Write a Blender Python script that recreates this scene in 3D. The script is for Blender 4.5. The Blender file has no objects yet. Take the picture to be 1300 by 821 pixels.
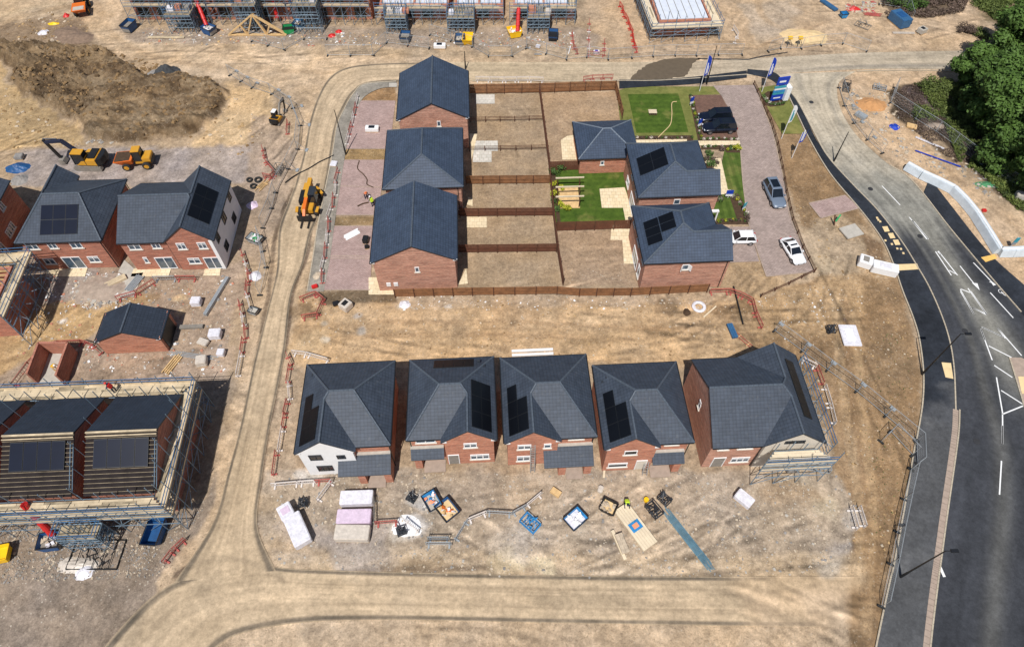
import bpy, bmesh, math, random
import numpy as np
from mathutils import Vector, Matrix
R = math.radians
random.seed(7)
S = bpy.context.scene
COL = S.collection
# ------------------------------------------------------------------ camera
F, PX, PY, PITCH, CH = 867.0, 650.0, 365.5, R(53.1), 65.0
cam = bpy.data.cameras.new('camera'); camo = bpy.data.objects.new('camera', cam); COL.objects.link(camo)
camo.location = (0, 0, CH); camo.rotation_euler = (R(90) - PITCH, 0, 0)
cam.sensor_width = 36; cam.lens = F / 1300 * 36; cam.shift_y = -45.0 / 1300
cam.clip_end = 6000; cam.clip_start = 1
S.camera = camo
S.view_settings.view_transform = 'Standard'; S.view_settings.look = 'None'; S.view_settings.exposure = 0
# ------------------------------------------------------------------ light
w = bpy.data.worlds.new('World'); S.world = w; w.use_nodes = True
nt = w.node_tree; bg = nt.nodes['Background']; sk = nt.nodes.new('ShaderNodeTexSky')
sk.sky_type = 'NISHITA'; sk.sun_disc = False; sk.sun_elevation = R(59.3); sk.sun_rotation = R(192.6)
nt.links.new(sk.outputs[0], bg.inputs[0]); bg.inputs[1].default_value = 0.072
sl = bpy.data.lights.new('sun', 'SUN'); sl.energy = 4.55; sl.angle = R(0.5); sl.color = (1, .965, .915)
so = bpy.data.objects.new('sun', sl); COL.objects.link(so); so.location = (-20, -60, 120)
so.rotation_euler = Vector((0.13, 0.58, -1.0)).to_track_quat('-Z', 'Y').to_euler()

def G(x, y, z=0.0):
    u = (x - PX) / F; v = (y - PY) / F
    dy = math.cos(PITCH) - v * math.sin(PITCH); dz = -math.sin(PITCH) - v * math.cos(PITCH)
    t = (z - CH) / dz
    return Vector((u * t, dy * t, z))
def crop(x0, y0, s): return lambda x, y, z=0.0: G(x0 + x / s, y0 + y / s, z)
def C(r, g, b):
    f = lambda c: ((c / 255 + .055) / 1.055) ** 2.4 if c > 10 else c / 255 / 12.92
    return (f(r), f(g), f(b))
# ------------------------------------------------------------------ materials
def newmat(name):
    m = bpy.data.materials.new(name); m.use_nodes = True
    return m, m.node_tree, m.node_tree.nodes['Principled BSDF']
def N(nt, t, **k):
    n = nt.nodes.new(t)
    for a, b in k.items(): setattr(n, a, b)
    return n
def pm(name, c, var=.18, scale=3.0, rough=.75, metal=0.0, bump=0.0, c2=None, spec=.5, fine=0.0):
    m, nt, b = newmat(name)
    tc = N(nt, 'ShaderNodeTexCoord'); no = N(nt, 'ShaderNodeTexNoise'); no.inputs['Scale'].default_value = scale
    no.inputs['Detail'].default_value = 6; no.inputs['Roughness'].default_value = .65
    nt.links.new(tc.outputs['Object'], no.inputs['Vector'])
    mp = N(nt, 'ShaderNodeMapRange'); mp.inputs[1].default_value = .3; mp.inputs[2].default_value = .7
    nt.links.new(no.outputs[0], mp.inputs[0])
    mx = N(nt, 'ShaderNodeMix', data_type='RGBA'); nt.links.new(mp.outputs[0], mx.inputs[0])
    a = [max(0, x * (1 - var)) for x in c]; d = c2 or [min(1, x * (1 + var)) for x in c]
    mx.inputs[6].default_value = (*a, 1); mx.inputs[7].default_value = (*d, 1)
    nt.links.new(mx.outputs[2], b.inputs['Base Color'])
    b.inputs['Roughness'].default_value = rough; b.inputs['Metallic'].default_value = metal
    b.inputs['Specular IOR Level'].default_value = spec
    if bump:
        bp = N(nt, 'ShaderNodeBump'); bp.inputs['Strength'].default_value = bump; bp.inputs['Distance'].default_value = .05
        nt.links.new(no.outputs[0], bp.inputs['Height']); nt.links.new(bp.outputs[0], b.inputs['Normal'])
    return m
def math_n(nt, op, a, b=None, clamp=False):
    n = N(nt, 'ShaderNodeMath', operation=op); n.use_clamp = clamp
    for i, x in enumerate((a, b)):
        if x is None: continue
        if isinstance(x, (int, float)): n.inputs[i].default_value = x
        else: nt.links.new(x, n.inputs[i])
    return n.outputs[0]
def mixc(nt, f, a, b, mode='MIX'):
    n = N(nt, 'ShaderNodeMix', data_type='RGBA', blend_type=mode)
    for i, x in ((0, f), (6, a), (7, b)):
        if isinstance(x, (int, float)): n.inputs[i].default_value = x
        elif isinstance(x, tuple): n.inputs[i].default_value = (*x, 1)
        else: nt.links.new(x, n.inputs[i])
    return n.outputs[2]
def noise_n(nt, vec, sc, det=5, ro=.6):
    n = N(nt, 'ShaderNodeTexNoise'); n.inputs['Scale'].default_value = sc; n.inputs['Detail'].default_value = det
    n.inputs['Roughness'].default_value = ro; nt.links.new(vec, n.inputs['Vector']); return n.outputs[0]
def mapr(nt, x, a, b, c=0.0, d=1.0):
    n = N(nt, 'ShaderNodeMapRange')
    nt.links.new(x, n.inputs[0])
    for i, q in enumerate((a, b, c, d)): n.inputs[i + 1].default_value = q
    return n.outputs[0]
def brick_mat(name, c1, c2, patch=.35):
    m, nt, b = newmat(name)
    uv = N(nt, 'ShaderNodeUVMap'); br = N(nt, 'ShaderNodeTexBrick')
    nt.links.new(uv.outputs[0], br.inputs['Vector'])
    br.inputs['Scale'].default_value = 1; br.inputs['Brick Width'].default_value = .225; br.inputs['Row Height'].default_value = .075
    br.inputs['Mortar Size'].default_value = .01; br.inputs['Color1'].default_value = (*c1, 1); br.inputs['Color2'].default_value = (*c2, 1)
    br.inputs['Mortar'].default_value = (.40, .33, .27, 1)
    mp = N(nt, 'ShaderNodeMapping'); mp.inputs['Scale'].default_value = (.35, 1.9, 1); nt.links.new(uv.outputs[0], mp.inputs[0])
    n1 = noise_n(nt, mp.outputs[0], 1.6, 7, .7)
    f = mapr(nt, n1, .35, .65, 1 - patch, 1 + patch * .75)
    col = mixc(nt, 1.0, br.outputs[0], N(nt, 'ShaderNodeCombineXYZ').outputs[0], 'MULTIPLY')
    cx = [n for n in nt.nodes if n.type == 'COMBXYZ'][-1]
    for i in range(3): nt.links.new(f, cx.inputs[i])
    nt.links.new(col, b.inputs['Base Color']); b.inputs['Roughness'].default_value = .9
    bp = N(nt, 'ShaderNodeBump'); bp.inputs['Strength'].default_value = .4; bp.inputs['Distance'].default_value = .01
    nt.links.new(br.outputs['Fac'], bp.inputs['Height']); bp.invert = True; nt.links.new(bp.outputs[0], b.inputs['Normal'])
    return m
def tile_mat(name, c, course=.335, colw=.3, dust=0.12, k=.6):
    m, nt, b = newmat(name)
    uv = N(nt, 'ShaderNodeUVMap'); sp = N(nt, 'ShaderNodeSeparateXYZ'); nt.links.new(uv.outputs[0], sp.inputs[0])
    fv = math_n(nt, 'FRACT', math_n(nt, 'DIVIDE', sp.outputs[1], course))
    row = math_n(nt, 'FLOOR', math_n(nt, 'DIVIDE', sp.outputs[1], course))
    off = 0.0
    fu = math_n(nt, 'FRACT', math_n(nt, 'ADD', math_n(nt, 'DIVIDE', sp.outputs[0], colw), off))
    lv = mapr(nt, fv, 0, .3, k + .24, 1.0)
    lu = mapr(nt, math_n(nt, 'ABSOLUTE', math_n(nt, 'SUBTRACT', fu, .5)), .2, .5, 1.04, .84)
    ti = N(nt, 'ShaderNodeTexWhiteNoise', noise_dimensions='2D')
    cb = N(nt, 'ShaderNodeCombineXYZ'); nt.links.new(row, cb.inputs[0])
    nt.links.new(math_n(nt, 'FLOOR', math_n(nt, 'ADD', math_n(nt, 'DIVIDE', sp.outputs[0], colw), off)), cb.inputs[1])
    nt.links.new(cb.outputs[0], ti.inputs[0])
    tv = mapr(nt, ti.outputs[0], 0, 1, .90, 1.11)
    n1 = noise_n(nt, uv.outputs[0], .35, 8, .75)
    nv = mapr(nt, n1, .3, .7, .78, 1.24)
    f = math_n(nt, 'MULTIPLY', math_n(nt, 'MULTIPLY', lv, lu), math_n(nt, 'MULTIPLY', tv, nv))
    cx = N(nt, 'ShaderNodeCombineXYZ')
    for i in range(3): nt.links.new(f, cx.inputs[i])
    base = mixc(nt, 1.0, tuple(c), cx.outputs[0], 'MULTIPLY')
    n2 = noise_n(nt, uv.outputs[0], 1.7, 9, .8)
    dm = mapr(nt, n2, .56, .78, 0, dust * 2.4)
    out = mixc(nt, dm, base, (.30, .27, .23))
    nt.links.new(out, b.inputs['Base Color']); b.inputs['Roughness'].default_value = .6; b.inputs['Specular IOR Level'].default_value = .35
    hgt = math_n(nt, 'ADD', math_n(nt, 'SUBTRACT', 1.0, fv), math_n(nt, 'MULTIPLY', lu, .5))
    bp = N(nt, 'ShaderNodeBump'); bp.inputs['Strength'].default_value = .7; bp.inputs['Distance'].default_value = .03
    nt.links.new(hgt, bp.inputs['Height']); nt.links.new(bp.outputs[0], b.inputs['Normal'])
    return m
def paint_mat(name, rough=.95, stone=True):
    """ground: vertex colours x fine grain"""
    m, nt, b = newmat(name)
    at = N(nt, 'ShaderNodeVertexColor', layer_name='col'); tc = N(nt, 'ShaderNodeTexCoord')
    n1 = noise_n(nt, tc.outputs['Object'], 2.2, 10, .78); n2 = noise_n(nt, tc.outputs['Object'], .45, 6, .6); n9 = noise_n(nt, tc.outputs['Object'], 7.0, 3, .7)
    n2 = math_n(nt, 'ADD', n2, math_n(nt, 'MULTIPLY', math_n(nt, 'SUBTRACT', n9, .5), .9 if stone else .35))
    f = math_n(nt, 'MULTIPLY', mapr(nt, n1, .28, .72, .62, 1.34), mapr(nt, n2, .2, .8, .72, 1.28))
    cx = N(nt, 'ShaderNodeCombineXYZ')
    for i in range(3): nt.links.new(f, cx.inputs[i])
    out = mixc(nt, 1.0, at.outputs[0], cx.outputs[0], 'MULTIPLY')
    if stone:
        vo = N(nt, 'ShaderNodeTexVoronoi'); vo.inputs['Scale'].default_value = 2.6; nt.links.new(tc.outputs['Object'], vo.inputs['Vector'])
        n3 = noise_n(nt, tc.outputs['Object'], .9, 4, .7)
        n5 = noise_n(nt, tc.outputs['Object'], 4.2, 3, .6)
        out = mixc(nt, mapr(nt, n5, .60, .66, 0, .38), out, (.10, .072, .048)); out = mixc(nt, mapr(nt, n5, .40, .34, 0, .22), out, (.55, .45, .33))
        msk = math_n(nt, 'MULTIPLY', math_n(nt, 'LESS_THAN', vo.outputs['Distance'], .2), mapr(nt, n3, .45, .62))
        msk = math_n(nt, 'MULTIPLY', msk, at.outputs[1])
        out = mixc(nt, msk, out, (.52, .46, .38))
        vo2 = N(nt, 'ShaderNodeTexVoronoi'); vo2.inputs['Scale'].default_value = 2.9; nt.links.new(tc.outputs['Object'], vo2.inputs['Vector'])
        msk2 = math_n(nt, 'MULTIPLY', math_n(nt, 'LESS_THAN', vo2.outputs['Distance'], .12), mapr(nt, n3, .55, .66, 0, .5))
        out = mixc(nt, msk2, out, (.12, .085, .055))
    nt.links.new(out, b.inputs['Base Color']); b.inputs['Roughness'].default_value = rough
    b.inputs['Specular IOR Level'].default_value = .2
    bp = N(nt, 'ShaderNodeBump'); bp.inputs['Strength'].default_value = 1.0 if stone else .4; bp.inputs['Distance'].default_value = .14
    nt.links.new(n1, bp.inputs['Height']); nt.links.new(bp.outputs[0], b.inputs['Normal'])
    return m
def pave_mat(name, c1, c2, bw, bh, mortar=(.2, .18, .16), var=.3, ms=.012):
    m, nt, b = newmat(name)
    uv = N(nt, 'ShaderNodeUVMap'); br = N(nt, 'ShaderNodeTexBrick'); nt.links.new(uv.outputs[0], br.inputs['Vector'])
    br.inputs['Scale'].default_value = 1; br.inputs['Brick Width'].default_value = bw; br.inputs['Row Height'].default_value = bh
    br.inputs['Mortar Size'].default_value = ms; br.inputs['Color1'].default_value = (*c1, 1); br.inputs['Color2'].default_value = (*c2, 1)
    br.inputs['Mortar'].default_value = (*mortar, 1)
    n1 = noise_n(nt, uv.outputs[0], .5, 9, .72); n3 = noise_n(nt, uv.outputs[0], 3.0, 5, .7)
    f = math_n(nt, 'MULTIPLY', mapr(nt, n1, .3, .7, 1 - var, 1 + var), mapr(nt, n3, .3, .7, .9, 1.1))
    cx = N(nt, 'ShaderNodeCombineXYZ')
    for i in range(3): nt.links.new(f, cx.inputs[i])
    nt.links.new(mixc(nt, 1.0, br.outputs[0], cx.outputs[0], 'MULTIPLY'), b.inputs['Base Color']); b.inputs['Roughness'].default_value = .9
    return m
M = {}
M['brick'] = brick_mat('brick', C(178, 90, 58), C(204, 126, 90))
M['brick_dark'] = brick_mat('brick_dark', C(162, 76, 48), C(184, 100, 68))
M['brick_buff'] = brick_mat('brick_buff', C(176, 108, 84), C(204, 146, 120))
M['block'] = pave_mat('block', C(140, 134, 126), C(160, 152, 142), .45, .225)
M['render'] = pm('render', (.78, .78, .78), .05, 1.5, .8)
M['cream'] = pm('cream', C(205, 196, 182), .08, 1.5, .85)
M['tile'] = tile_mat('tile', C(60, 68, 80), colw=.34)
M['tile_up'] = tile_mat('tile_up', C(58, 70, 88), dust=.05, k=.5, colw=.34)
M['tile_dark'] = tile_mat('tile_dark', C(44, 52, 64), dust=.04, k=.6)
M['ridge'] = pm('ridge', C(78, 87, 98), .2, 4, .6)
M['ridge_light'] = pm('ridge_light', C(112, 122, 134), .25, 4, .6)
M['fascia'] = pm('fascia', C(44, 48, 54), .1, 2, .5)
M['gutter'] = pm('gutter', (.012, .013, .015), .1, 2, .4)
M['white'] = pm('white', (.8, .8, .8), .04, 2, .5)
M['glass'] = pm('glass', C(70, 88, 104), .35, .8, .08, 0, spec=.8)
M['darkglass'] = pm('darkglass', C(22, 28, 36), .3, 1, .08, spec=.8)
M['solar'] = pm('solar', C(11, 13, 18), .15, .6, .35, spec=.35)
M['solar_blue'] = pm('solar_blue', C(12, 20, 38), .15, .6, .3, spec=.25)
M['black'] = pm('black', (.012, .012, .013), .2, 3, .5)
M['rubber'] = pm('rubber', (.02, .02, .02), .2, 5, .85)
M['timber'] = pm('timber', C(206, 172, 122), .22, 2.5, .8)
M['board'] = pm('board', C(196, 178, 148), .3, .9, .85)
M['board_pale'] = pm('board_pale', C(214, 198, 170), .14, 1.2, .85)
M['plank'] = pm('plank', C(150, 136, 112), .4, 1.4, .85)
M['fence'] = pm('fence', C(132, 92, 60), .35, 1.6, .85)
M['fence_red'] = pm('fence_red', C(98, 60, 42), .25, 1.6, .85)
M['post'] = pm('post', C(84, 52, 36), .25, 2, .85)
M['galv'] = pm('galv', C(158, 164, 168), .15, 4, .5, .2)
M['scaf'] = pm('scaf', C(118, 138, 154), .25, 4, .5, .3)
M['scaf_blue'] = pm('scaf_blue', C(58, 104, 146), .25, 4, .5, .2)
M['red'] = pm('red', C(196, 40, 38), .2, 2, .45)
M['red_faded'] = pm('red_faded', C(172, 88, 80), .3, 2, .55)
M['barrier_white'] = pm('barrier_white', C(214, 206, 200), .12, 2, .55)
M['yellow'] = pm('yellow', C(222, 156, 24), .2, 2.4, .5, c2=C(196, 150, 60))
M['yellow_pure'] = pm('yellow_pure', C(240, 190, 20), .1, 1, .45)
M['orange'] = pm('orange', C(214, 108, 34), .15, 1, .5)
M['lime'] = pm('lime', C(206, 236, 60), .1, 2, .6)
M['blue'] = pm('blue', C(30, 78, 128), .25, 1.5, .5)
M['blue_lt'] = pm('blue_lt', C(46, 130, 186), .3, 2, .55)
M['flag_blue'] = pm('flag_blue', C(22, 60, 170), .15, 1, .6)
M['teal'] = pm('teal', C(60, 150, 165), .15, 1, .6)
M['green_pl'] = pm('green_pl', C(30, 140, 80), .3, 1.5, .6)
M['wrap'] = pm('wrap', C(216, 214, 220), .2, 3.2, .32, bump=1.0)
M['wrap_pink'] = pm('wrap_pink', C(208, 188, 206), .16, 3.2, .35, bump=1.0)
M['wrap_beige'] = pm('wrap_beige', C(200, 190, 178), .18, 3.2, .35, bump=1.0)
M['concrete'] = pm('concrete', C(176, 170, 160), .15, 2, .9)
M['concrete_dk'] = pm('concrete_dk', C(132, 126, 118), .2, 2, .9)
M['slab'] = pave_mat('slab', C(214, 196, 160), C(226, 208, 176), .6, .6, C(180, 160, 130), .1, .02)
M['slab_grey'] = pave_mat('slab_grey', C(190, 186, 176), C(206, 200, 190), .6, .6, C(160, 150, 135), .12, .02)
M['pave_pink'] = pave_mat('pave_pink', C(158, 134, 128), C(176, 152, 146), .3, .15, C(120, 104, 98), .2)
M['pave_drive'] = pave_mat('pave_drive', C(148, 132, 124), C(168, 150, 142), .35, .2, C(104, 92, 86), .2)
M['pave_bay'] = pave_mat('pave_bay', C(104, 78, 66), C(122, 92, 78), .3, .15, C(70, 52, 44), .2)
M['kerb'] = pm('kerb', C(176, 164, 144), .15, 1, .9)
M['kerb_pink'] = pm('kerb_pink', C(162, 144, 130), .15, 2, .9)
M['marking'] = pm('marking', (.78, .78, .77), .08, 3, .7)
M['buff'] = pm('buff', C(222, 196, 148), .12, 2, .9)
M['buff_orange'] = pm('buff_orange', C(222, 178, 98), .12, 2, .9)
M['soil'] = pm('soil', C(150, 122, 88), .25, 1.2, .98, bump=.6)
M['soil_dark'] = pm('soil_dark', C(72, 54, 38), .35, 2.5, .98, bump=.7)
M['stone'] = pm('stone', C(188, 172, 150), .35, 2, .95)
M['stone_grey'] = pm('stone_grey', C(140, 136, 132), .3, 2, .95)
M['bark'] = pm('bark', C(84, 70, 54), .3, 3, .95)
M['skin'] = pm('skin', C(206, 150, 120), .06, 2, .6)
M['hair'] = pm('hair', C(50, 36, 26), .2, 3, .8)
M['navy'] = pm('navy', C(30, 36, 58), .2, 2, .85)
M['coral'] = pm('coral', C(240, 150, 110), .1, 2, .6)
M['car_black'] = pm('car_black', (.006, .009, .02), .1, 1, .22, spec=.6)
M['car_white'] = pm('car_white', (.78, .79, .8), .03, 1, .25, spec=.6)
M['car_silver'] = pm('car_silver', C(128, 142, 160), .05, 1, .28, .35)
M['chrome'] = pm('chrome', C(170, 172, 176), .05, 1, .25, .8)
M['lamp_red'] = pm('lamp_red', C(170, 20, 20), .05, 1, .3)
M['headlight'] = pm('headlight', C(210, 216, 222), .05, 1, .15)
M['sand_pile'] = pm('sand_pile', C(214, 186, 140), .15, 1.2, .98, bump=.6)
M['ground'] = paint_mat('ground')
M['road'] = paint_mat('road_surface', .92, False)
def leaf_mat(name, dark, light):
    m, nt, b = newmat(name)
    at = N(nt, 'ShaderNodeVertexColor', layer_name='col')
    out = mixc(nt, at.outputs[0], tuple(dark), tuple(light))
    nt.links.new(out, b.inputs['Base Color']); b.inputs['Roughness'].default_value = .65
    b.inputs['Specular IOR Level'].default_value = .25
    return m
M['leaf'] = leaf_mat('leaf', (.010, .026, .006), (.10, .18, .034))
M['leaf_scrub'] = leaf_mat('leaf_scrub', (.03, .05, .012), (.16, .20, .05))
M['leaf_heather'] = leaf_mat('leaf_heather', (.045, .032, .024), (.17, .12, .095))
M['leaf_yellow'] = leaf_mat('leaf_yellow', (.06, .10, .01), (.62, .60, .05))
M['leaf_garden'] = leaf_mat('leaf_garden', (.02, .045, .012), (.12, .20, .05))
# grass / lawn
def lawn_mat(name, c1, c2, stripe=0.0, dirx=True):
    m, nt, b = newmat(name)
    tc = N(nt, 'ShaderNodeTexCoord'); n1 = noise_n(nt, tc.outputs['Object'], .9, 9, .75); n2 = noise_n(nt, tc.outputs['Object'], .25, 4, .6)
    c = mixc(nt, mapr(nt, n1, .3, .7), tuple(c1), tuple(c2))
    c = mixc(nt, mapr(nt, n2, .55, .72, 0, .6), c, C(150, 138, 84))
    if stripe:
        sp = N(nt, 'ShaderNodeSeparateXYZ'); nt.links.new(tc.outputs['Object'], sp.inputs[0])
        s = math_n(nt, 'SINE', math_n(nt, 'MULTIPLY', sp.outputs[0 if dirx else 1], 2 * math.pi / 1.0))
        c = mixc(nt, mapr(nt, s, -.3, .3, 0, stripe), c, tuple(x * .55 for x in c1))
    nt.links.new(c, b.inputs['Base Color']); b.inputs['Roughness'].default_value = .95; b.inputs['Specular IOR Level'].default_value = .15
    bp = N(nt, 'ShaderNodeBump'); bp.inputs['Strength'].default_value = .8; bp.inputs['Distance'].default_value = .06
    nt.links.new(n1, bp.inputs['Height']); nt.links.new(bp.outputs[0], b.inputs['Normal'])
    return m
M['lawn'] = lawn_mat('lawn', C(48, 70, 24), C(88, 110, 42), .14, False)
M['lawn_v'] = lawn_mat('lawn_v', C(54, 76, 28), C(98, 116, 52), .3, True)
M['verge'] = lawn_mat('verge', C(84, 92, 44), C(128, 128, 72))
# ------------------------------------------------------------------ mesh builder
class MB:
    def __init__(s): s.v = []; s.f = []; s.m = []
    def add(s, vs, fs, mi=0):
        o = len(s.v); s.v += [tuple(v) for v in vs]
        for f in fs: s.f.append(tuple(o + i for i in f)); s.m.append(mi)
        return s
    def bx(s, x0, x1, y0, y1, z0, z1, mi=0):
        return s.add([(x0, y0, z0), (x1, y0, z0), (x1, y1, z0), (x0, y1, z0), (x0, y0, z1), (x1, y0, z1), (x1, y1, z1), (x0, y1, z1)],
              [(3, 2, 1, 0), (4, 5, 6, 7), (0, 1, 5, 4), (1, 2, 6, 5), (2, 3, 7, 6), (3, 0, 4, 7)], mi)
    def hexa(s, b, t, mi=0):
        return s.add(list(b) + list(t), [(3, 2, 1, 0), (4, 5, 6, 7), (0, 1, 5, 4), (1, 2, 6, 5), (2, 3, 7, 6), (3, 0, 4, 7)], mi)
    def bar(s, p, q, wd, h=None, mi=0, up=(0, 0, 1)):
        p = Vector(p); q = Vector(q); h = h or wd; d = (q - p).normalized(); u = Vector(up)
        if abs(d.dot(u)) > .98: u = Vector((0, 1, 0))
        a = d.cross(u).normalized() * wd / 2; b = a.cross(d).normalized() * h / 2
        return s.hexa([p - a - b, p + a - b, p + a + b, p - a + b], [q - a - b, q + a - b, q + a + b, q - a + b], mi)
    def tube(s, p, q, r, n=6, mi=0, r2=None):
        p = Vector(p); q = Vector(q); d = (q - p).normalized(); u = Vector((0, 0, 1)) if abs(d.z) < .95 else Vector((1, 0, 0))
        a = d.cross(u).normalized(); b = d.cross(a); r2 = r if r2 is None else r2; vs = []
        for k in range(n):
            t = 2 * math.pi * k / n; e = a * math.cos(t) + b * math.sin(t); vs += [p + e * r, q + e * r2]
        fs = [(2 * k, 2 * ((k + 1) % n), 2 * ((k + 1) % n) + 1, 2 * k + 1) for k in range(n)]
        fs += [tuple(2 * k for k in reversed(range(n))), tuple(2 * k + 1 for k in range(n))]
        return s.add(vs, fs, mi)
    def prism(s, poly, z0, z1, mi=0):
        n = len(poly)
        return s.add([(p[0], p[1], z0) for p in poly] + [(p[0], p[1], z1) for p in poly],
              [tuple(reversed(range(n))), tuple(range(n, 2 * n))] + [(k, (k + 1) % n, n + (k + 1) % n, n + k) for k in range(n)], mi)
    def build(s, name, mats, parent=None, loc=None, rz=None, smooth=False, bevel=0):
        me = bpy.data.meshes.new(name); me.from_pydata(s.v, [], s.f)
        if not isinstance(mats, (list, tuple)): mats = [mats]
        for m in mats: me.materials.append(M[m] if isinstance(m, str) else m)
        me.polygons.foreach_set('material_index', s.m)
        bm = bmesh.new(); bm.from_mesh(me); bmesh.ops.recalc_face_normals(bm, faces=bm.faces)
        if bevel: bmesh.ops.bevel(bm, geom=list(bm.edges), offset=bevel, segments=2, affect='EDGES')
        uvl = bm.loops.layers.uv.new('UVMap')
        for f in bm.faces:
            n = f.normal; t = Vector((0, 0, 1)).cross(n)
            t = Vector((1, 0, 0)) if t.length < .05 else t.normalized(); v = n.cross(t)
            for l in f.loops: l[uvl].uv = (l.vert.co.dot(t), l.vert.co.dot(v))
        bm.to_mesh(me); bm.free()
        if smooth: me.polygons.foreach_set('use_smooth', [True] * len(me.polygons))
        return link(name, me, parent, loc, rz)
def link(name, me, parent=None, loc=None, rz=None):
    o = bpy.data.objects.new(name, me); COL.objects.link(o)
    if parent: o.parent = parent
    if loc is not None: o.location = loc
    if rz is not None: o.rotation_euler = (0, 0, rz)
    return o
def tag(o, label=None, cat=None, group=None, kind=None):
    if label: o['label'] = label
    if cat: o['category'] = cat
    if group: o['group'] = group
    if kind: o['kind'] = kind
    return o
def thing(name, label, cat, loc=(0, 0, 0), rz=0, group=None):
    return tag(link(name, None, None, loc, rz), label, cat, group)
def dup(root, loc, rz, label=None, group=None, scale=None):
    def cp(o, par):
        c = o.copy(); COL.objects.link(c)
        if par: c.parent = par
        for ch in kids.get(o.name, []): cp(ch, c)
        return c
    kids = {}
    st = [root]
    while st:
        o = st.pop(); kids[o.name] = list(o.children); st += kids[o.name]
    c = cp(root, None); c.location = loc; c.rotation_euler = (0, 0, rz)
    if scale: c.scale = scale if isinstance(scale, tuple) else (scale,) * 3
    if label: c['label'] = label
    if group: c['group'] = group
    return c
def sheet(name, pts, z, mat, label=None, cat=None, kind='structure', px=True):
    P = [G(*p) if px else Vector((p[0], p[1], 0)) for p in pts]
    me = bpy.data.meshes.new(name); bm = bmesh.new()
    vs = [bm.verts.new((p.x, p.y, z)) for p in P]; f = bm.faces.new(vs)
    if f.normal.z < 0: bm.normal_update()
    f.normal_update()
    if f.normal.z < 0: f.normal_flip()
    bmesh.ops.triangulate(bm, faces=[f])
    uvl = bm.loops.layers.uv.new('UVMap')
    for f in bm.faces:
        for l in f.loops: l[uvl].uv = (l.vert.co.x, l.vert.co.y)
    bm.to_mesh(me); bm.free(); me.materials.append(M[mat])
    o = link(name, me); tag(o, label, cat, kind=kind); return o
def cr(pts, n):
    """catmull-rom through points (Vectors/tuples) -> n samples"""
    P = [Vector((p[0], p[1], p[2] if len(p) > 2 else 0)) for p in pts]
    P = [P[0] * 2 - P[1]] + P + [P[-1] * 2 - P[-2]]; out = []; m = len(P) - 3
    for i in range(n):
        t = i / (n - 1) * m; k = min(int(t), m - 1); t -= k; a, b, c, d = P[k:k + 4]
        out.append(.5 * ((2 * b) + (c - a) * t + (2 * a - 5 * b + 4 * c - d) * t * t + (3 * b - a - 3 * c + d) * t ** 3))
    return out
# ------------------------------------------------------------------ noise in numpy
def vnoise(X, Y, sc, seed):
    x = X / sc + seed * 17.13; y = Y / sc + seed * 5.71
    xi = np.floor(x).astype(np.int64); yi = np.floor(y).astype(np.int64); fx = x - xi; fy = y - yi
    fx = fx * fx * (3 - 2 * fx); fy = fy * fy * (3 - 2 * fy)
    def h(a, b):
        n = (a * 374761393 + b * 668265263 + seed * 974711) & 0x7fffffff
        n = ((n ^ (n >> 13)) * 1274126177) & 0x7fffffff
        return ((n ^ (n >> 16)) & 0xffff) / 65535.0
    return (h(xi, yi) * (1 - fx) + h(xi + 1, yi) * fx) * (1 - fy) + (h(xi, yi + 1) * (1 - fx) + h(xi + 1, yi + 1) * fx) * fy
def fbm(X, Y, sc, o=4, seed=1, g=.55):
    a = 1; s = 0; t = 0
    for k in range(o):
        s = s + a * vnoise(X, Y, sc / 2 ** k, seed + k); t += a; a *= g
    return s / t
def seg_dist(X, Y, P, closed=False):
    d = np.full(X.shape, 1e9); n = len(P)
    for i in range(n if closed else n - 1):
        ax, ay = P[i][:2]; bx, by = P[(i + 1) % n][:2]; dx, dy = bx - ax, by - ay; L = dx * dx + dy * dy + 1e-9
        t = np.clip(((X - ax) * dx + (Y - ay) * dy) / L, 0, 1)
        d = np.minimum(d, np.hypot(X - ax - t * dx, Y - ay - t * dy))
    return d
def inside(X, Y, P):
    r = np.zeros(X.shape, bool); n = len(P)
    for i in range(n):
        ax, ay = P[i][:2]; bx, by = P[(i + 1) % n][:2]
        if ay == by: continue
        c = ((ay > Y) != (by > Y)) & (X < (bx - ax) * (Y - ay) / (by - ay) + ax); r ^= c
    return r
def sdf(X, Y, P): return np.where(inside(X, Y, P), 1, -1) * seg_dist(X, Y, P, True)
def PXP(pts): return [tuple(G(*p))[:2] for p in pts]
def LC(rgb): return np.array(C(*rgb))
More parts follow.
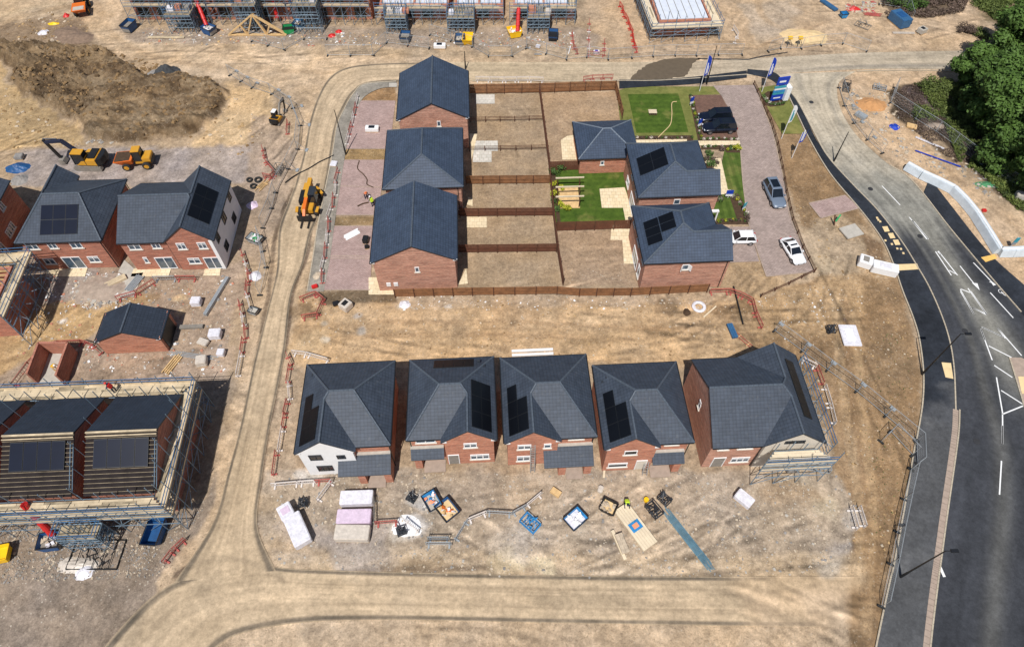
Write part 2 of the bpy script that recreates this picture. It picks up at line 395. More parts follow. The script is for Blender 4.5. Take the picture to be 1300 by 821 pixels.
# zones: polygon in picture coordinates of the ground plane, colour, edge softness (m), edge waviness (m), strength
Z = [
 # sandy haul routes
 ([(-60,-10),(60,-10),(95,25),(60,60),(-60,60)], (190,162,124), 3, 3, .9),
 ([(90,-20),(152,-20),(155,30),(195,60),(300,66),(500,72),(800,76),(1250,74),(1250,90),(800,112),(600,120),(470,108),(440,130),(420,200),(395,340),(370,480),(345,560),(335,640),(350,700),(420,731),(1090,738),(1090,860),(100,860),(215,720),(268,640),(290,540),(310,450),(330,350),(345,270),(378,190),(385,140),(340,105),(230,95),(160,75),(120,50)], (201,172,134), 1.0, 1.2, 1),
 ([(190,60),(780,78),(780,70),(640,56),(400,52),(230,48)], (205,176,136), 1.5, 1.5, .5),
 # left half
 ([(-40,60),(-40,190),(105,182),(98,165),(70,140),(30,125),(12,105),(8,80)], (186,153,100), .8, 1.5, .9),
 ([(285,105),(345,112),(352,150),(330,192),(225,200),(262,165),(293,135)], (206,172,122), 1.2, 1.5, .9),
 ([(30,190),(330,182),(345,210),(330,232),(20,235)], (164,150,140), 1.0, 1.0, .9),
 ([(-30,330),(300,330),(298,420),(280,500),(-30,520)], (168,144,118), 1.5, 2, .95),
 ([(-30,398),(90,378),(130,365),(200,372),(180,385),(120,420),(70,440),(-30,490)], (188,152,98), 1.2, 1.5, .9),
 ([(62,340),(150,345),(165,372),(110,392),(62,378)], (160,146,134), 1.0, 1.5, .8),
 ([(150,408),(300,330),(315,350),(280,500),(235,520),(140,470)], (172,148,124), 1.2, 1.5, .8),
 ([(-30,640),(238,650),(280,600),(268,650),(205,740),(150,860),(-30,860)], (150,132,112), .7, 1.0, 1),
 ([(245,480),(300,480),(275,600),(240,640)], (150,132,110), 1, 1, .7),
 ([(320,150),(360,150),(380,190),(370,260),(330,330),(300,320),(310,240)], (170,146,120), 1, 1.5, .8),
 # upper left yard behind dark heap
 ([(60,20),(100,18),(112,40),(118,60),(60,58),(-40,58),(-40,38)], (136,112,84), 1.2, 2.0, .85),
 ([(150,35),(735,35),(800,60),(620,62),(230,55),(165,52)], (162,142,120), 1.5, 1.5, .85),
 ([(740,-10),(1240,-10),(1245,60),(760,68)], (192,162,124), 2, 2, .9),
 ([(940,5),(1010,0),(1005,45),(960,55)], (178,158,132), 1.5, 2, .7),
 ([(1110,-10),(1230,-10),(1215,20),(1130,22)], (96,80,60), 1.0, 1.8, .9),
 ([(1240,2),(1310,2),(1310,40),(1250,25)], (110,96,64), 1.0, 1.8, .8),
 # centre
 ([(385,376),(520,378),(960,378),(975,400),(962,452),(860,462),(380,462),(362,440)], (196,160,112), 1.0, 1.0, 1),
 ([(500,374),(905,374),(905,386),(500,392)], (186,160,128), .8, .8, .8),
 ([(330,596),(1060,596),(1092,640),(1085,728),(700,735),(345,715),(318,668)], (176,156,130), .9, 1.2, 1),
 ([(345,655),(440,690),(470,731),(350,720)], (172,158,146), 1.5, 2, .6),
 ([(352,470),(382,470),(375,590),(345,600)], (182,158,126), .8, .8, .8),
 # right soil
 ([(962,128),(1002,128),(1050,205),(1118,310),(1146,370),(1171,470),(1165,580),(1128,740),(1120,860),(1075,860),(1085,640),(1060,590),(1045,520),(960,452),(900,390),(960,378),(1040,350),(1003,250),(985,170)], (152,121,82), .6, .6, 1),
 ([(1000,300),(1060,270),(1120,300),(1135,345),(1060,360),(1035,345)], (188,164,130), 1.5, 2.0, .75),
 ([(940,378),(1050,352),(1110,350),(1100,400),(1020,430),(965,440)], (184,150,104), 1.5, 2, .8),
 ([(1090,290),(1120,310),(1125,330),(1100,330)], (120,92,62), .6, 1, .8),
 ([(1010,440),(1060,470),(1090,560),(1105,640),(1085,640),(1060,570),(1035,500)], (172,138,96), 1.2, 1.2, .6),
 # beyond the road
 ([(1062,108),(1085,92),(1240,92),(1240,100),(1150,112),(1128,128),(1140,150),(1200,205),(1310,290),(1310,420),(1262,330),(1150,212),(1098,180),(1070,140)], (200,168,128), .7, 1.0, 1),
 ([(1130,118),(1150,108),(1240,100),(1300,150),(1360,260),(1300,270),(1222,218),(1175,178),(1132,142)], (74,60,42), .8, 1.2, .95),
 ([(1175,112),(1235,108),(1250,150),(1200,150)], (78,84,38), 1, 1.5, .8),
 ([(1255,190),(1340,240),(1340,330),(1300,262)], (86,88,44), 1, 1.5, .8),
 # gardens
 ([(594,118),(686,118),(696,233),(712,370),(580,372),(585,300),(595,180)], (166,140,106), .3, .3, 1),
 ([(686,118),(783,116),(795,160),(735,160),(740,216),(697,216)], (170,140,104), .3, .3, 1),
 ([(705,292),(803,290),(818,362),(714,362)], (168,140,108), .3, .3, 1),
 ([(420,275),(475,275),(475,287),(422,287)], (150,122,80), .4, .4, 1),
 ([(450,110),(505,108),(505,128),(455,128)], (160,122,76), .4, .6, 1),
 ([(436,188),(494,188),(492,203),(434,203)], (162,132,84), .4, .6, 1),
 ([(408,368),(505,368),(505,382),(405,386)], (130,108,78), .5, .6, 1),
 ([(905,335),(960,330),(1000,360),(940,378),(905,370)], (176,146,106), .6, .8, 1),
]
GARD = [PXP(p) for p in ([(594,118),(686,118),(696,233),(712,370),(580,372),(585,300),(595,180)], [(686,118),(783,116),(795,160),(735,160),(740,216),(697,216)], [(705,292),(803,290),(818,362),(714,362)])]
HEAP = PXP([(-60,58),(20,56),(60,57),(100,58),(140,64),(165,84),(190,98),(225,96),(272,103),(290,118),(288,135),(268,158),(235,172),(190,178),(150,182),(112,178),(90,150),(66,138),(40,128),(18,116),(14,98),(22,86),(4,78),(-60,84)])
SPOTS = [  # soft blobs: centre px, radius m, colour, strength
 ((850,391),1.6,(128,104,74),.7), ((455,700),3,(168,158,150),.5), ((690,718),1.5,(226,204,160),.85), ((640,720),1.7,(220,196,150),.6), ((650,712),1.3,(220,198,156),.6),
 ((1080,660),1.2,(182,172,160),.7), ((1070,700),1.3,(176,166,156),.6), ((1050,725),1.8,(176,166,150),.6), ((520,668),1.5,(226,218,206),.9), ((505,672),1.2,(220,210,190),.7),
 ((530,635),1.0,(220,214,204),.7), ((400,600),1.3,(206,198,184),.7), ((385,602),1.0,(206,198,184),.6), ((413,431),.7,(186,184,174),.8), ((456,419),.7,(182,174,160),.7), ((410,410),.6,(190,178,158),.7),
 ((455,402),.6,(200,190,176),.7), ((513,388),.6,(220,210,190),.8), ((570,388),.5,(216,206,188),.7), ((395,436),2.6,(206,176,130),.5), ((80,408),.5,(226,220,210),.9),
 ((655,692),2.4,(200,184,162),.5), ((330,640),2,(196,168,128),.5), ((1010,600),2.0,(192,176,150),.5), ((1040,640),1.6,(196,180,150),.6),
 ((228,378),.8,(222,190,140),.8), ((226,395),.6,(222,190,140),.8), ((1020,47),2.4,(220,184,136),.5), ((100,215),1.0,(190,186,180),.5), ((1040,330),2.4,(196,172,134),.5),
 ((880,368),1.2,(176,150,116),.5),((810,560),1,(190,170,140),.4),((760,432),3,(176,144,100),.5),((560,430),3,(178,146,102),.5),((660,405),4,(186,150,106),.6),((380,395),1.5,(120,96,66),.6),
 ((400,395),1.0,(112,90,62),.6), ((1000,620),2.5,(160,130,92),.5), ((1150,480),1,(150,120,84),.5), ((160,395),1.5,(182,160,134),.5),
 ((835,655),2.0,(156,132,104),.5),((720,590),2,(186,168,144),.5),((600,600),2,(190,170,142),.4),((95,40),1.6,(120,100,86),.8),((108,47),1.8,(118,100,88),.7),((75,50),1.2,(200,180,150),.6),
]
TRACKS = [  # polylines px, half width m, colour, strength
 ([(380,420),(520,414),(700,420),(900,410),(960,405)], .9, (176,144,102), .5), ([(380,440),(560,438),(760,446),(950,440)], .8, (206,170,122), .5),
 ([(380,400),(520,396),(720,404),(880,402)], 1.2, (208,174,128), .45), ([(400,428),(600,424),(800,430)], .35, (168,134,92), .5), ([(480,408),(700,410),(900,420)], .3, (166,132,90), .5),
 ([(1085,380),(1090,460),(1098,540),(1108,640),(1105,731),(1100,800)], .45, (186,152,106), .6), ([(1062,380),(1066,460),(1080,560),(1092,640),(1095,731)], .5, (188,156,112), .6),
 ([(1074,380),(1078,470),(1090,570),(1100,660),(1100,760)], .3, (148,116,78), .5),
 ([(350,700),(430,722),(600,720),(800,728),(1080,725)], 1.6, (204,176,136), .6), ([(350,690),(450,712),(560,714)], .4, (178,150,112), .5), ([(440,724),(550,722),(640,720)], .25, (112,92,70), .6),
 ([(225,732),(270,690),(300,600),(318,500),(336,400),(350,300),(372,240)], .3, (122,102,80), .9), ([(226,728),(262,712),(300,708),(335,722),(360,740)], .25, (120,100,80), .8),
 ([(356,735),(332,700),(323,668),(330,604),(342,540),(359,455),(372,370),(388,328),(395,284)], .28, (124,104,84), .9),
 ([(100,0),(130,40),(190,72),(300,90),(370,110),(400,150)], 1.2, (190,160,120), .5), ([(120,0),(150,50),(220,78),(340,88),(420,92)], .5, (178,148,110), .5),
 ([(0,30),(40,18),(90,8),(140,20)], .7, (176,146,106), .6), ([(0,20),(50,8),(100,0)], .5, (204,176,134), .6),
 ([(1140,60),(1060,50),(980,30),(960,0)], .6, (180,150,112), .5), ([(1200,50),(1100,60),(1000,50)], .6, (206,176,136), .5), ([(1150,30),(1080,20),(1030,35),(960,60)], .4, (172,142,106), .5),
 ([(1180,170),(1240,230),(1300,280)], .9, (206,176,136), .5), ([(1160,170),(1220,230),(1300,300)], .4, (176,146,108), .5), ([(1255,290),(1300,330)], .5,(176,140,96),.5),
 ([(30,410),(80,395),(150,380),(200,376)], .5, (170,134,86), .6), ([(10,440),(70,420),(120,395)], .5, (198,162,106), .6), ([(0,460),(60,440),(110,415)], .35, (160,128,84), .6),
 ([(240,360),(236,400),(232,430)], .5, (180,150,116), .5),
]
Z = [(PXP(p), LC(c), s, wv, a) for p, c, s, wv, a in Z]
SPOTS = [(G(*p), r, LC(c), a) for p, r, c, a in SPOTS]
TRACKS = [(cr([G(*q) for q in p], len(p) * 5), hw, LC(c), a) for p, hw, c, a in TRACKS]
def _rut():
    rr = random.Random(11); out = []
    for (x0, x1, y0, y1, ang, sp, n, L) in ((-22, 27, 38, 46, 0, .16, 26, 30), (30, 43, 16, 40, 88, .16, 9, 28), (-24, 30, 14, 24, 5, .5, 26, 18), (-90, -30, 84, 98, 0, .22, 24, 30), (10, 80, 84, 108, 4, .3, 26, 26), (-66, -30, 33, 50, 15, .5, 16, 14), (-80, -50, 66, 76, 20, .4, 12, 16), (-40, -28, 60, 84, 75, .3, 10, 14), (-26, 30, 11, 17, 0, .1, 16, 36), (60, 84, 50, 84, -48, .2, 9, 22), (-3, 18, 50, 84, 0, 1.5, 16, 6), (27, 34, 40, 80, 80, .3, 4, 12)):
        for k in range(n):
            x, y = rr.uniform(x0, x1), rr.uniform(y0, y1); a = R(ang) + rr.gauss(0, sp); l = L * rr.uniform(.4, 1); c = rr.gauss(0, .018); P = []
            for j in range(9):
                P.append((x, y)); x += math.cos(a) * l / 8; y += math.sin(a) * l / 8; a += c * l / 8
            d = rr.random() < .55; g = rr.uniform(.45, 1.0)
            for o in (0, rr.choice((1.5, 1.8, 2.1))):
                Q = [(px_ - math.sin(a) * o, py_ + math.cos(a) * o) for px_, py_ in P]; out.append((Q, rr.uniform(.16, .28), d, g))
    return out
RUTS = _rut()
def sm(x): x = np.clip(x, 0, 1); return x * x * (3 - 2 * x)
def ground_colour(X, Y):
    col = np.ones(X.shape + (3,)) * LC((176, 150, 116))
    nx = fbm(X, Y, 2.4, 4, 3) - .5; ny = fbm(X, Y, 2.4, 4, 9) - .5
    for P, c, s, wv, a in Z:
        xs = [p[0] for p in P]; ys = [p[1] for p in P]; pad = s + wv + 1
        k = (X > min(xs) - pad) & (X < max(xs) + pad) & (Y > min(ys) - pad) & (Y < max(ys) + pad)
        if not k.any(): continue
        d = sdf(X[k] + nx[k] * wv * 2, Y[k] + ny[k] * wv * 2, P)
        m = (sm(d / s + .5) * a)[:, None]
        col[k] = col[k] * (1 - m) + c * m
    for P, hw, c, a in TRACKS:
        xs = [p[0] for p in P]; ys = [p[1] for p in P]; pad = hw + 2
        k = (X > min(xs) - pad) & (X < max(xs) + pad) & (Y > min(ys) - pad) & (Y < max(ys) + pad)
        if not k.any(): continue
        d = seg_dist(X[k] + nx[k] * .5, Y[k] + ny[k] * .5, P)
        m = (sm((hw - d) / max(.25, hw * .8) + .5) * a * (.5 + fbm(X[k], Y[k], 3, 3, 21)))[:, None].clip(0, 1)
        col[k] = col[k] * (1 - m) + c * m
    for P, hw, dk, a in RUTS:
        xs = [p[0] for p in P]; ys = [p[1] for p in P]; pad = 1
        k = (X > min(xs) - pad) & (X < max(xs) + pad) & (Y > min(ys) - pad) & (Y < max(ys) + pad)
        if not k.any(): continue
        d = seg_dist(X[k] + nx[k] * .3, Y[k] + ny[k] * .3, P); m = np.exp(-(d / hw) ** 2) * a * np.clip(fbm(X[k], Y[k], 2.2, 2, 22) * 2.4 - .6, 0, 1)
        e = np.exp(-((d - hw * 1.9) / (hw * .7)) ** 2) * a * .35
        col[k] = np.maximum(col[k], .05) * (1 + (m * (-.42 if dk else .28) + e * (.3 if dk else -.2)))[:, None]
    for p, r, c, a in SPOTS:
        k = (abs(X - p.x) < r * 2.5) & (abs(Y - p.y) < r * 2.5)
        if not k.any(): continue
        d = np.hypot((X[k] - p.x) / 1.3 + nx[k] * r * 1.6, Y[k] - p.y + ny[k] * r * 1.6)
        m = (sm((r - d) / r * 1.6) * a)[:, None]
        col[k] = col[k] * (1 - m) + c * m
    # heap
    d = sdf(X + nx * 2.2, Y + ny * 2.2, HEAP); m = sm(d / .9 + .4)[..., None]
    f = fbm(X, Y, 2.0, 5, 33, .7)[..., None]; g = fbm(X * .35, Y * 1.6, 2.0, 4, 44, .7)[..., None]
    hc = LC((92, 72, 47)) + (LC((160, 132, 92)) - LC((92, 72, 47))) * np.clip((f - .34) * 1.7 + (g - .5) * .8, 0, 1)
    hc = hc + (LC((150,128,96)) - hc) * np.clip((X[..., None] + 72) / 20, 0, .5) * sm((g - .4) * 4)
    col = col * (1 - m) + hc * m
    # overall mottling
    big = fbm(X, Y, 9, 3, 5); mid = fbm(X, Y, 1.6, 5, 6, .65); strk = fbm(X * .5, Y * 1.2, 1.6, 4, 8, .6); rid = 1 - np.abs(fbm(X, Y, 2.6, 4, 14, .6) * 2 - 1); rid = np.clip((rid - .86) / .14, 0, 1)
    fin = fbm(X, Y, .7, 3, 91, .8); v = .92 * (1 + (big - .5) * .42 + (mid - .5) * .6 + (strk - .5) * .2 + (fin - .5) * .6 - rid * .10)
    gm = np.zeros(X.shape)
    for P in GARD: gm = np.maximum(gm, sm(sdf(X, Y, P) / .4 + .5))
    v = v * (1 - gm * .62) + .97 * gm * .62
    col = col * v[..., None]
    # warm / grey drift
    h = (fbm(X, Y, 4, 4, 51) - .5)[..., None]
    col = col * (1 + h * np.array([-.12, 0.0, .25]))
    lum = (col @ np.array([.3, .6, .1]))[..., None]; return np.clip((col * .86 + lum * .14) * np.array([1.0, 1.0, 1.03]), 0, 1)
def mound(X, Y, p, r, h, seed=1):
    d = np.hypot(X - p.x, (Y - p.y) * 1.1) + (fbm(X, Y, r * .5, 3, seed) - .5) * r * .6
    return h * sm(1 - d / r)
def ground_height(X, Y):
    z = -.05 + (fbm(X, Y, 1.2, 3, 71) - .5) * .06
    nx = fbm(X, Y, 1.5, 4, 3) - .5
    d = sdf(X + nx * 1.4, Y + nx * 1.4, HEAP)
    rg_ = sm((-X - 62) / 6) * 1.0 + .6
    h = sm(d / 1.1) * (1.15 + (fbm(X, Y, 6, 3, 12) - .5) * 2.0) + sm(d / 1.2) * ((fbm(X, Y, 1.3, 5, 15, .8) - .5) * 1.9 * rg_)
    dl = np.abs(fbm(X, Y, 1.0, 3, 19) - .5); h = h - sm(d / 1.0) * sm(1 - dl / .05) * .25
    z = z + np.maximum(h, 0)
    return z
def axis(lo, hi, step, far):
    a = list(np.arange(lo, hi + 1e-6, step)); s = step
    L = []; x = lo
    while x > -far: s *= 1.35; x -= s; L.append(x)
    s = step; x = hi; Rr = []
    while x < far: s *= 1.35; x += s; Rr.append(x)
    return np.array(L[::-1] + a + Rr)
ax = axis(-92, 96, .17, 2500); ay = axis(8, 122, .2, 2500)
X, Y = np.meshgrid(ax, ay); nxg, nyg = len(ax), len(ay)
col = ground_colour(X, Y); zz = ground_height(X, Y)
far = np.clip((np.maximum(abs(X) - 100, Y - 125)) / 30, 0, 1)[..., None]
col = col * (1 - far) + LC((104, 108, 62)) * far
me = bpy.data.meshes.new('ground')
vs = np.stack([X, Y, zz], -1).reshape(-1, 3).astype(np.float32)
ii = np.arange(nxg * nyg).reshape(nyg, nxg)
fs = np.stack([ii[:-1, :-1], ii[:-1, 1:], ii[1:, 1:], ii[1:, :-1]], -1).reshape(-1, 4)
me.vertices.add(len(vs)); me.vertices.foreach_set('co', vs.ravel())
me.loops.add(fs.size); me.loops.foreach_set('vertex_index', fs.ravel().astype(np.int32))
me.polygons.add(len(fs)); me.polygons.foreach_set('loop_start', np.arange(0, fs.size, 4, dtype=np.int32))
me.update(calc_edges=True)
def setcol(me, c):
    a = me.color_attributes.new('col', 'FLOAT_COLOR', 'POINT'); a.data.foreach_set('color', c.astype(np.float32).ravel())
STONY = [PXP(p) for p in ([(330,596),(1060,596),(1092,640),(1085,740),(600,745),(345,715),(318,668)], [(-30,640),(240,650),(275,610),(205,745),(-30,860)], [(140,410),(300,340),(290,480),(150,480)], [(1130,118),(1240,100),(1300,260),(1175,178)], [(150,38),(735,38),(735,60),(165,52)],[(720,340),(810,330),(810,360),(720,360)])]
al = np.full(X.shape, .35)
for P in STONY: al = np.maximum(al, sm(sdf(X, Y, P) / 2 + .5))
setcol(me, np.concatenate([col, al[..., None]], -1).reshape(-1, 4))
me.materials.append(M['ground']); me.polygons.foreach_set('use_smooth', [True] * len(me.polygons))
tag(link('ground', me), kind='structure')
# ------------------------------------------------------------------ roads as strips
def strip(name, Lp, Rp, n, m, z, cf, mat='road'):
    L = cr([G(*p) for p in Lp], n); Q = cr([G(*p) for p in Rp], n)
    U = np.linspace(0, 1, m)[None, :, None]
    A = np.array([tuple(v) for v in L])[:, None]; B = np.array([tuple(v) for v in Q])[:, None]
    P = A * (1 - U) + B * U; P[..., 2] = z
    mid = P[:, m // 2]; s = np.concatenate([[0], np.cumsum(np.hypot(*(mid[1:, :2] - mid[:-1, :2]).T))])
    V = np.repeat(s[:, None], m, 1); UU = np.repeat(np.linspace(0, 1, m)[None], n, 0)
    c = np.clip(cf(UU, V, P[..., 0], P[..., 1]), 0, 1)
    me = bpy.data.meshes.new(name); ii = np.arange(n * m).reshape(n, m)
    f = np.stack([ii[:-1, :-1], ii[:-1, 1:], ii[1:, 1:], ii[1:, :-1]], -1).reshape(-1, 4)
    me.from_pydata(P.reshape(-1, 3).tolist(), [], f.tolist()); me.update()
    if me.polygons[0].normal.z < 0: me.flip_normals()
    setcol(me, np.concatenate([c, np.zeros(c.shape[:2] + (1,))], -1).reshape(-1, 4)); me.materials.append(M[mat])
    return tag(link(name, me), kind='structure')
def lerp(a, b, t): return a * (1 - t) + b * t
def haul(U, V, X, Y):
    c = ground_colour(X, Y); base = LC((182, 162, 134))
    s1 = fbm(U * 9, V / 14, 1.0, 4, 61, .7)[..., None]; s2 = fbm(U * 26, V / 9, 1.0, 3, 62)[..., None]
    c = lerp(np.ones_like(c) * base, c, .25) * (1 + (s1 - .5) * .62 + (s2 - .5) * .40)
    e = np.minimum(U, 1 - U)[..., None]; k = np.exp(-((e - .05) / .034) ** 2) * (.55 + fbm(X, Y, 2.5, 3, 64)[..., None] * .6)
    k2 = np.exp(-((e - .30) / .03) ** 2) * .3 * fbm(U * 3, V / 20, 1, 3, 65)[..., None] * 2
    return lerp(lerp(c, LC((120, 104, 84)), np.clip(k2, 0, .5)), LC((84, 78, 70)), np.clip(k * 1.1, 0, .92))
strip('road', [(374,236),(385,196),(393,155),(404,122),(418,99),(440,86),(480,81),(560,79)], [(415,236),(421,196),(427,160),(437,136),(450,117),(470,106),(520,103),(562,102)], 200, 40, .004, haul)
strip('road', [(374,236),(364,262),(354,292),(351,343),(339,395),(322,460),(305,540),(289,600),(270,664),(222,738)], [(415,236),(404,275),(394,300),(385,335),(370,375),(361,450),(343,540),(333,604),(327,668),(350,724)], 240, 30, .004, haul)
def haul2(U, V, X, Y): return lerp(haul(U, V, X, Y), ground_colour(X, Y), sm((X - 16) / 12 + (fbm(X, Y, 3, 3, 7) - .5))[..., None])
strip('road', [(90,880),(150,800),(215,742),(300,716),(380,722),(560,727),(800,731),(1090,731)], [(230,880),(262,836),(300,806),(380,790),(480,786),(600,788),(800,792),(1090,796)], 300, 30, .003, haul2)
def toproad(U, V, X, Y):
    c = ground_colour(X, Y); s1 = fbm(U * 8, V / 16, 1.0, 4, 66, .7)[..., None]; s2 = fbm(U * 24, V / 10, 1.0, 3, 62)[..., None]
    g = sm((X + 10) / 60)[..., None]
    b = lerp(LC((182, 164, 136)), LC((168, 157, 139)), g)
    c = lerp(np.ones_like(c) * b, c, .15) * (1 + (s1 - .5) * .55 + (s2 - .5) * .34)
    k = np.exp(-((U - .82) / .1) ** 2)[..., None] * sm((X - 40) / 15)[..., None] * .45
    return lerp(c, LC((120, 118, 114)), k)
strip('road', [(545,79),(600,79),(700,79),(800,79),(900,77),(1000,72),(1100,67),(1260,64),(1400,62)], [(545,102),(600,103),(700,103),(800,103),(900,99),(985,94),(1100,88),(1230,88),(1400,87)], 300, 24, .004, toproad)
def mainroad(U, V, X, Y):
    s1 = fbm(U * 9, V / 16, 1.0, 4, 67, .7)[..., None]; s2 = fbm(U * 28, V / 10, 1.0, 3, 68)[..., None]; w = fbm(X, Y, 5, 4, 69)[..., None]
    dust = LC((178, 166, 146)); grey = LC((132, 130, 122)); blk = LC((60, 62, 67))
    Yk = Y[..., None]; Uk = U[..., None]
    t = sm((Yk - 62) / 22 + (w - .5) * .6)
    worn = np.exp(-((Uk - .60) / .15) ** 2) * 1.0 * sm((Yk - 30) / 12) + .28 * np.exp(-((Uk - .3) / .05) ** 2)
    t2 = np.clip(sm((Yk - 52) / 12 + (w - .5) * .8 + (s1 - .5) * .5) + worn, 0, 1)
    c = lerp(lerp(blk, grey, t2), dust, t) * (1 + (s1 - .5) * .75 + (s2 - .5) * .3 + (w - .5) * .4 + (fbm(X, Y, .8, 3, 99)[..., None] - .5) * .3)
    k = np.exp(-((Uk - .25) / .07) ** 2) * sm((Yk - 75) / 10) * .4 + np.exp(-((Uk - .8) / .06) ** 2) * sm((Yk - 70) / 10) * .35
    return lerp(c, LC((128, 124, 116)), k)
WK = [(985,94),(1000,113),(1013,130),(1030,162),(1050,198),(1082,234),(1113,266),(1144,306),(1164,338),(1180,366),(1196,403),(1206,436),(1211,470),(1213,520),(1212,545),(1208,578),(1198,647),(1190,706),(1186,735),(1178,800),(1170,880)]
EK = [(1086,91),(1066,104),(1063,122),(1070,145),(1086,170),(1106,190),(1130,210),(1152,224),(1172,246),(1202,285),(1230,319),(1262,357),(1290,388),(1318,424),(1345,470),(1368,520),(1380,560),(1386,620),(1388,700),(1388,780),(1386,880)]
EK[12:] = [(1296,396),(1330,440),(1372,500),(1420,570),(1450,640),(1450,700),(1450,740),(1450,800),(1450,880)]
strip('road', WK, EK, 400, 60, .008, mainroad)
def foot(U, V, X, Y):
    w = fbm(X, Y, 3, 4, 72)[..., None]; w2 = fbm(X, Y, .8, 3, 73)[..., None]; Yk = Y[..., None]
    c = LC((44, 48, 55)) * (1 + (w - .5) * .9 + (w2 - .5) * .5)
    c = lerp(c, LC((104, 104, 104)), np.clip((w - .5) * 1.6 * (Yk < 36), 0, .6) + sm((34 - Yk) / 4) * .5)
    return c
FL_ = [(948,94),(975,100),(990,110),(1001,122),(1012,145),(1028,178),(1054,221),(1090,264),(1108,287),(1123,310),(1135,338),(1146,370),(1159,403),(1167,431),(1172,472),(1171,511),(1164,554),(1159,578),(1146,655),(1134,719),(1130,735),(1116,800),(1100,880)]
FR_ = [(950,88),(985,93),(999,111),(1013,130),(1024,150),(1040,182),(1068,218),(1100,252),(1120,274),(1144,306),(1164,338),(1180,366),(1196,403),(1206,436),(1211,470),(1213,520),(1211,556),(1208,578),(1198,647),(1188,712),(1186,735),(1178,800),(1170,880)]
strip('pavement', FL_, [(x - 1, y) for x, y in FR_], 300, 10, .05, foot)
strip('pavement', [(1172,246),(1202,285),(1230,319),(1262,357),(1296,396),(1330,440),(1380,510)], [(1180,226),(1208,262),(1236,298),(1264,330),(1300,362),(1340,400),(1400,460)], 80, 10, .05, foot)
strip('pavement', [(786,101.5),(830,101.5),(880,98),(948,90)], [(786,113),(830,110),(880,107),(948,99)], 60, 6, .05, foot)
strip('pavement', [(390,370),(397,330),(403,290),(411,250),(422,196),(428,160),(437,139),(449,119),(463,107),(503,103.5)], [(411,370),(419,328),(424,290),(430,250),(438,198),(444,166),(452,142),(462,124),(482,113),(503,111)], 140, 8, .05,
      lambda U, V, X, Y: LC((140, 134, 124)) * (1 + (fbm(X, Y, 2.5, 5, 77, .7)[..., None] - .5) * 1.1))
def kerb(pts, z0=0.0, z1=.1, wd=.14, mat='kerb', n=None):
    P = cr([G(*p) for p in pts], n or len(pts) * 8); mb = MB()
    for a, b in zip(P[:-1], P[1:]):
        d = (b - a); d.normalize(); e = Vector((-d.y, d.x, 0)) * wd / 2
        a2 = a - d * .01; b2 = b + d * .01
        mb.hexa([(p.x, p.y, z0) for p in (a2 - e, b2 - e, b2 + e, a2 + e)], [(p.x, p.y, z1) for p in (a2 - e, b2 - e, b2 + e, a2 + e)])
    return tag(mb.build('kerb', mat), kind='structure')
kerb(WK[1:14]); kerb(WK[13:], wd=.55, mat='kerb_pink', z1=.06); kerb([(x+5,y) for x,y in WK[13:]], wd=.14)
kerb(FL_[3:]); kerb([(1130,210),(1152,224),(1172,246),(1202,285),(1230,319),(1262,357),(1296,396)])
kerb([(390,370),(397,330),(403,290),(411,250),(422,196),(428,160),(437,139),(449,119),(463,107),(503,103.5)])
kerb([(600,103.4),(700,103.4),(786,102.8),(830,102.8),(880,100),(948,95)]); kerb([(1088,91),(1120,90),(1180,90),(1232,91)])
# wet patch and road odds
def blob(name, pts, z, mat, jit=.25, seed=1):
    P = [G(*p) for p in pts]; rnd = random.Random(seed); Q = []
    for i in range(len(P)):
        a, b = P[i], P[(i + 1) % len(P)]
        k = max(1, int((b - a).length / .4))
        for j in range(k): q = a.lerp(b, j / k); Q.append((q.x + rnd.uniform(-jit, jit), q.y + rnd.uniform(-jit, jit)))
    return sheet(name, Q, z, mat, px=False)
M['wet'] = pm('wet', C(98, 86, 70), .15, 1.5, .55)
M['tar'] = pm('tar', C(50, 50, 52), .2, 1.5, .6)
blob('road_patch', [(798,103),(805,94),(822,82),(840,76),(860,74),(890,74),(880,80),(874,92),(868,98),(856,99),(840,101)], .013, 'wet', .15)
blob('road_patch', [(886,74.2),(950,75),(968,71),(1000,66),(1000,67),(968,72.4),(950,76.4),(886,75.4)], .013, 'tar', .05)
# ------------------------------------------------------------------ paved areas and lawns (local step of a few mm each)
sheet('driveway', [(452,128),(502,128),(495,189),(438,189)], .02, 'pave_pink')
sheet('driveway', [(435,203),(489,203),(480,273),(425,273)], .02, 'pave_pink')
sheet('driveway', [(424,287),(474,287),(470,368),(409,368)], .02, 'pave_pink')
for a in ([(425,273),(480,273)], [(424,287),(474,287)], [(418,325),(470,325)], [(416,328),(470,328)], [(409,368),(470,368)], [(438,189),(495,189)], [(430,236),(486,238)], [(424,287),(409,368)], [(435,203),(425,273)], [(452,128),(438,189)]):
    kerb(a, .0, .035, .12, 'pave_pink' if 0 else 'kerb_pink', 6)
sheet('driveway', [(905,109),(958,108),(968,135),(981,170),(988,200),(996,235),(1003,275),(1018,312),(1032,345),(973,351),(962,320),(952,290),(944,240),(940,190),(932,150),(916,122)], .02, 'pave_drive')
sheet('driveway', [(920,288),(951,288),(964,332),(905,334)], .023, 'pave_drive')
sheet('parking_bay', [(880,121),(915,121),(931,150),(938,178),(890,178)], .021, 'pave_bay')
sheet('driveway', [(1027,258),(1073,248),(1092,264),(1042,277)], .02, 'pave_pink')
kerb([(1027,258),(1042,277)], .0, .04, .14, 'kerb_pink', 4); kerb([(1042,277),(1092,264)], .0, .04, .14, 'kerb_pink', 4); kerb([(1073,248),(1027,258)], .0, .04, .14, 'kerb_pink', 4)
kerb([(973,351),(962,320),(952,290),(944,240),(940,190)], .0, .06, .14, 'kerb_pink'); kerb([(973,351),(1032,345)], .0, .05, .14, 'kerb_pink', 5)
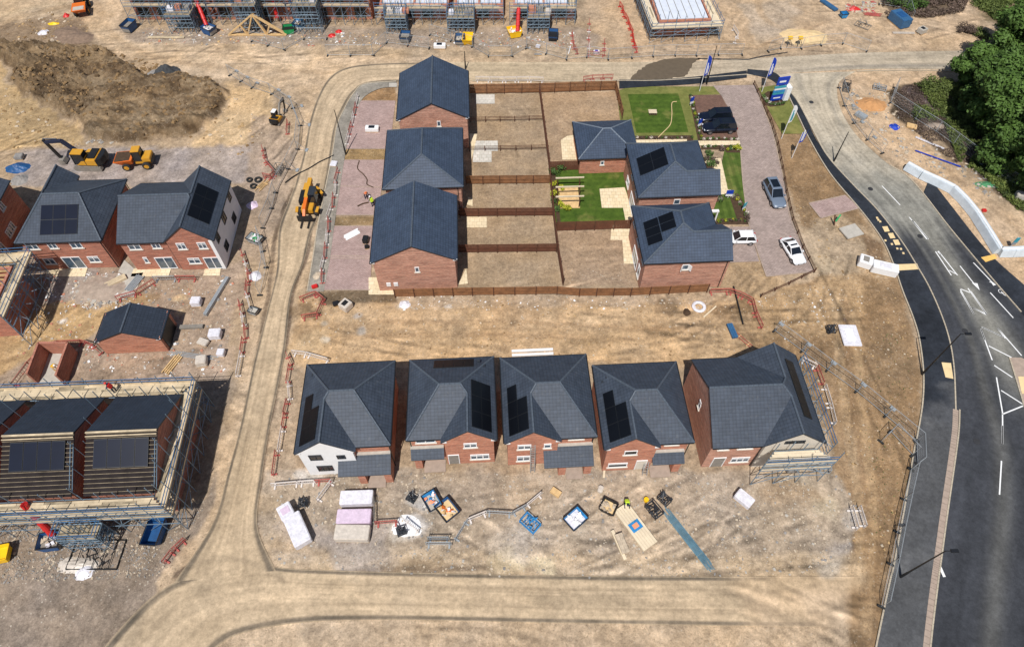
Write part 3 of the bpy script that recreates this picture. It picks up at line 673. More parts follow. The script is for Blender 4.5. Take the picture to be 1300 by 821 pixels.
kerb([(958,108),(968,135),(981,170),(988,200),(996,235),(1003,275),(1018,312),(1032,345)], .0, .06, .14, 'kerb_pink')
sheet('lawn', [(783,116),(800,110),(912,110),(916,120),(878,121),(890,178),(790,178)], .008, 'verge')
sheet('lawn', [(797,120),(861,119),(874,168),(808,169)], .014, 'lawn')
sheet('lawn', [(704,211),(744,213),(800,213),(802,288),(706,292),(700,235)], .012, 'lawn')
sheet('lawn', [(920,190),(940,189),(944,240),(950,284),(905,284),(896,250),(912,225)], .012, 'lawn_v')
sheet('lawn', [(963,112),(985,108),(1003,128),(1022,170),(993,170),(976,140)], .012, 'verge')
sheet('flower_bed', [(784,173),(880,172),(880,180),(786,181)], .026, 'soil_dark'); sheet('flower_bed', [(874,121),(880,121),(893,176),(886,178)], .026, 'soil_dark')
sheet('flower_bed', [(886,176),(937,175),(937,179),(886,180)], .028, 'soil_dark'); sheet('flower_bed', [(890,184),(930,184),(940,184),(941,194),(922,194),(920,190),(890,190)], .026, 'soil_dark')
sheet('flower_bed', [(892,200),(912,200),(914,212),(896,214)], .026, 'soil_dark'); sheet('flower_bed', [(925,246),(937,246),(946,262),(952,285),(900,285),(898,279),(935,277)], .026, 'soil_dark')
sheet('flower_bed', [(698,212),(704,211),(712,285),(708,290)], .026, 'soil_dark')
sheet('flower_bed', [(966,122),(975,116),(990,120),(999,127),(995,134),(978,136),(970,133)], .026, 'soil_dark')
sheet('flower_bed', [(904,246),(915,246),(920,254),(906,258)], .026, 'soil_dark')
sheet('path', [(885,179),(939,179),(940,184),(887,185)], .03, 'slab'); sheet('path', [(893,201),(915,201),(925,245),(913,247),(906,212),(893,206)], .03, 'slab')
sheet('path', [(783,178),(872,177),(872,182),(786,183)], .034, 'slab'); sheet('path', [(911,241),(926,241),(926,247),(911,247)], .034, 'slab')
sheet('patio', [(761,240),(793,238),(797,250),(803,276),(803,289),(776,289),(776,286),(795,285),(791,264),(764,264)], .03, 'slab')
sheet('patio', [(776,290.5),(806,291),(812,335),(792,335),(790,305),(775,305)], .03, 'slab'); sheet('patio', [(720,173),(733,171),(737,203),(714,203),(712,178)], .03, 'slab')
sheet('patio', [(604,120),(628,120),(628,132),(604,132)], .03, 'slab_grey'); sheet('patio', [(602,179),(632,179),(632,192),(624,192),(624,206),(600,206)], .03, 'slab_grey'); sheet('patio', [(596,170),(606,170),(602,190),(598,205)], .034, 'slab')
sheet('patio', [(592,275.5),(618,275.5),(618,289),(592,289)], .03, 'slab'); sheet('patio', [(468,352),(480,352),(500,368),(500,374),(468,374)], .03, 'slab')
sheet('patio', [(585,355),(592,340),(594,360),(580,362)], .03, 'slab'); sheet('patio', [(594,250),(600,252),(600,262),(593,260)], .03, 'slab')
sheet('path', [(494,106),(504,106),(504,111),(494,111)], .07, 'concrete')
sheet('patio', [(60,342),(112,338),(108,351),(58,351)], .03, 'slab'); sheet('patio', [(170,341),(218,339),(214,351),(166,351)], .03, 'slab'); sheet('patio', [(261,338),(281,338),(279,350),(258,350)], .03, 'slab')
sheet('path', [(153,349),(182,346),(170,377),(152,377)], .03, 'concrete')
sheet('concrete_slab', [(150,345),(158,330),(175,345),(166,352)], .024, 'concrete')
# tactile / buff crossing pads and trench plates
sheet('crossing_pad', [(1134,336),(1164,335),(1167,342),(1137,344)], .058, 'buff'); sheet('crossing_pad', [(1245,327),(1262,323),(1266,328),(1251,333)], .058, 'buff_orange')
sheet('crossing_pad', [(1195,460),(1207,461),(1210,481),(1200,479)], .058, 'buff')
rp = crop(970, 190, 3.909)
for i, (x, y) in enumerate(((603,397), (631,430), (656,463))):
    sheet('crossing_pad', [tuple(np.array([970, 190]) + np.array(q) / 3.909) for q in ((x - 18, y - 14), (x + 8, y - 16), (x + 20, y + 10), (x - 5, y + 12))], .058, 'buff')
for x, y in ((560,340),(566,350),(575,358),(601,452),(633,470),(660,492),(678,494),(690,515)):
    sheet('crossing_pad', [tuple(np.array([970, 190]) + np.array(q) / 3.909) for q in ((x - 6, y - 5), (x + 4, y - 5), (x + 7, y + 4), (x - 3, y + 5))], .058, 'buff')
# island at the right edge
sheet('traffic_island', [(1281,454),(1296,454),(1310,460),(1330,560),(1312,560),(1298,510)], .06, 'kerb_pink'); sheet('crossing_pad', [(1292,478),(1306,478),(1312,500),(1297,500)], .066, 'buff')
kerb([(1281,454),(1298,510),(1312,560)], 0, .12, .14)
# ------------------------------------------------------------------ painted road markings
mk = MB()
def mline(x0, y0, x1, y1, wd=.13, c=(1130, 280, 5.47)):
    a = G(c[0] + x0 / c[2], c[1] + y0 / c[2]); b = G(c[0] + x1 / c[2], c[1] + y1 / c[2]); d = (b - a).normalized(); e = Vector((-d.y, d.x, 0)) * wd / 2
    mk.add([(p.x, p.y, .014) for p in (a - e, b - e, b + e, a + e)], [(0, 1, 2, 3)])
def mtri(P, c=(1130, 280, 5.47)):
    mk.add([(*G(c[0] + x / c[2], c[1] + y / c[2])[:2], .0145) for x, y in P], [(0, 1, 2)])
for q in ((152,0,255,130),(165,8,265,128),(315,215,425,380),(335,212,468,380),(330,215,350,235),(410,345,455,370),(485,315,600,460),(578,292,705,425),(487,478,582,650),(540,470,670,652),(490,475,555,500),(567,602,665,652),
          (695,500,855,675),(905,610,930,632),(630,750,660,830),(745,745,800,818),(640,740,790,808)): mline(*q)
mtri([(568,432),(606,436),(622,484)]); mtri([(690,410),(736,446),(716,452)]); mline(690,425,722,436,.12)
c2 = (970, 370, 3.909)
for q in ((1075,185,1132,340),(1158,180,1278,318),(1080,177,1188,226),(1115,270,1228,327),(1142,366,1232,426),(1153,425,1183,600),(1183,600,1184,755),(1176,490,1286,560),(1183,608,1290,565),(975,0,1040,112),(1027,0,1105,113),(1030,78,1105,112)): mline(*q, c=c2)
c3 = (970, 540, 3.909)
for q in ((1182,0,1183,90),(1178,175,1168,342)): mline(*q, c=c3)
mline(872,698,895,750,.25, c3); mline(720,335,815,445,.12,(970,190,3.909)); mline(585,180,675,275,.12,(970,190,3.909))
# bicycle mark: two rings and a frame
bc = G(1130 + 805 / 5.47, 280 + 508 / 5.47)
def ring(cx, cy, r, wd=.07):
    for k in range(10):
        a = 2 * math.pi * k / 10; b = 2 * math.pi * (k + 1) / 10
        mk.add([(cx + math.cos(t) * q, cy + math.sin(t) * q, .0145) for t, q in ((a, r), (b, r), (b, r + wd), (a, r + wd))], [(0, 1, 2, 3)])
ring(bc.x - .45, bc.y + .35, .25); ring(bc.x + .35, bc.y - .45, .25)
def ml2(x0, y0, x1, y1, wd=.08):
    a = Vector((bc.x + x0, bc.y + y0, 0)); b = Vector((bc.x + x1, bc.y + y1, 0)); d = (b - a).normalized(); e = Vector((-d.y, d.x, 0)) * wd / 2
    mk.add([(p.x, p.y, .0142) for p in (a - e, b - e, b + e, a + e)], [(0, 1, 2, 3)])
for q in ((-.45, .35, -.3, -.2), (-.3, -.2, .35, -.45), (-.3, -.2, .1, .1), (.1, .1, .35, -.45), (.1, .1, -.25, .3), (.1, .1, .3, .2)): ml2(*q)
tag(mk.build('road_markings', 'marking'), kind='structure')
M['wrapblue'] = pm('wrapblue', C(196, 204, 210), .14, 1.5, .5)
M['black_heap'] = pm('black_heap', C(62, 64, 66), .3, 2, .95, bump=.6)
M['heap_brown'] = pm('heap_brown', C(126, 106, 90), .3, 2, .98, bump=.7)
M['heap_grey'] = pm('heap_grey', C(158, 142, 128), .25, 2, .98, bump=.7)
M['heap_orange'] = pm('heap_orange', C(184, 136, 90), .2, 2, .98, bump=.6)
M['steel_lt'] = pm('steel_lt', C(96, 140, 160), .3, 2, .5, .2)
M['green_dirty'] = pm('green_dirty', C(70, 128, 88), .4, 4, .8)
M['clod'] = pm('clod', C(132, 106, 72), .25, 2, .98)
M['clod_dark'] = pm('clod_dark', C(94, 74, 50), .25, 2, .98)
M['clod_tan'] = pm('clod_tan', C(176, 146, 104), .25, 2, .98)
# ------------------------------------------------------------------ roofs and houses
def roof(parent, V, Fc, mats=('tile', 'fascia'), th=.17, name='roof'):
    """V vertices, Fc faces (list of index lists) -> slab of tiles with fascia edges"""
    mb = MB(); n = len(V); mb.add(V, Fc, 0); mb.add([(x, y, z - th) for x, y, z in V], [tuple(reversed(f)) for f in Fc], 1)
    cnt = {}
    for f in Fc:
        for i in range(len(f)):
            a, b = f[i], f[(i + 1) % len(f)]; cnt[(a, b)] = cnt.get((a, b), 0) + 1
    for (a, b) in cnt:
        if (b, a) not in cnt: mb.f.append((b, a, n + a, n + b)); mb.m.append(1)
    me = bpy.data.meshes.new(name); me.from_pydata(mb.v, [], mb.f)
    for m in mats: me.materials.append(M[m])
    me.polygons.foreach_set('material_index', mb.m)
    bm = bmesh.new(); bm.from_mesh(me); bmesh.ops.recalc_face_normals(bm, faces=bm.faces); uvl = bm.loops.layers.uv.new('UVMap')
    for f in bm.faces:
        t = Vector((0, 0, 1)).cross(f.normal); t = Vector((1, 0, 0)) if t.length < .05 else t.normalized(); v = f.normal.cross(t)
        for l in f.loops: l[uvl].uv = (l.vert.co.dot(t), l.vert.co.dot(v))
    bm.to_mesh(me); bm.free()
    return link(name, me, parent)
def ridges(parent, V, E, mat='ridge', r=.11):
    mb = MB()
    for a, b in E:
        a = Vector(V[a]); b = Vector(V[b]); n = max(1, int((b - a).length / .45))
        for k in range(n):
            p = a.lerp(b, k / n); q = a.lerp(b, (k + .96) / n); mb.tube(p + Vector((0, 0, .02)), q + Vector((0, 0, .02)), r, 6)
    return mb.build('ridge_cap', mat, parent)
_wc = {}
def window(parent, x, y, z, wd, h, face='F', cols=2, kind='window', sill=True, mat='white', glass='glass'):
    """face F/B/L/R = outward -y/+y/-x/+x ; x,y = centre on the wall, z = bottom"""
    key = (round(wd, 2), round(h, 2), cols, kind, mat, glass, sill)
    rz = {'F': 0, 'B': math.pi, 'L': -math.pi / 2, 'R': math.pi / 2}[face]
    if key not in _wc:
        f = MB(); t = .09; d = .07
        f.bx(-wd / 2, wd / 2, -d, 0, 0, t); f.bx(-wd / 2, wd / 2, -d, 0, h - t, h); f.bx(-wd / 2, -wd / 2 + t, -d, 0, t, h - t); f.bx(wd / 2 - t, wd / 2, -d, 0, t, h - t)
        for k in range(1, cols):
            xx = -wd / 2 + wd * k / cols; f.bx(xx - .05, xx + .05, -d, 0, t, h - t)
        if kind == 'window' and h > .9: f.bx(-wd / 2 + t, wd / 2 - t, -d + .01, -.001, h * .68, h * .68 + .05)
        g = MB(); g.bx(-wd / 2 + t, wd / 2 - t, -.03, -.004, t, h - t)
        s = MB(); s.bx(-wd / 2 - .1, wd / 2 + .1, -.13, 0, -.1, -.002); 
        a = f.build(kind, mat, None); b = g.build('pane', glass, None); c = s.build('sill', 'cream' if mat == 'white' else mat, None)
        _wc[key] = (a.data, b.data, c.data)
        for o in (a, b, c): bpy.data.objects.remove(o)
    md = _wc[key]
    a = link(kind, md[0], parent, (x, y, z), rz); link('pane', md[1], a)
    if sill and kind == 'window': link('sill', md[2], a)
    return a
def door(parent, x, y, z=.12, wd=.95, h=2.05, face='F', mat='concrete_dk'):
    rz = {'F': 0, 'B': math.pi, 'L': -math.pi / 2, 'R': math.pi / 2}[face]
    d = MB(); d.bx(-wd / 2, wd / 2, -.05, 0, 0, h); o = d.build('door', mat, parent, (x, y, z), rz)
    f = MB(); t = .07; f.bx(-wd / 2 - t, -wd / 2, -.08, 0, 0, h + t); f.bx(wd / 2, wd / 2 + t, -.08, 0, 0, h + t); f.bx(-wd / 2, wd / 2, -.08, 0, h, h + t); f.build('frame', 'white', o)
    k = MB(); k.bx(wd / 2 - .16, wd / 2 - .08, -.1, -.05, .95, 1.1); k.build('handle', 'chrome', o)
def pv(parent, plane, cells, mat='solar'):
    """plane(a, r) -> (x,y,z) on the slope ; cells list of (a0,a1,r0,r1)"""
    for a0, a1, r0, r1 in cells:
        g = .015
        P = [Vector(plane(*q)) for q in ((a0 + g, r0 + g), (a1 - g, r0 + g), (a1 - g, r1 - g), (a0 + g, r1 - g))]
        n = (P[1] - P[0]).cross(P[2] - P[1]).normalized()
        if n.z < 0: n = -n
        mb = MB(); mb.hexa([p + n * .03 for p in P], [p + n * .09 for p in P], 1)
        c = sum(P, Vector()) / 4
        Q = [c + (p - c) * .965 + n * .094 for p in P]; mb.add(Q, [(0, 1, 2, 3)], 0)
        mb.build('solar_panel', [mat, 'gutter'], parent)
def place(name, label, cat, pxp, ze, local, rotd, group=None):
    a = R(rotd); p = G(*pxp, ze); lx, ly = local
    return thing(name, label, cat, (p.x - lx * math.cos(a) + ly * math.sin(a), p.y - lx * math.sin(a) - ly * math.cos(a), 0), a, group)
def gutters(t, segs, ze, wallx=None):
    for a, b in segs: MB().tube((*a, ze - .06), (*b, ze - .06), .06, 6).build('gutter', 'gutter', t)
def pipes(t, pts, ze):
    for x, y in pts:
        mb = MB(); mb.tube((x, y, 0), (x, y, ze - .05), .05, 6); mb.build('downpipe', 'gutter', t)
def house_N(label, pxp, local, rotd, w, d, gw, proj, yr, zr=8.0, ze=5.2, s=.857, mirror=False, wall='brick', gable='brick', tile='tile', group=None, light='ridge', name='house'):
    """hipped main block with one front gable on the left (mirror: on the right)"""
    t = place(name, label, 'house', pxp, ze, local, rotd, group)
    mx = (lambda x: w - x) if mirror else (lambda x: x)
    xr = (zr - ze) / s; sf = (zr - ze) / (yr - proj); za = ze + s * gw / 2; yg = proj + (za - ze) / sf
    V = [(0, 0, ze), (0, d, ze), (w, d, ze), (w, proj, ze), (gw, proj, ze), (gw, 0, ze), (gw / 2, 0, za), (gw / 2, yg, za), (xr, yr, zr), (w - xr, yr, zr)]
    Fc = [(0, 6, 7, 8, 1), (1, 8, 9, 2), (2, 9, 3), (3, 9, 8, 7, 4), (5, 4, 7, 6)]
    V = [(mx(x), y, z) for x, y, z in V]
    roof(t, V, Fc, (tile, 'fascia'))
    ridges(t, V, [(6, 7), (7, 8), (8, 1), (9, 2), (9, 3), (8, 9)], light)
    i = .32; P = [(i, .12), (gw - i, .12), (gw - i, proj + i), (w - i, proj + i), (w - i, d - i), (i, d - i)]
    P = [(mx(x), y) for x, y in P]
    mb = MB(); mb.prism(P, 0, ze + .08); mb.build('wall', wall, t)
    m2 = MB(); a, b = sorted((mx(i), mx(gw - i))); yb = .115; xm = (a + b) / 2
    for z0, z1 in ((-.0, ze + .08),): m2.bx(a - .003, b + .003, .10, .35, 0, ze + .08)
    m2.add([(a, .10, ze + .082), (b, .10, ze + .082), (xm, .10, ze + .05 + s * (gw / 2 - i)), (a, .5, ze + .082), (b, .5, ze + .082), (xm, .5, ze + .05 + s * (gw / 2 - i))], [(0, 1, 2), (5, 4, 3), (0, 2, 5, 3), (2, 1, 4, 5), (0, 3, 4, 1)])
    m2.build('gable_wall', gable, t)
    for x in (a - .05, b - .12): MB().bx(x - .12, x + .3, .02, .1, ze - .12, ze + .1).build('corbel', 'white', t)
    gutters(t, [((mx(-.05), .1), (mx(-.05), d)), ((mx(w + .05), proj), (mx(w + .05), d)), ((mx(gw), proj - .05), (mx(w), proj - .05)), ((mx(0), d + .05), (mx(w), d + .05))], ze)
    pipes(t, [(mx(w - i + .08), proj + i - .06)], ze)
    side = lambda a_, r: (mx(r), a_, ze + s * r)
    back = lambda a_, r: (a_, d - r, ze + (zr - ze) / (d - yr) * r)
    return t, mx, side, back
def house_W(label, pxp, local, rotd, wl, gw, d, yr, zr, s, ze=5.2, wall='brick', gable='brick', tile='tile', name='house', group=None):
    """ridge across, plain gable at the left end, cross wing with front and rear gables at the right"""
    t = place(name, label, 'house', pxp, ze, local, rotd, group); w = wl + gw; e = .06
    za = ze + s * gw / 2; xm = wl + gw / 2; sf = (zr - ze) / yr; sb = (zr - ze) / (d - yr); xe = w - (zr - ze) / s
    V = [(0, 0, ze), (0, d, ze), (0, yr, zr), (xe, yr, zr), (wl, 0, ze), (wl, -e, ze), (xm, -e, za), (w, -e, ze), (w, d + e, ze), (xm, d + e, za), (wl, d + e, ze), (wl, d, ze),
         (xm, (za - ze) / sf, za), (xm, d - (za - ze) / sb, za)]
    Fc = [(0, 4, 12, 3, 2), (2, 3, 13, 11, 1), (5, 6, 12, 4), (7, 8, 9, 13, 3, 12, 6), (10, 11, 13, 9)]
    roof(t, V, Fc, (tile, 'fascia')); ridges(t, V, [(2, 3), (6, 12), (12, 3), (3, 13), (13, 9)])
    i = .32; mb = MB(); mb.bx(.1, wl + .5, i, d - i, 0, ze + .08)
    z2 = zr - .2; y0 = i; y1 = d - i
    mb.add([(.1, y0, ze + .083), (.1, y1, ze + .083), (.1, yr, z2), (.5, y0, ze + .083), (.5, y1, ze + .083), (.5, yr, z2)], [(0, 2, 1), (3, 4, 5), (0, 3, 5, 2), (2, 5, 4, 1), (0, 1, 4, 3)])
    mb.build('wall', wall, t)
    for yy, nm in ((.06, 'F'), (d - .3, 'B')):
        m2 = MB(); a = wl + i; b = w - i; ya, yb = (.06, d - .07) if nm == 'F' else (d - .33, d - .06)
        if nm == 'F': m2.bx(a, b, ya, yb, 0, ze + .08)
        yb = ya + .3 if nm == 'F' else yb; zt = za - .2
        m2.add([(a, ya, ze + .083), (b, ya, ze + .083), (xm, ya, zt), (a, yb, ze + .083), (b, yb, ze + .083), (xm, yb, zt)], [(0, 1, 2), (5, 4, 3), (0, 2, 5, 3), (2, 1, 4, 5), (0, 3, 4, 1)])
        m2.build('gable_wall', gable, t)
    gutters(t, [((0, -.05), (wl, -.05)), ((w + .05, 0), (w + .05, d)), ((0, d + .05), (wl, d + .05))], ze); pipes(t, [(wl + .2, i - .08)], ze)
    side = lambda a_, r: (w - r, a_, ze + s * r)
    return t, side
def house_gable(label, pxp, local, rotd, w, d, ze, zr, hipF=0, hipB=0, wall='brick_buff', tile='tile_up', verge=True, group=None, name='house', cat=None, light='ridge', i=.3, caps=True):
    """ridge along the depth; hips optional"""
    t = place(name, label, cat or 'house', pxp, ze, local, rotd, group); xm = w / 2
    V = [(0, 0, ze), (w, 0, ze), (w, d, ze), (0, d, ze), (xm, hipF, zr), (xm, d - hipB, zr)]
    Fc = [(0, 4, 5, 3), (1, 2, 5, 4)]
    if hipF: Fc.append((0, 1, 4))
    if hipB: Fc.append((2, 3, 5))
    roof(t, V, Fc, (tile, 'fascia')); E = [(4, 5)]
    if hipF: E += [(0, 4), (1, 4)]
    if hipB: E += [(2, 5), (3, 5)]
    ridges(t, V, E, light)
    mb = MB(); mb.bx(i, w - i, .12 if not hipF else i, d - (.12 if not hipB else i), 0, ze + .06)
    sl = (zr - ze) / xm; zt = zr - .15 - sl * .02
    for c, y in ((hipF, .12), (hipB, d - .42)):
        if c: continue
        mb.add([(i, y, ze + .062), (w - i, y, ze + .062), (xm, y, zt - .05), (i, y + .3, ze + .062), (w - i, y + .3, ze + .062), (xm, y + .3, zt - .05)], [(0, 1, 2), (5, 4, 3), (0, 2, 5, 3), (2, 1, 4, 5), (0, 3, 4, 1)])
    mb.build('wall', wall, t)
    gutters(t, [((-.05, 0), (-.05, d)), ((w + .05, 0), (w + .05, d))] + ([((0, -.05), (w, -.05))] if hipF else []), ze)
    if not hipF:
        for x in (.02, w - .5): MB().bx(x, x + .48, .02, .12, ze - .14, ze + .05).build('corbel', 'white', t)
    return t
def lean_to(t, x0, x1, y0, y1, z0, z1, tile='tile', lead=True, piers=(), slab=None):
    V = [(x0, y0, z0), (x1, y0, z0), (x1, y1, z1), (x0, y1, z1)]
    r = roof(t, V, [(0, 1, 2, 3)], (tile, 'fascia'), .12, 'porch_roof')
    if lead: m = MB(); m.bx(x0, x1, y1 - .3, y1, z1 + .0, z1 + .12); m.build('flashing', 'concrete', r)
    for px_ in piers: m = MB(); m.bx(px_, px_ + .7, y0 + .15, y1, 0, z0 - .12); m.build('porch_pier', 'brick', t)
    if slab: m = MB(); m.bx(slab[0], slab[1], y0 - .35, y0 + .9, 0, .12); m.build('doorstep', 'kerb_pink', t)
def vents(t, pts):
    for x, y, z in pts: m = MB(); m.bx(x - .14, x + .14, y - .12, y + .12, z, z + .12); m.build('roof_vent', 'fascia', t)
def ladder(label, x, y, z, h, rz, lean=1.2, wd=.42):
    """leaning ladder; foot at (x,y), top leans towards +y local"""
    m = MB()
    for s in (-1, 1): m.bar((s * wd / 2, 0, 0), (s * wd / 2, lean, h), .09, .06)
    n = int(h / .28)
    for k in range(1, n): t = k / n; m.bar((-wd / 2, lean * t, h * t), (wd / 2, lean * t, h * t), .055)
    o = m.build('ladder', 'stone_grey', None, (x, y, z), rz); return tag(o, label, 'ladder')
GB = 'row of five nearly finished houses'
# ---- front row, left to right
L5 = [(.5, 2.2, .55, 1.45), (2.2, 3.9, .55, 1.45), (3.9, 5.6, .55, 1.45), (.5, 2.2, 1.45, 2.35), (2.2, 3.9, 1.45, 2.35)]
t, mx, side, back = house_N('house with a white rendered front gable, leftmost of the front row', (373.1, 577), (0, 0), 3, 8.85, 9.6, 5.65, .45, 4.95, gable='render', light='ridge')
window(t, 1.75, .1, 3.55, 1.2, 1.15, cols=2, glass='darkglass', mat='fascia', sill=False); window(t, 4.1, .1, 3.6, .8, .8, cols=2, glass='darkglass', mat='fascia', sill=False); window(t, 2.1, .1, .95, 1.5, 1.2, cols=3, glass='darkglass', mat='fascia', sill=False)
pv(t, side, L5); lean_to(t, 3.6, 8.6, -1.2, .75, 2.35, 3.3, piers=(5.35, 7.85), slab=(6.1, 7.8)); vents(t, [(7.6, 7.0, 6.1), (7.7, 3.1, 6.05), (1.0, 7.9, 5.95)])
m = MB(); rr = random.Random(2)
for k in range(14): x = 5.8 + rr.random() * 1.9; m.bx(x, x + rr.uniform(.15, .4), .1, .4, 3.3, 3.3 + rr.uniform(.1, .5))
tag(m.build('wrapped_bundle', 'wrap', None, G(470, 568, 3.3) - Vector((7.2, .2, 3.3)), R(3)), 'crumpled white sheeting lying on the porch roof of the white gabled house', 'sheeting')
t, mx, side, back = house_N('brick house with its front gable on the right and solar panels on two slopes', (631, 558.9), (8.5, 0), 3, 8.5, 9.15, 5.3, .42, 4.7, mirror=True)
window(t, mx(2.55), .1, 3.75, 1.25, 1.0, cols=2); window(t, mx(1.75), .1, .95, 1.85, 1.1, cols=3); door(t, mx(4.3), .1, mat='concrete_dk'); window(t, mx(6.8), .42 + .32, 3.9, 1.9, .9, cols=2, glass='glass')
pv(t, side, [(a, a + 1.65, r, r + .9) for a in (.6, 2.25, 3.9) for r in (.5, 1.4)]); pv(t, back, [(2.5 + k * 1.0, 3.5 + k * 1.0, .35, 1.75) for k in range(4)])
lean_to(t, mx(8.35), mx(5.15), -.35, .7, 2.35, 3.2, piers=(mx(8.1),), slab=(mx(7.3), mx(5.2))); vents(t, [(7.0, 7.9, 6.5), (7.5, 7.6, 6.1)])
t, mx, side, back = house_N('brick house with left gable and wide slate porch, middle of the front row', (640.2, 563.8), (0, 0), 3, 8.75, 9.35, 5.4, .3, 4.75)
window(t, 1.9, .1, 3.7, 1.3, 1.0, cols=2); window(t, 4.1, .1, 3.75, .7, .95, cols=1); window(t, 1.85, .1, .95, 1.3, 1.15, cols=2); window(t, 6.9, .62, 4.2, 1.4, .6, cols=2)
pv(t, side, L5); lean_to(t, 3.75, 8.55, -1.35, .62, 2.3, 3.3, piers=(5.2, 7.7), slab=(6.0, 7.6))
t, mx, side, back = house_N('brick house with left gable and open window holes, fourth of the front row', (767.5, 571.6), (0, 0), 3, 8.5, 9.1, 5.3, .35, 4.6)
window(t, 2.6, .1, 3.75, 1.25, .9, cols=1, glass='black'); window(t, 1.7, .1, .9, 1.9, .95, cols=1, glass='black'); door(t, 4.0, .1, mat='cream'); window(t, 6.6, .67, 4.2, 1.3, .5, cols=2)  # black panes paint the dark of the rooms behind the open holes
pv(t, side, L5); lean_to(t, 4.9, 8.0, -.5, .66, 2.35, 3.1, piers=(7.1,), slab=(5.0, 7.0)); vents(t, [(1.1, 7.2, 6.0), (.7, 6.9, 5.7)])
t, side = house_W('largest house of the front row, with a cream gabled wing behind scaffolding', (905.1, 569.2), (0, 0), 3, 4.75, 5.95, 9.6, 4.7, 8.3, .83, wall='brick_buff', gable='cream')
window(t, .1, 5.0, 3.6, .5, .9, 'L', 1); window(t, 1.3, .32, 4.1, 1.0, .9, cols=2); window(t, 3.4, .32, 4.1, 1.4, .9, cols=2); window(t, 3.6, .32, .95, 1.8, 1.1, cols=3); door(t, 1.5, .32, wd=1.1)
m = MB(); m.bx(.3, 4.4, .29, .32, .0, .0 + 3.6); 
window(t, 7.6, .06, 5.4, 1.9, .55, cols=3, mat='fascia', glass='darkglass', sill=False)
pv(t, side, [(2.0 + k * 1.25, 3.25 + k * 1.25, 1.0, 2.1) for k in range(5)]); m = MB(); m.bx(.0, .06, 4.8, 5.3, 4.6, 4.9); m.build('meter_box', 'white', t)
# ladders
p = G(676, 599); ladder('aluminium ladder leaning on the brick gable of the middle front-row house', p.x, p.y, 0, 4.6, R(3), .9)
p = G(818, 603); ladder('aluminium ladder leaning beside the door of the fourth front-row house', p.x, p.y, 0, 3.2, R(-4), 1.3)
# ---- upper middle column
t = house_gable('semi-detached brick pair with plain gables and blue-grey roof, nearest the far road', (503.3, 153.2), (0, 0), 3, 9.75, 10.5, 5.3, 7.95)
window(t, 5.6, .12, 4.0, .5, .9, 'F', 1)
t = house_gable('hipped-roof brick semi between the two plain gabled houses', (588.1, 237), (9.9, 0), 3, 9.9, 10.9, 5.3, 7.95, hipF=3.2, hipB=2.9)
window(t, 8.6, .3, 1.0, .9, 1.0, 'F', 1); pipes(t, [(9.2, .25)], 5.3)
t = house_gable('gabled brick semi with meter boxes on its end wall, nearest the bare sandy strip', (469.7, 334.5), (0, 0), 3, 9.8, 10.2, 5.3, 7.95)
window(t, 5.1, .12, 3.3, .5, .9, 'F', 1)
for x in (1.25, 2.1): m = MB(); m.bx(x, x + .5, .02, .12, .9, 1.5); m.build('meter_box', 'white', t)
# ---- show homes
def showhome(label, pxp, d, dw, hy, cells, win):
    ze = 5.3; w = 9.4; zr = 7.92; xm = 4.7; sx = (zr - ze) / xm; sf = (zr - ze) / hy; zw = ze + sf * dw / 2; we = 10.15; xv = w - (zw - ze) / sx
    t = place('show_home', label, 'house', pxp, ze, (0, 0), 3)
    V = [(0, 0, ze), (0, d, ze), (w, d, ze), (xm, hy, zr), (xm, d - hy, zr), (we, 0, ze), (we, dw / 2, zw), (xv, dw / 2, zw), (we, dw, ze), (w, dw, ze)]
    roof(t, V, [(0, 5, 6, 7, 3), (0, 3, 4, 1), (1, 4, 2), (2, 4, 3, 7, 9), (7, 6, 8, 9)], ('tile_up', 'fascia'))
    ridges(t, V, [(0, 3), (3, 4), (3, 7), (7, 6), (4, 1), (4, 2)])
    i = .3; m = MB(); m.prism([(i, i), (we - .15, i), (we - .15, dw - i), (w - i, dw - i), (w - i, d - i), (i, d - i)], 0, ze + .08)
    m.add([(we - .15, i, ze + .083), (we - .15, dw - i, ze + .083), (we - .15, dw / 2, zw - .2), (we - .45, i, ze + .083), (we - .45, dw - i, ze + .083), (we - .45, dw / 2, zw - .2)], [(0, 1, 2), (5, 4, 3), (0, 2, 5, 3), (2, 1, 4, 5), (0, 3, 4, 1)])
    m.build('wall', 'brick_buff', t)
    gutters(t, [((0, -.05), (we, -.05)), ((-.05, 0), (-.05, d)), ((w + .05, dw), (w + .05, d))], ze)
    pv(t, lambda a, r: (r, a, ze + sx * r), cells)
    window(t, 5.0, i, 3.6, .8, .9, 'F', 1)
    for y, z, ww, hh, c in win: window(t, i, y, z, ww, hh, 'L', c, kind='patio_door' if hh > 1.9 else 'window')
    return t
t = showhome('show home with four solar panels on its roof, beside the hipped garage', (810.4, 251.2), 9.8, 4.7, 3.3, [(3.3 + 1.55 * j, 4.85 + 1.55 * j, .75 + 1.6 * k, 2.35 + 1.6 * k) for j in (0, 1) for k in (0, 1)], [(2.0, 3.8, 1.2, 1.1, 2), (5.0, 3.8, 1.0, 1.1, 2), (3.0, .1, 2.6, 2.1, 3), (6.6, .9, 1.4, 1.2, 2), (1.0, .3, .9, 2.0, 1)])
m = MB(); m.bx(8.8, 10.6, -.15, .2, 2.3, 2.5); m.bx(10.4, 10.55, -.1, .05, 0, 2.3); m.build('porch_canopy', 'white', t)
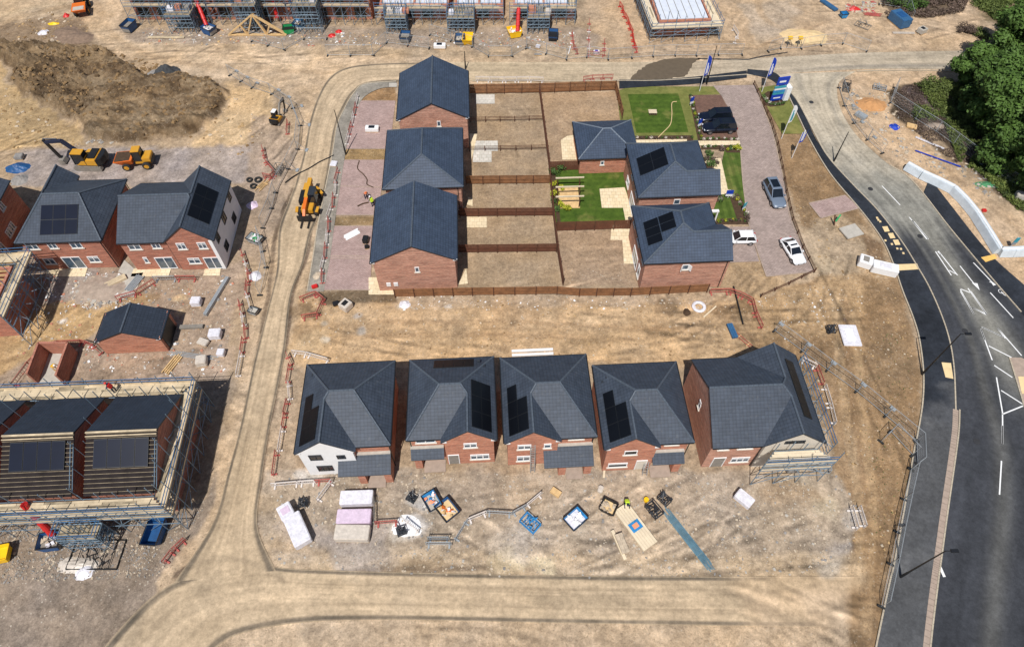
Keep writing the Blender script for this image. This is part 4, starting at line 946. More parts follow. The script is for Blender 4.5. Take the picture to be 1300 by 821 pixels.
t = showhome('show home with a stepped group of solar panels, nearest the sandy strip', (817.7, 335), 8.95, 5.5, 3.55, [(2.2, 3.35, .8, 2.35), (3.4, 4.55, .8, 2.35), (4.6, 5.75, .8, 2.35), (3.4, 4.55, 2.4, 3.95), (4.6, 5.75, 2.4, 3.95)], [(1.4, 3.9, .9, 1.1, 2), (4.4, 3.8, 1.3, 1.1, 2), (7.2, 3.8, 1.0, 1.1, 2), (2.0, .5, .9, 1.9, 1), (4.3, .1, 2.4, 2.1, 3)])
pipes(t, [(9.7, .24)], 5.3)
# open casements on the near end wall
m = MB(); m.bar((4.7, .3, 4.1), (4.4, -.1, 4.1), .06, .9); m.bar((5.3, .3, 4.1), (5.6, -.1, 4.1), .06, .9); m.build('casement', 'white', t)
# detached hipped garage of the show home
t = place('garage', 'hipped brick garage with pale ridge lines beside the first show home', 'garage', (734.5, 202.4), 2.9, (0, 0), 3)
V = [(0, 0, 2.9), (8.2, 0, 2.9), (8.2, 7.6, 2.9), (0, 7.6, 2.9), (3.6, 3.8, 4.75), (4.6, 3.8, 4.75)]
roof(t, V, [(0, 1, 5, 4), (1, 2, 5), (2, 3, 4, 5), (3, 0, 4)], ('tile_up', 'fascia')); ridges(t, V, [(0, 4), (1, 5), (2, 5), (3, 4), (4, 5)], 'ridge_light', .09)
m = MB(); m.bx(.3, 7.9, .3, 7.3, 0, 2.95); m.build('wall', 'brick', t); window(t, 3.3, .3, 1.5, .5, .7, 'F', 1); gutters(t, [((0, -.05), (8.2, -.05)), ((-.05, 0), (-.05, 7.6))], 2.9)
# ---- left cluster
t, mx, side, back = house_N('hipped brick house with six blue solar panels over its rear wall', (18.5, 309.2), (9.8, 11.0), 182.5, 9.8, 11.0, 3.7, .9, 6.0, zr=8.05, s=1.02, mirror=True, wall='brick_dark', gable='brick_dark')
for x, z, ww, hh, c, k in ((8.4, 3.75, 1.25, 1.05, 2, 'window'), (6.1, 3.8, 1.0, 1.0, 2, 'window'), (3.4, 3.75, 1.3, 1.1, 2, 'window'), (7.9, 1.0, 1.25, 1.05, 2, 'window'), (5.2, .08, 2.2, 2.1, 2, 'patio_door'), (2.6, 1.1, 1.3, 1.05, 2, 'window')): window(t, x, 10.68, z, ww, hh, 'B', c, kind=k)
pv(t, back, [(2.7 + k * 1.42, 4.12 + k * 1.42, .75 + j * 1.55, 2.3 + j * 1.55) for k in range(3) for j in (0, 1)], 'solar_blue')
pipes(t, [(.45, 10.75)], 5.2)
t, side = house_W('brick house with a white rendered side wall and a front cross wing', (147.4, 309.5), (0, 0), 2.6, 5.3, 5.8, 9.8, 4.95, 7.95, .88, wall='brick_dark', gable='brick_dark')
m = MB(); m.bx(10.78, 10.84, .02, 9.78, 0, 5.2); m.build('rendered_wall', 'render', t); m = MB(); m.bx(10.45, 10.85, -.02, .055, 0, 5.2); m.build('corner_trim', 'white', t)
for x, z, ww, hh, c, k, y in ((1.6, 3.75, 1.4, 1.05, 2, 'window', .32), (4.1, 3.85, 1.0, .95, 2, 'window', .32), (1.9, 1.3, .5, 1.0, 1, 'window', .32), (4.0, .08, 2.1, 2.1, 2, 'patio_door', .32), (7.1, 3.8, 1.0, 1.1, 2, 'window', .06), (9.5, 3.8, 1.0, 1.1, 2, 'window', .06), (7.6, 1.15, 1.4, 1.0, 2, 'window', .06), (9.7, .08, 1.9, 2.1, 2, 'patio_door', .06)): window(t, x, y, z, ww, hh, 'F', c, kind=k)
for y, z, ww, hh in ((1.5, 3.4, 1.0, 1.2), (4.8, 3.2, 1.2, 1.3), (8.2, 3.4, 1.0, 1.2), (2.4, .9, 1.2, 1.2), (7.0, .9, 1.2, 1.2)): window(t, 10.84, y, z, ww, hh, 'R', 2, glass='darkglass', mat='fascia', sill=False)
pv(t, side, [(1.9 + 1.75 * k, 3.65 + 1.75 * k, .75 + .95 * j, 1.7 + .95 * j) for k in range(3) for j in (0, 1)])
t = house_gable('dark brick house cut by the left edge, beyond the scaffolded shell', (12.5, 229), (9.0, 10.0), 4, 9.0, 10.0, 5.2, 7.8, wall='brick_dark', tile='tile')
for y, z in ((3.2, 3.7), (6.5, 3.7), (4.6, 1.0), (5.6, 1.0), (2.2, 1.0)): window(t, 8.7, y, z, .9, 1.1, 'R', 2)
# single garage, ridge running away
t = house_gable('small brick garage with dark gabled roof in the left yard', (119.5, 434.6), (0, 0), 3, 7.05, 3.9, 2.55, 4.25, wall='brick', tile='tile_dark', name='garage', cat='garage', i=.12)
m = MB(); m.bx(6.95, 6.99, .5, 3.3, 0, 2.2); m.build('garage_door', 'black', t)
# second garage, walls only
t = thing('garage_shell', 'roofless brick garage walls with a pale concrete floor', 'garage shell', G(56, 489), R(2))
a = G(48, 487); b = G(84, 489); c_ = G(98, 448); d_ = G(62, 448)
O = G(56, 489); q = Matrix.Rotation(-R(2), 3, 'Z'); A, B, Cc, D = [q @ (v - O) for v in (a, b, c_, d_)]
for nm, p1, p2 in (('w', A, D), ('w', D, Cc), ('w', Cc, B)):
    m = MB(); m.bar(p1 + Vector((0, 0, 1.1)), p2 + Vector((0, 0, 1.1)), .22, 2.2); m.build('wall', 'brick_dark', t)
m = MB(); m.prism([tuple(v)[:2] for v in (A, B, Cc, D)], 0, .06); m.build('floor', 'concrete', t)
# ------------------------------------------------------------------ scaffolding
def scaffold(label, pxl, rings, lifts, step=2.1, rz=0, board='board', top=1.0, decks=None, sides=None, lattice=True, pole='scaf', loc=None, width=1.25, group=None, rails=('scaf_blue',)):
    """rings: outer polygon (world tuples, closed). poles on outer and inner lines, boards between, rails above"""
    P = [Vector((x, y, 0)) for x, y in rings]; c = sum(P, Vector()) / len(P)
    t = thing('scaffolding', label, 'scaffolding', (P[0].x, P[0].y, 0), 0, group); O = P[0]
    n = len(P); zt = lifts[-1] + top; sides = sides if sides is not None else range(n)
    # inner polygon offset
    inner = []
    for i in range(n):
        a, b, d = P[i - 1], P[i], P[(i + 1) % n]; e1 = (b - a).normalized(); e2 = (d - b).normalized(); n1 = Vector((-e1.y, e1.x, 0)); n2 = Vector((-e2.y, e2.x, 0))
        if (c - b).dot(n1 + n2) < 0: n1, n2 = -n1, -n2
        k = (n1 + n2) / max(.3, 1 + n1.dot(n2)); inner.append(b + k * width)
    decks = decks if decks is not None else [lifts[-1]]
    rr = random.Random(len(label)); cache = {}
    for i in sides:
        a, b = P[i], P[(i + 1) % n]; ai, bi = inner[i], inner[(i + 1) % n]; L = (b - a).length; k = max(1, round(L / step))
        for j in range(k + 1):
            if j == k and (i + 1) % n in sides: continue
            for p in (a.lerp(b, j / k), ai.lerp(bi, j / k)):
                m = MB(); h = zt + rr.uniform(-.1, 1.1); m.tube((0, 0, 0), (0, 0, h), .045, 5); m.build('standard', pole, t, p - O)
        led = MB(); brc = MB()
        for z in lifts:
            for u, v in ((a, b), (ai, bi)): led.tube(u - O + Vector((0, 0, z - .1)), v - O + Vector((0, 0, z - .1)), .04, 5)
            for j in range(k + 1): led.tube(a.lerp(b, j / k) - O + Vector((0, 0, z - .14)), ai.lerp(bi, j / k) - O + Vector((0, 0, z - .14)), .04, 5)
        led.build('ledger', pole, t)
        for z in lifts[(-2 if len(lifts) > 1 else -1):]:
            rl = MB()
            for dz in (.5, 1.0): rl.tube(a - O + Vector((0, 0, z + dz)), b - O + Vector((0, 0, z + dz)), .04, 5)
            rl.build('guard_rail', rails[0] if z == lifts[-1] else pole, t)
        zs = [0] + list(lifts)
        for j in range(0, k, 1):
            for q in range(len(zs) - 1):
                if (j + q) % 3 != 2: brc.tube(a.lerp(b, j / k) - O + Vector((0, 0, zs[q])), a.lerp(b, (j + 1) / k) - O + Vector((0, 0, zs[q + 1])), .032, 5)
        brc.build('brace', pole, t)
        for z in decks:
            m = MB(); bw = .225; nb = int(width / (bw + .012))
            e = (b - a).normalized(); nrm = ((ai - a) - e * (ai - a).dot(e)).normalized(); s0 = (ai - a).dot(e); s1 = L - (b - bi).dot(e)
            for r_ in range(nb):
                f = (r_ + .5) / nb; x0 = s0 * f; x1 = L - (L - s1) * f; x = x0
                while x < x1 - .2:
                    l = min(rr.choice((2.4, 3.0, 3.9)), x1 - x); p0 = a - O + e * x + nrm * (r_ + .5) * (bw + .012); p1 = p0 + e * (l - .04)
                    zz_ = z + rr.uniform(0, .012); m.bar(p0 + Vector((0, 0, zz_)), p1 + Vector((0, 0, zz_)), bw, .04, mi=0 if rr.random() < .85 else 1); x += l
            m.build('deck_boards', [board, 'plank'], t)
            tb = MB(); tb.bar(a - O + Vector((0, 0, z + .13)), b - O + Vector((0, 0, z + .13)), .04, .2); tb.build('toe_board', board, t)
    return t
def W2(*pts): return [tuple(G(*p[:2], p[2] if len(p) > 2 else 0))[:2] for p in pts]
# left lower pair of houses under construction: deck ring at 5.3 m
rot = R(2.6); u = Vector((math.cos(rot), math.sin(rot), 0)); v = Vector((-u.y, u.x, 0))
S0 = Vector((-31.7, 21.9, 0)); q = lambda a, b: S0 + u * a + v * b
ring_ = [tuple(q(a, b))[:2] for a, b in ((-23.5, -1.5), (1.15, -1.5), (.9, 11.3), (-23.5, 11.3))]
scaffold('tall scaffolding with boarded decks wrapped round the houses being tiled', None, ring_, (1.9, 3.6, 5.25), decks=[3.6, 5.25], sides=[0, 1, 2], width=1.35, step=1.8)
def shell(label, px0, w=6.3, first=True):
    o = q(px0 - w, 0); t = thing('unfinished_house', label, 'house', (o.x, o.y, 0), rot, 'houses being tiled inside the scaffolding'); ze = 5.6; zr = 8.3; d = 9.8; yr = 4.9
    m = MB(); m.bx(.15, w - .15, .3, d - .3, 0, ze)
    for x in (.15, w - .45): m.add([(x, .3, ze + .003), (x + .3, .3, ze + .003), (x + .3, d - .3, ze + .003), (x, d - .3, ze + .003), (x, yr, zr - .25), (x + .3, yr, zr - .25)], [(0, 3, 4), (1, 5, 2), (0, 4, 5, 1), (4, 3, 2, 5), (0, 1, 2, 3)])
    m.build('wall', 'brick_dark', t)
    V = [(0, yr, zr), (w, yr, zr), (w, d, ze), (0, d, ze)]; roof(t, V, [(0, 1, 2, 3)], ('tile_dark', 'fascia'))
    sl = (zr - ze) / yr
    V = [(0, 0, ze), (w, 0, ze), (w, yr, zr), (0, yr, zr)]; r = roof(t, [(x, y, z - .06) for x, y, z in V], [(0, 1, 2, 3)], ('membrane', 'fascia'), .1, 'roof_felt')
    for k in range(14):
        y = .2 + k * .345
        m = MB(); m.bar((0, y, ze + sl * y + .02), (w, y, ze + sl * y + .02), .035, .03); m.build('batten', 'plank', t)
    m = MB(); m.bar((0, yr - .15, zr + .05), (w, yr - .15, zr + .05), .16, .08); m.bar((0, yr - .45, zr - .12), (w, yr - .45, zr - .12), .1, .06); m.build('ridge_board', 'board', t)
    pv(t, lambda a, r_: (a, r_, ze + sl * r_ + .06), [(.8 + k * 1.22, 2.0 + k * 1.22, 2.0, 4.25) for k in range(4)], 'solar_blue')
    for y in (.6, 5.0):
        for x in (w + .25,): m = MB(); [m.tube((x, y - .4, z), (x, y + 3.2, z + (2.2 if y < 3 else -2.0)), .035, 5) for z in (ze + .4, ze + .9)]; [m.tube((x, y - .4 + kk, ze - .6), (x, y - .4 + kk, ze + 1.4 + kk * .6), .035, 5) for kk in (0, 1.8, 3.4)]; m.build('edge_rail', 'scaf', t)
    return t
M['membrane'] = pm('membrane', C(44, 39, 39), .25, 1.5, .95, spec=.1)
M['floor_board'] = pm('floor_board', C(206, 212, 222), .08, 1.2, .5)
shell('half-tiled house with bare battens and blue solar panels, at the right end of the scaffolding', .0)
shell('half-tiled house with bare battens and blue solar panels, middle of the scaffolding', -7.35)
shell('half-tiled house at the picture edge inside the scaffolding, mostly out of view', -14.9)
# the scaffolded shell above it
p = [G(41, 321, 5.3), G(5, 405, 5.3)]
e = (p[0] - p[1]); e.z = 0; e.normalize(); nn = Vector((-e.y, e.x, 0)); a_, b_ = p[1], p[0]
scaffold('scaffolding with a long boarded deck around the roofless brick shell at the left edge', None, [tuple(a_ + nn * 9)[:2], tuple(a_)[:2], tuple(b_)[:2], tuple(b_ + nn * 9)[:2]], (2.0, 3.8, 5.3), decks=[5.3], sides=[1, 2], width=1.4)
t = thing('unfinished_house', 'roofless brick house shell with timber joists at the left edge', 'house', (a_.x, a_.y, 0), math.atan2(-nn.y, -nn.x))
m = MB(); L = (b_ - a_).length
for x0, x1, y0, y1 in ((-8.5, -1.7, 1.6, 1.9), (-8.5, -1.7, L - 2.0, L - 1.7), (-2.0, -1.7, 1.9, L - 2.0)): m.bx(x0, x1, y0, y1, 0, 5.2)
m.build('wall', 'brick_dark', t); m = MB()
for k in range(12): m.bx(-8.4, -2.05, 2.1 + k * .6, 2.16 + k * .6, 4.9, 5.15)
m.build('joist', 'timber', t)
for i, (a0, a1, lb) in enumerate(((-8.8, -5.2, 'loading tower of scaffold tubes beside the red chute on the left gravel'),)):
    o = scaffold(lb, None, [tuple(q(a, b))[:2] for a, b in ((a0, -3.1), (a1, -3.1), (a1, -1.7), (a0, -1.7))], (1.2, 2.2, 3.4), step=1.0, decks=[], width=.9, top=.6)
    m = MB(); m.bx(.1, a1 - a0 - .1, .1, 1.3, 3.4, 3.45); m.build('platform', 'plank', o); o.children[-1]
# scaffold bay at the right house of the front row
rot5 = R(3); o5 = G(905.1, 569.2, 5.2); q5 = lambda a, b: (o5.x + a * math.cos(rot5) - b * math.sin(rot5), o5.y + a * math.sin(rot5) + b * math.cos(rot5))
scaffold('boarded scaffolding across the front of the cream cross wing', None, [q5(4.5, -1.7), q5(11.2, -1.7), q5(11.2, -.25), q5(4.5, -.25)], (1.8, 3.5, 4.9), decks=[3.5, 4.9], sides=[0], width=1.3, board='board_pale')
scaffold('open tube scaffolding without boards down the right side of the largest front-row house', None, [q5(11.9, .1), q5(11.9, 9.9), q5(10.75, 9.9), q5(10.75, .1)], (2.0, 4.0), decks=[], sides=[0], width=.9, step=1.7)
# timber frame terrace along the top
def block(label, x0, x1, y0, h, wall, floor, depth=11, name='terrace_shell', grp=None):
    a = thing(name, label, 'unfinished building', (x0, y0, 0)); m = MB(); w = x1 - x0
    m.bx(0, w, 0, .3, 0, h); m.bx(0, .3, .3, depth, 0, h); m.bx(w - .3, w, .3, depth, 0, h); m.bx(w / 2 - .15, w / 2 + .15, .3, depth, 0, h - .02); m.build('wall', wall, a)
    if floor:
        for k in range(4):
            f = MB(); xa = .35 + (w - .7) / 4 * k; f.bx(xa, xa + (w - .7) / 4 - .08, .4, depth, h - .45, h - .28); f.build('floor_panel', floor, a)
        for k in range(int(w / .6)):
            pass
        b = MB()
        for k in range(int((w - .8) / .62)): b.bx(.5 + k * .62, .58 + k * .62, .45, depth, h - .277, h - .22)
        b.build('joist', 'board', a)
    for k in range(max(1, int(w / 3.2))):
        x = 1.5 + k * 3.2
        if x < w - 1: window(a, x, 0, .3, 1.9, 1.9, 'F', 2, glass='black', mat='plank', kind='opening')  # black sheets in the openings paint the dark interior of the shell
        if x < w - 1 and h > 4: window(a, x, 0, 2.9, 1.6, 1.5, 'F', 2, glass='black', mat='plank', kind='opening')
    return a
g = G(430, 22); Y0 = G(400, 30)[1] + 1.2
for i, (xa, xb, h, wl, fl) in enumerate(((-63, -50, 5.0, 'brick_dark', 'floor_board'), (-49.5, -37, 5.0, 'brick_dark', None), (-36.5, -23.5, 5.0, 'brick', 'floor_board'), (-22, -10.5, 2.7, 'brick', 'floor_board'), (-9.5, -1.5, 2.7, 'brick', 'floor_board'), (0.2, 10.4, 2.7, 'brick_buff', 'floor_board'))):
    block(['two-storey brick shell behind scaffolding at the left end of the terrace row', 'two-storey brick shell behind the first red telehandler boom', 'two-storey brick shell behind the roof truss', 'single-storey brick shell with white floor panels left of the terrace middle', 'narrow single-storey shell with white floor panels in the terrace row', 'single-storey shell with white floor panels at the right end of the terrace row'][i], xa, xb, Y0, h, wl, fl)
    lf = (1.7, 3.4, 5.0) if h > 4 else (1.5, 2.9)
    scaffold(['scaffolding at the far left of the terrace row', 'scaffolding behind the first red boom', 'scaffolding above the timber roof truss', 'low scaffolding around the left white-floored shell', 'low scaffolding at the narrow white-floored shell', 'low scaffolding at the right end of the terrace row'][i], None,
             [(xa - .6, Y0 - 1.6), (xb + .1, Y0 - 1.6), (xb + .1, Y0 + 6), (xa - .6, Y0 + 6)], lf, step=1.6, decks=lf[1:] if h > 4 else [lf[-1]], sides=[0] if i not in (5,) else [0, 1], width=1.3)
# loading bays in front of the scaffolding (boarded towers of tubes)
for i, (px_, wd, zb) in enumerate(((236, 4.2, 3.4), (322, 3.6, 5.0), (395, 4.0, 5.0), (505, 3.4, 2.9), (586, 4.4, 2.9), (683, 3.6, 2.9))):
    x = G(px_, 40)[0]
    o = scaffold(['loading tower of scaffold tubes, far left of the terrace', 'loading tower of scaffold tubes behind the roof truss', 'loading tower of scaffold tubes right of the roof truss', 'low loading tower nearest the blue tipping skip', 'low loading tower holding wrapped packs, above the yellow and blue skips', 'low loading tower right of the yellow telehandler'][i], None,
                 [(x - wd / 2, Y0 - 4.3), (x + wd / 2, Y0 - 4.3), (x + wd / 2, Y0 - 1.8), (x - wd / 2, Y0 - 1.8)], (1.3, zb / 2 + .4, zb), step=.95, decks=[], width=1.1)
    m = MB(); m.bx(0, wd, 0, 2.5, zb, zb + .05); m.build('platform', 'plank', o)
    rr = random.Random(i)
    for k in range(3):
        if rr.random() < .85:
            m = MB(); w_, d_2, h_ = rr.uniform(.8, 1.2), rr.uniform(.8, 1.2), rr.uniform(.5, .9); m.bx(0, w_, 0, d_2, 0, h_)
            tag(m.build('brick_pack', ['wrap', 'brick', 'block', 'wrap_beige'][(i + k) % 4], None, (x - wd / 2 + .3 + k * 1.3, Y0 - 3.6 + rr.random() * .5, zb + .052), R(rr.uniform(-6, 6)), bevel=.03), '%s pack of building material on the %s loading tower' % (['leftmost', 'middle', 'rightmost'][k], ['first', 'second', 'third', 'fourth', 'fifth', 'sixth'][i]), 'pack')
# detached slab house top right with a boarded scaffold ring
s0 = G(864, 46); rot6 = R(4.0); o6 = Vector((22.3, 98.6, 0)); q6 = lambda a, b: (o6.x + a * math.cos(rot6) - b * math.sin(rot6) - b * .03, o6.y + a * math.sin(rot6) + b * math.cos(rot6))
scaffold('scaffold ring with broad pale decks round the white-floored house shell', None, [q6(0, 0), q6(11.6, 0), q6(11.6, 16), q6(0, 16)], (1.4, 2.5), decks=[2.5], sides=[0, 1, 3], width=1.5, board='board_pale')
t = thing('unfinished_house', 'detached house shell with white floor panels between joists, top of the picture', 'house', (*q6(1.6, 1.8), 0), rot6)
m = MB(); m.bx(0, 8.6, 0, .3, 0, 2.75); m.bx(0, .3, .3, 14, 0, 2.75); m.bx(8.3, 8.6, .3, 14, 0, 2.75); m.build('wall', 'brick', t)
for j in (0, 1):
    m = MB(); m.bx(.45, 8.15, .5 + j * 6.4, 6.5 + j * 6.4, 2.5, 2.72); m.build('floor_panel', 'floor_board', t)
    for k in range(6): m = MB(); m.bx(1.2 + k * 1.2, 1.26 + k * 1.2, .6 + j * 6.4, 6.3 + j * 6.4, 2.72, 2.8); m.build('joist', 'concrete_dk', t)
# ------------------------------------------------------------------ timber fences
def wfence(label, pts, h=1.8, mat='fence', bay=2.4, boarded=True, rails=True, side=-1, px=True, cat='fence', pc=.1):
    P = [G(*p) for p in pts] if px else pts; O = P[0].copy(); t = thing('timber_fence', label, cat, (O.x, O.y, 0))
    for a, b in zip(P[:-1], P[1:]):
        L = (b - a).length; n = max(1, round(L / bay)); e = (b - a) / n; d = e.normalized(); nr = Vector((-d.y, d.x, 0)) * side
        for k in range(n + 1):
            if k == n and b is not P[-1]: continue
            p = a + e * k - O; m = MB(); m.bx(-pc / 2, pc / 2, -pc / 2, pc / 2, 0, h + .08); m.build('post', 'post', t, p + nr * .07, math.atan2(d.y, d.x))
        for k in range(n):
            p = a + e * k - O + d * .05; r = a + e * (k + 1) - O - d * .05
            if boarded:
                m = MB(); nb = int((r - p).length / .15)
                for j in range(nb):
                    u0 = p.lerp(r, j / nb); u1 = p.lerp(r, (j + .93) / nb); off = nr * (-.012 if j % 2 else 0)
                    m.bar(u0 + off + Vector((0, 0, h / 2 + .05)), u1 + off + Vector((0, 0, h / 2 + .05)), .02, h - .1, mi=0)
                m.build('panel', mat, t)
            if rails:
                m = MB()
                for z in ((.35, .95, 1.55) if boarded else (.4 * h, .72 * h, .98 * h)): m.bar(p + nr * .05 + Vector((0, 0, z)), r + nr * .05 + Vector((0, 0, z)), .05 if boarded else .04, .08 if boarded else .06)
                m.build('rail', mat if boarded else 'post', t)
    return t
wfence('long boarded timber fence along the far road above the bare gardens', [(596, 119.5), (684.5, 118), (781, 115)], 1.75)
wfence('boarded timber fence running away down the middle of the gardens', [(684.5, 118), (696, 207), (702, 275), (707, 318), (714, 362)], 1.7, 'fence_red', side=1)
wfence('short boarded fence side-on between the bare garden and the far lawn', [(781, 115), (790, 152)], 1.7, 'fence')
wfence('boarded garden fence from the hipped house across to the middle fence', [(592, 234), (698, 233)], 1.5, 'fence')
wfence('boarded garden fence level with the rear of the nearest semi', [(584, 275), (702, 274)], 1.5, 'fence_red')
wfence('boarded garden fence halfway along the nearest semi', [(582, 321), (706, 319.5)], 1.5, 'fence_red')
wfence('low post and rail garden fence, farthest of the two open ones', [(598, 155), (690, 153)], .9, boarded=False, bay=2.0)
wfence('low post and rail garden fence, nearer of the two open ones', [(596, 192), (694, 190)], .9, boarded=False, bay=2.0)
wfence('long boarded timber fence bordering the sandy strip', [(502, 377), (600, 375), (707, 373.5), (735, 376), (800, 375.5), (897, 370.5)], 1.55, 'fence')
wfence('dark closed fence joining the hipped garage to the garden fence', [(697, 217), (735, 216)], 1.7, 'fence_red', rails=False)
wfence('dark closed fence along the near edge of the show garden lawn', [(706, 293.5), (803, 290.5)], 1.7, 'fence_red', rails=False)
wfence('knee-high brown rail fence curving along the block-paved drive', [(957, 108), (966, 128), (978, 155), (987, 185), (993, 215), (998, 245), (1006, 280), (1019, 315), (1034, 346)], .75, boarded=False, bay=1.9)
wfence('knee-high rail fence running from the drive corner to the red barriers', [(1034, 346), (1002, 362), (966, 378)], .75, boarded=False, bay=2.0)
# ------------------------------------------------------------------ mesh fencing (temporary)
_hp = {}
def heras_mesh(L, h):
    k = (round(L, 1), h)
    if k not in _hp:
        m = MB(); r = .028
        m.tube((0, 0, .1), (0, 0, h), r, 5); m.tube((L, 0, .1), (L, 0, h), r, 5); m.tube((0, 0, h), (L, 0, h), r, 5); m.tube((0, 0, .2), (L, 0, .2), r, 5)
        n = int(L / .2)
        for j in range(1, n): m.bar((L * j / n, 0, .2), (L * j / n, 0, h), .009)
        for z in (.6, 1.0, 1.4, 1.8): m.bar((0, 0, z), (L, 0, z), .008)
        f = MB(); f.bx(-.11, .11, -.33, .33, 0, .14)
        a = m.build('mesh_panel', 'galv'); b = f.build('foot_block', 'rubber', bevel=.03); _hp[k] = (a.data, b.data); bpy.data.objects.remove(a); bpy.data.objects.remove(b)
    return _hp[k]
def heras(label, pts, h=2.0, bay=3.4, px=True, brace=False):
    P = [G(*p) for p in pts]; O = P[0].copy(); t = thing('mesh_fence', label, 'fence', (O.x, O.y, 0))
    for a, b in zip(P[:-1], P[1:]):
        L = (b - a).length; n = max(1, round(L / bay)); ang = math.atan2(b.y - a.y, b.x - a.x); md = heras_mesh(L / n - .05, h)
        for k in range(n):
            p = a.lerp(b, k / n) - O; link('mesh_panel', md[0], t, p, ang); link('foot_block', md[1], t, p, ang)
            if brace:
                m = MB(); m.tube((0, 0, 1.6), (0, 1.3, .05), .022, 5); m.tube((0, 0, .05), (0, 1.3, .05), .02, 5); m.bx(-.3, .3, 1.15, 1.5, 0, .14, 0); m.build('brace', 'galv', t, p, ang)
    link('foot_block', md[1], t, P[-1] - O, ang)
    return t
heras('temporary mesh fence sweeping round the haul road corner', [(292, 96), (320, 112), (345, 120), (372, 138), (381, 160), (378, 190), (366, 215), (350, 245)], brace=True)
heras('temporary mesh fence from the far corner to the white barrier line', [(350, 245), (345, 265), (334, 290)])
heras('temporary mesh fence in front of the truss and red barriers', [(320, 53), (361, 64), (386, 50), (415, 50)], brace=False)
heras('temporary mesh fence bay standing out beside the far haul road', [(416, 71), (474, 71), (491, 55), (545, 62)])
heras('temporary mesh fence in front of the yellow skip and telehandler', [(546, 45), (600, 60), (620, 72), (650, 72), (669, 61)])
heras('temporary mesh fence along the road below the white slab house', [(668, 62), (719, 76), (745, 73), (772, 76), (802, 74), (829, 72)])
heras('temporary mesh fence from the slab house towards the junction', [(829, 72), (857, 71), (884, 71), (912, 70), (942, 70)])
heras('temporary mesh fence beside the two hi-vis markers at the junction', [(975, 66), (991, 62), (1017, 62), (1042, 58), (1070, 56), (1100, 66)])
heras('temporary mesh fence on the bend beside the far road', [(1065, 112), (1072, 135), (1084, 157), (1101, 178), (1120, 195)], brace=True)
heras('temporary mesh fence around the scrub in front of the big trees', [(1136, 112), (1130, 131), (1162, 152), (1188, 168), (1210, 184), (1238, 205)])
heras('temporary mesh fence leading away right past the scrub', [(1238, 205), (1262, 222), (1300, 246), (1330, 262)])
heras('long temporary mesh fence crossing the brown soil to the pavement', [(983, 420), (1018, 446), (1050, 470), (1087, 497), (1124, 528), (1163, 560)], brace=True)
heras('temporary mesh fence down the edge of the pavement', [(1163, 560), (1164, 590), (1156, 596)])
heras('temporary mesh fence along the lower pavement edge', [(1156, 596), (1147, 634), (1138, 675), (1130, 716), (1118, 770)])
heras('small temporary mesh enclosure near the bend of the pavement fence', [(1118, 561), (1130, 548), (1158, 578)]); heras('temporary mesh fence in the scrub at the top right', [(1116, 6), (1150, 12), (1155, 30)])
heras('temporary mesh fence panels beside the left yard road', [(330, 300), (338, 340), (330, 375)])
# ------------------------------------------------------------------ plastic pedestrian barriers
_bp = {}
def bar_mesh(L, mat, flat=False):
    k = (round(L, 1), mat)
    if k not in _bp:
        m = MB(); m.bx(0, L, -.02, .02, .93, 1.0); m.bx(0, L, -.02, .02, .3, .35); m.bx(0, .06, -.025, .025, .1, 1.0); m.bx(L - .06, L, -.025, .025, .1, 1.0); m.bx(.08, L - .08, -.015, .015, .8, .85)
        for j in range(1, 9): x = L * j / 9; m.bx(x - .015, x + .015, -.012, .012, .35, .8)
        f = MB(); f.bx(-.08, .08, -.3, .3, 0, .09)
        a = m.build('barrier_panel', mat); b = f.build('foot', mat); _bp[k] = (a.data, b.data); bpy.data.objects.remove(a); bpy.data.objects.remove(b)
    return _bp[k]
def barriers(label, pts, pat=('red_faded',), bay=2.0, mess=0.0):
    P = [G(*p) for p in pts]; O = P[0].copy(); t = thing('barrier_run', label, 'barrier', (O.x, O.y, 0)); c = 0; rr = random.Random(len(label))
    for a, b in zip(P[:-1], P[1:]):
        L = (b - a).length; n = max(1, round(L / bay)); ang = math.atan2(b.y - a.y, b.x - a.x)
        for k in range(n):
            mat = pat[c % len(pat)]; c += 1; md = bar_mesh(L / n, mat); p = a.lerp(b, k / n) - O; r = ang + rr.uniform(-mess, mess)
            o = link('barrier_panel', md[0], t, p, r); link('foot', md[1], o, (.25, 0, 0)); link('foot', md[1], o, (L / n - .25, 0, 0))
    return t
RW = ('red_faded', 'barrier_white')
barriers('red and white barriers standing down the left of the front row', [(365, 452), (369, 466), (366, 510), (360, 545), (352, 575), (349, 605)], ('red_faded', 'red_faded', 'barrier_white'), mess=.12)
barriers('white and red barriers enclosing the corner of the front-row yard', [(346, 618), (380, 615), (423, 612), (404, 638)], ('barrier_white', 'barrier_white', 'red_faded'))
barriers('white barriers lying behind the white gabled house', [(372, 450), (390, 452), (418, 460)], ('barrier_white', 'barrier_white'))
barriers('red and white barriers beside the wrapped packs and sand spill', [(476, 633), (477, 666), (506, 664)], ('concrete_dk', 'red_faded'))
barriers('grey steel barriers curving across the front-row yard', [(578, 688), (594, 662), (618, 652), (650, 654), (668, 644), (687, 628)], ('galv', 'barrier_white', 'galv'))
barriers('grey steel barrier standing alone in the front-row yard', [(541, 692), (574, 692)], ('galv',), 2.2)
barriers('grey steel barrier just behind the lone one', [(543, 685), (571, 685)], ('galv',), 2.2)
barriers('pale barrier propped beside the sand spill', [(514, 662), (532, 677)], ('barrier_white',), 2.2)
barriers('white barrier on the brown soil by the road', [(1078, 645), (1086, 673)], ('barrier_white',), 2.2); barriers('second white barrier on the brown soil by the road', [(1088, 645), (1096, 671)], ('barrier_white',), 2.2)
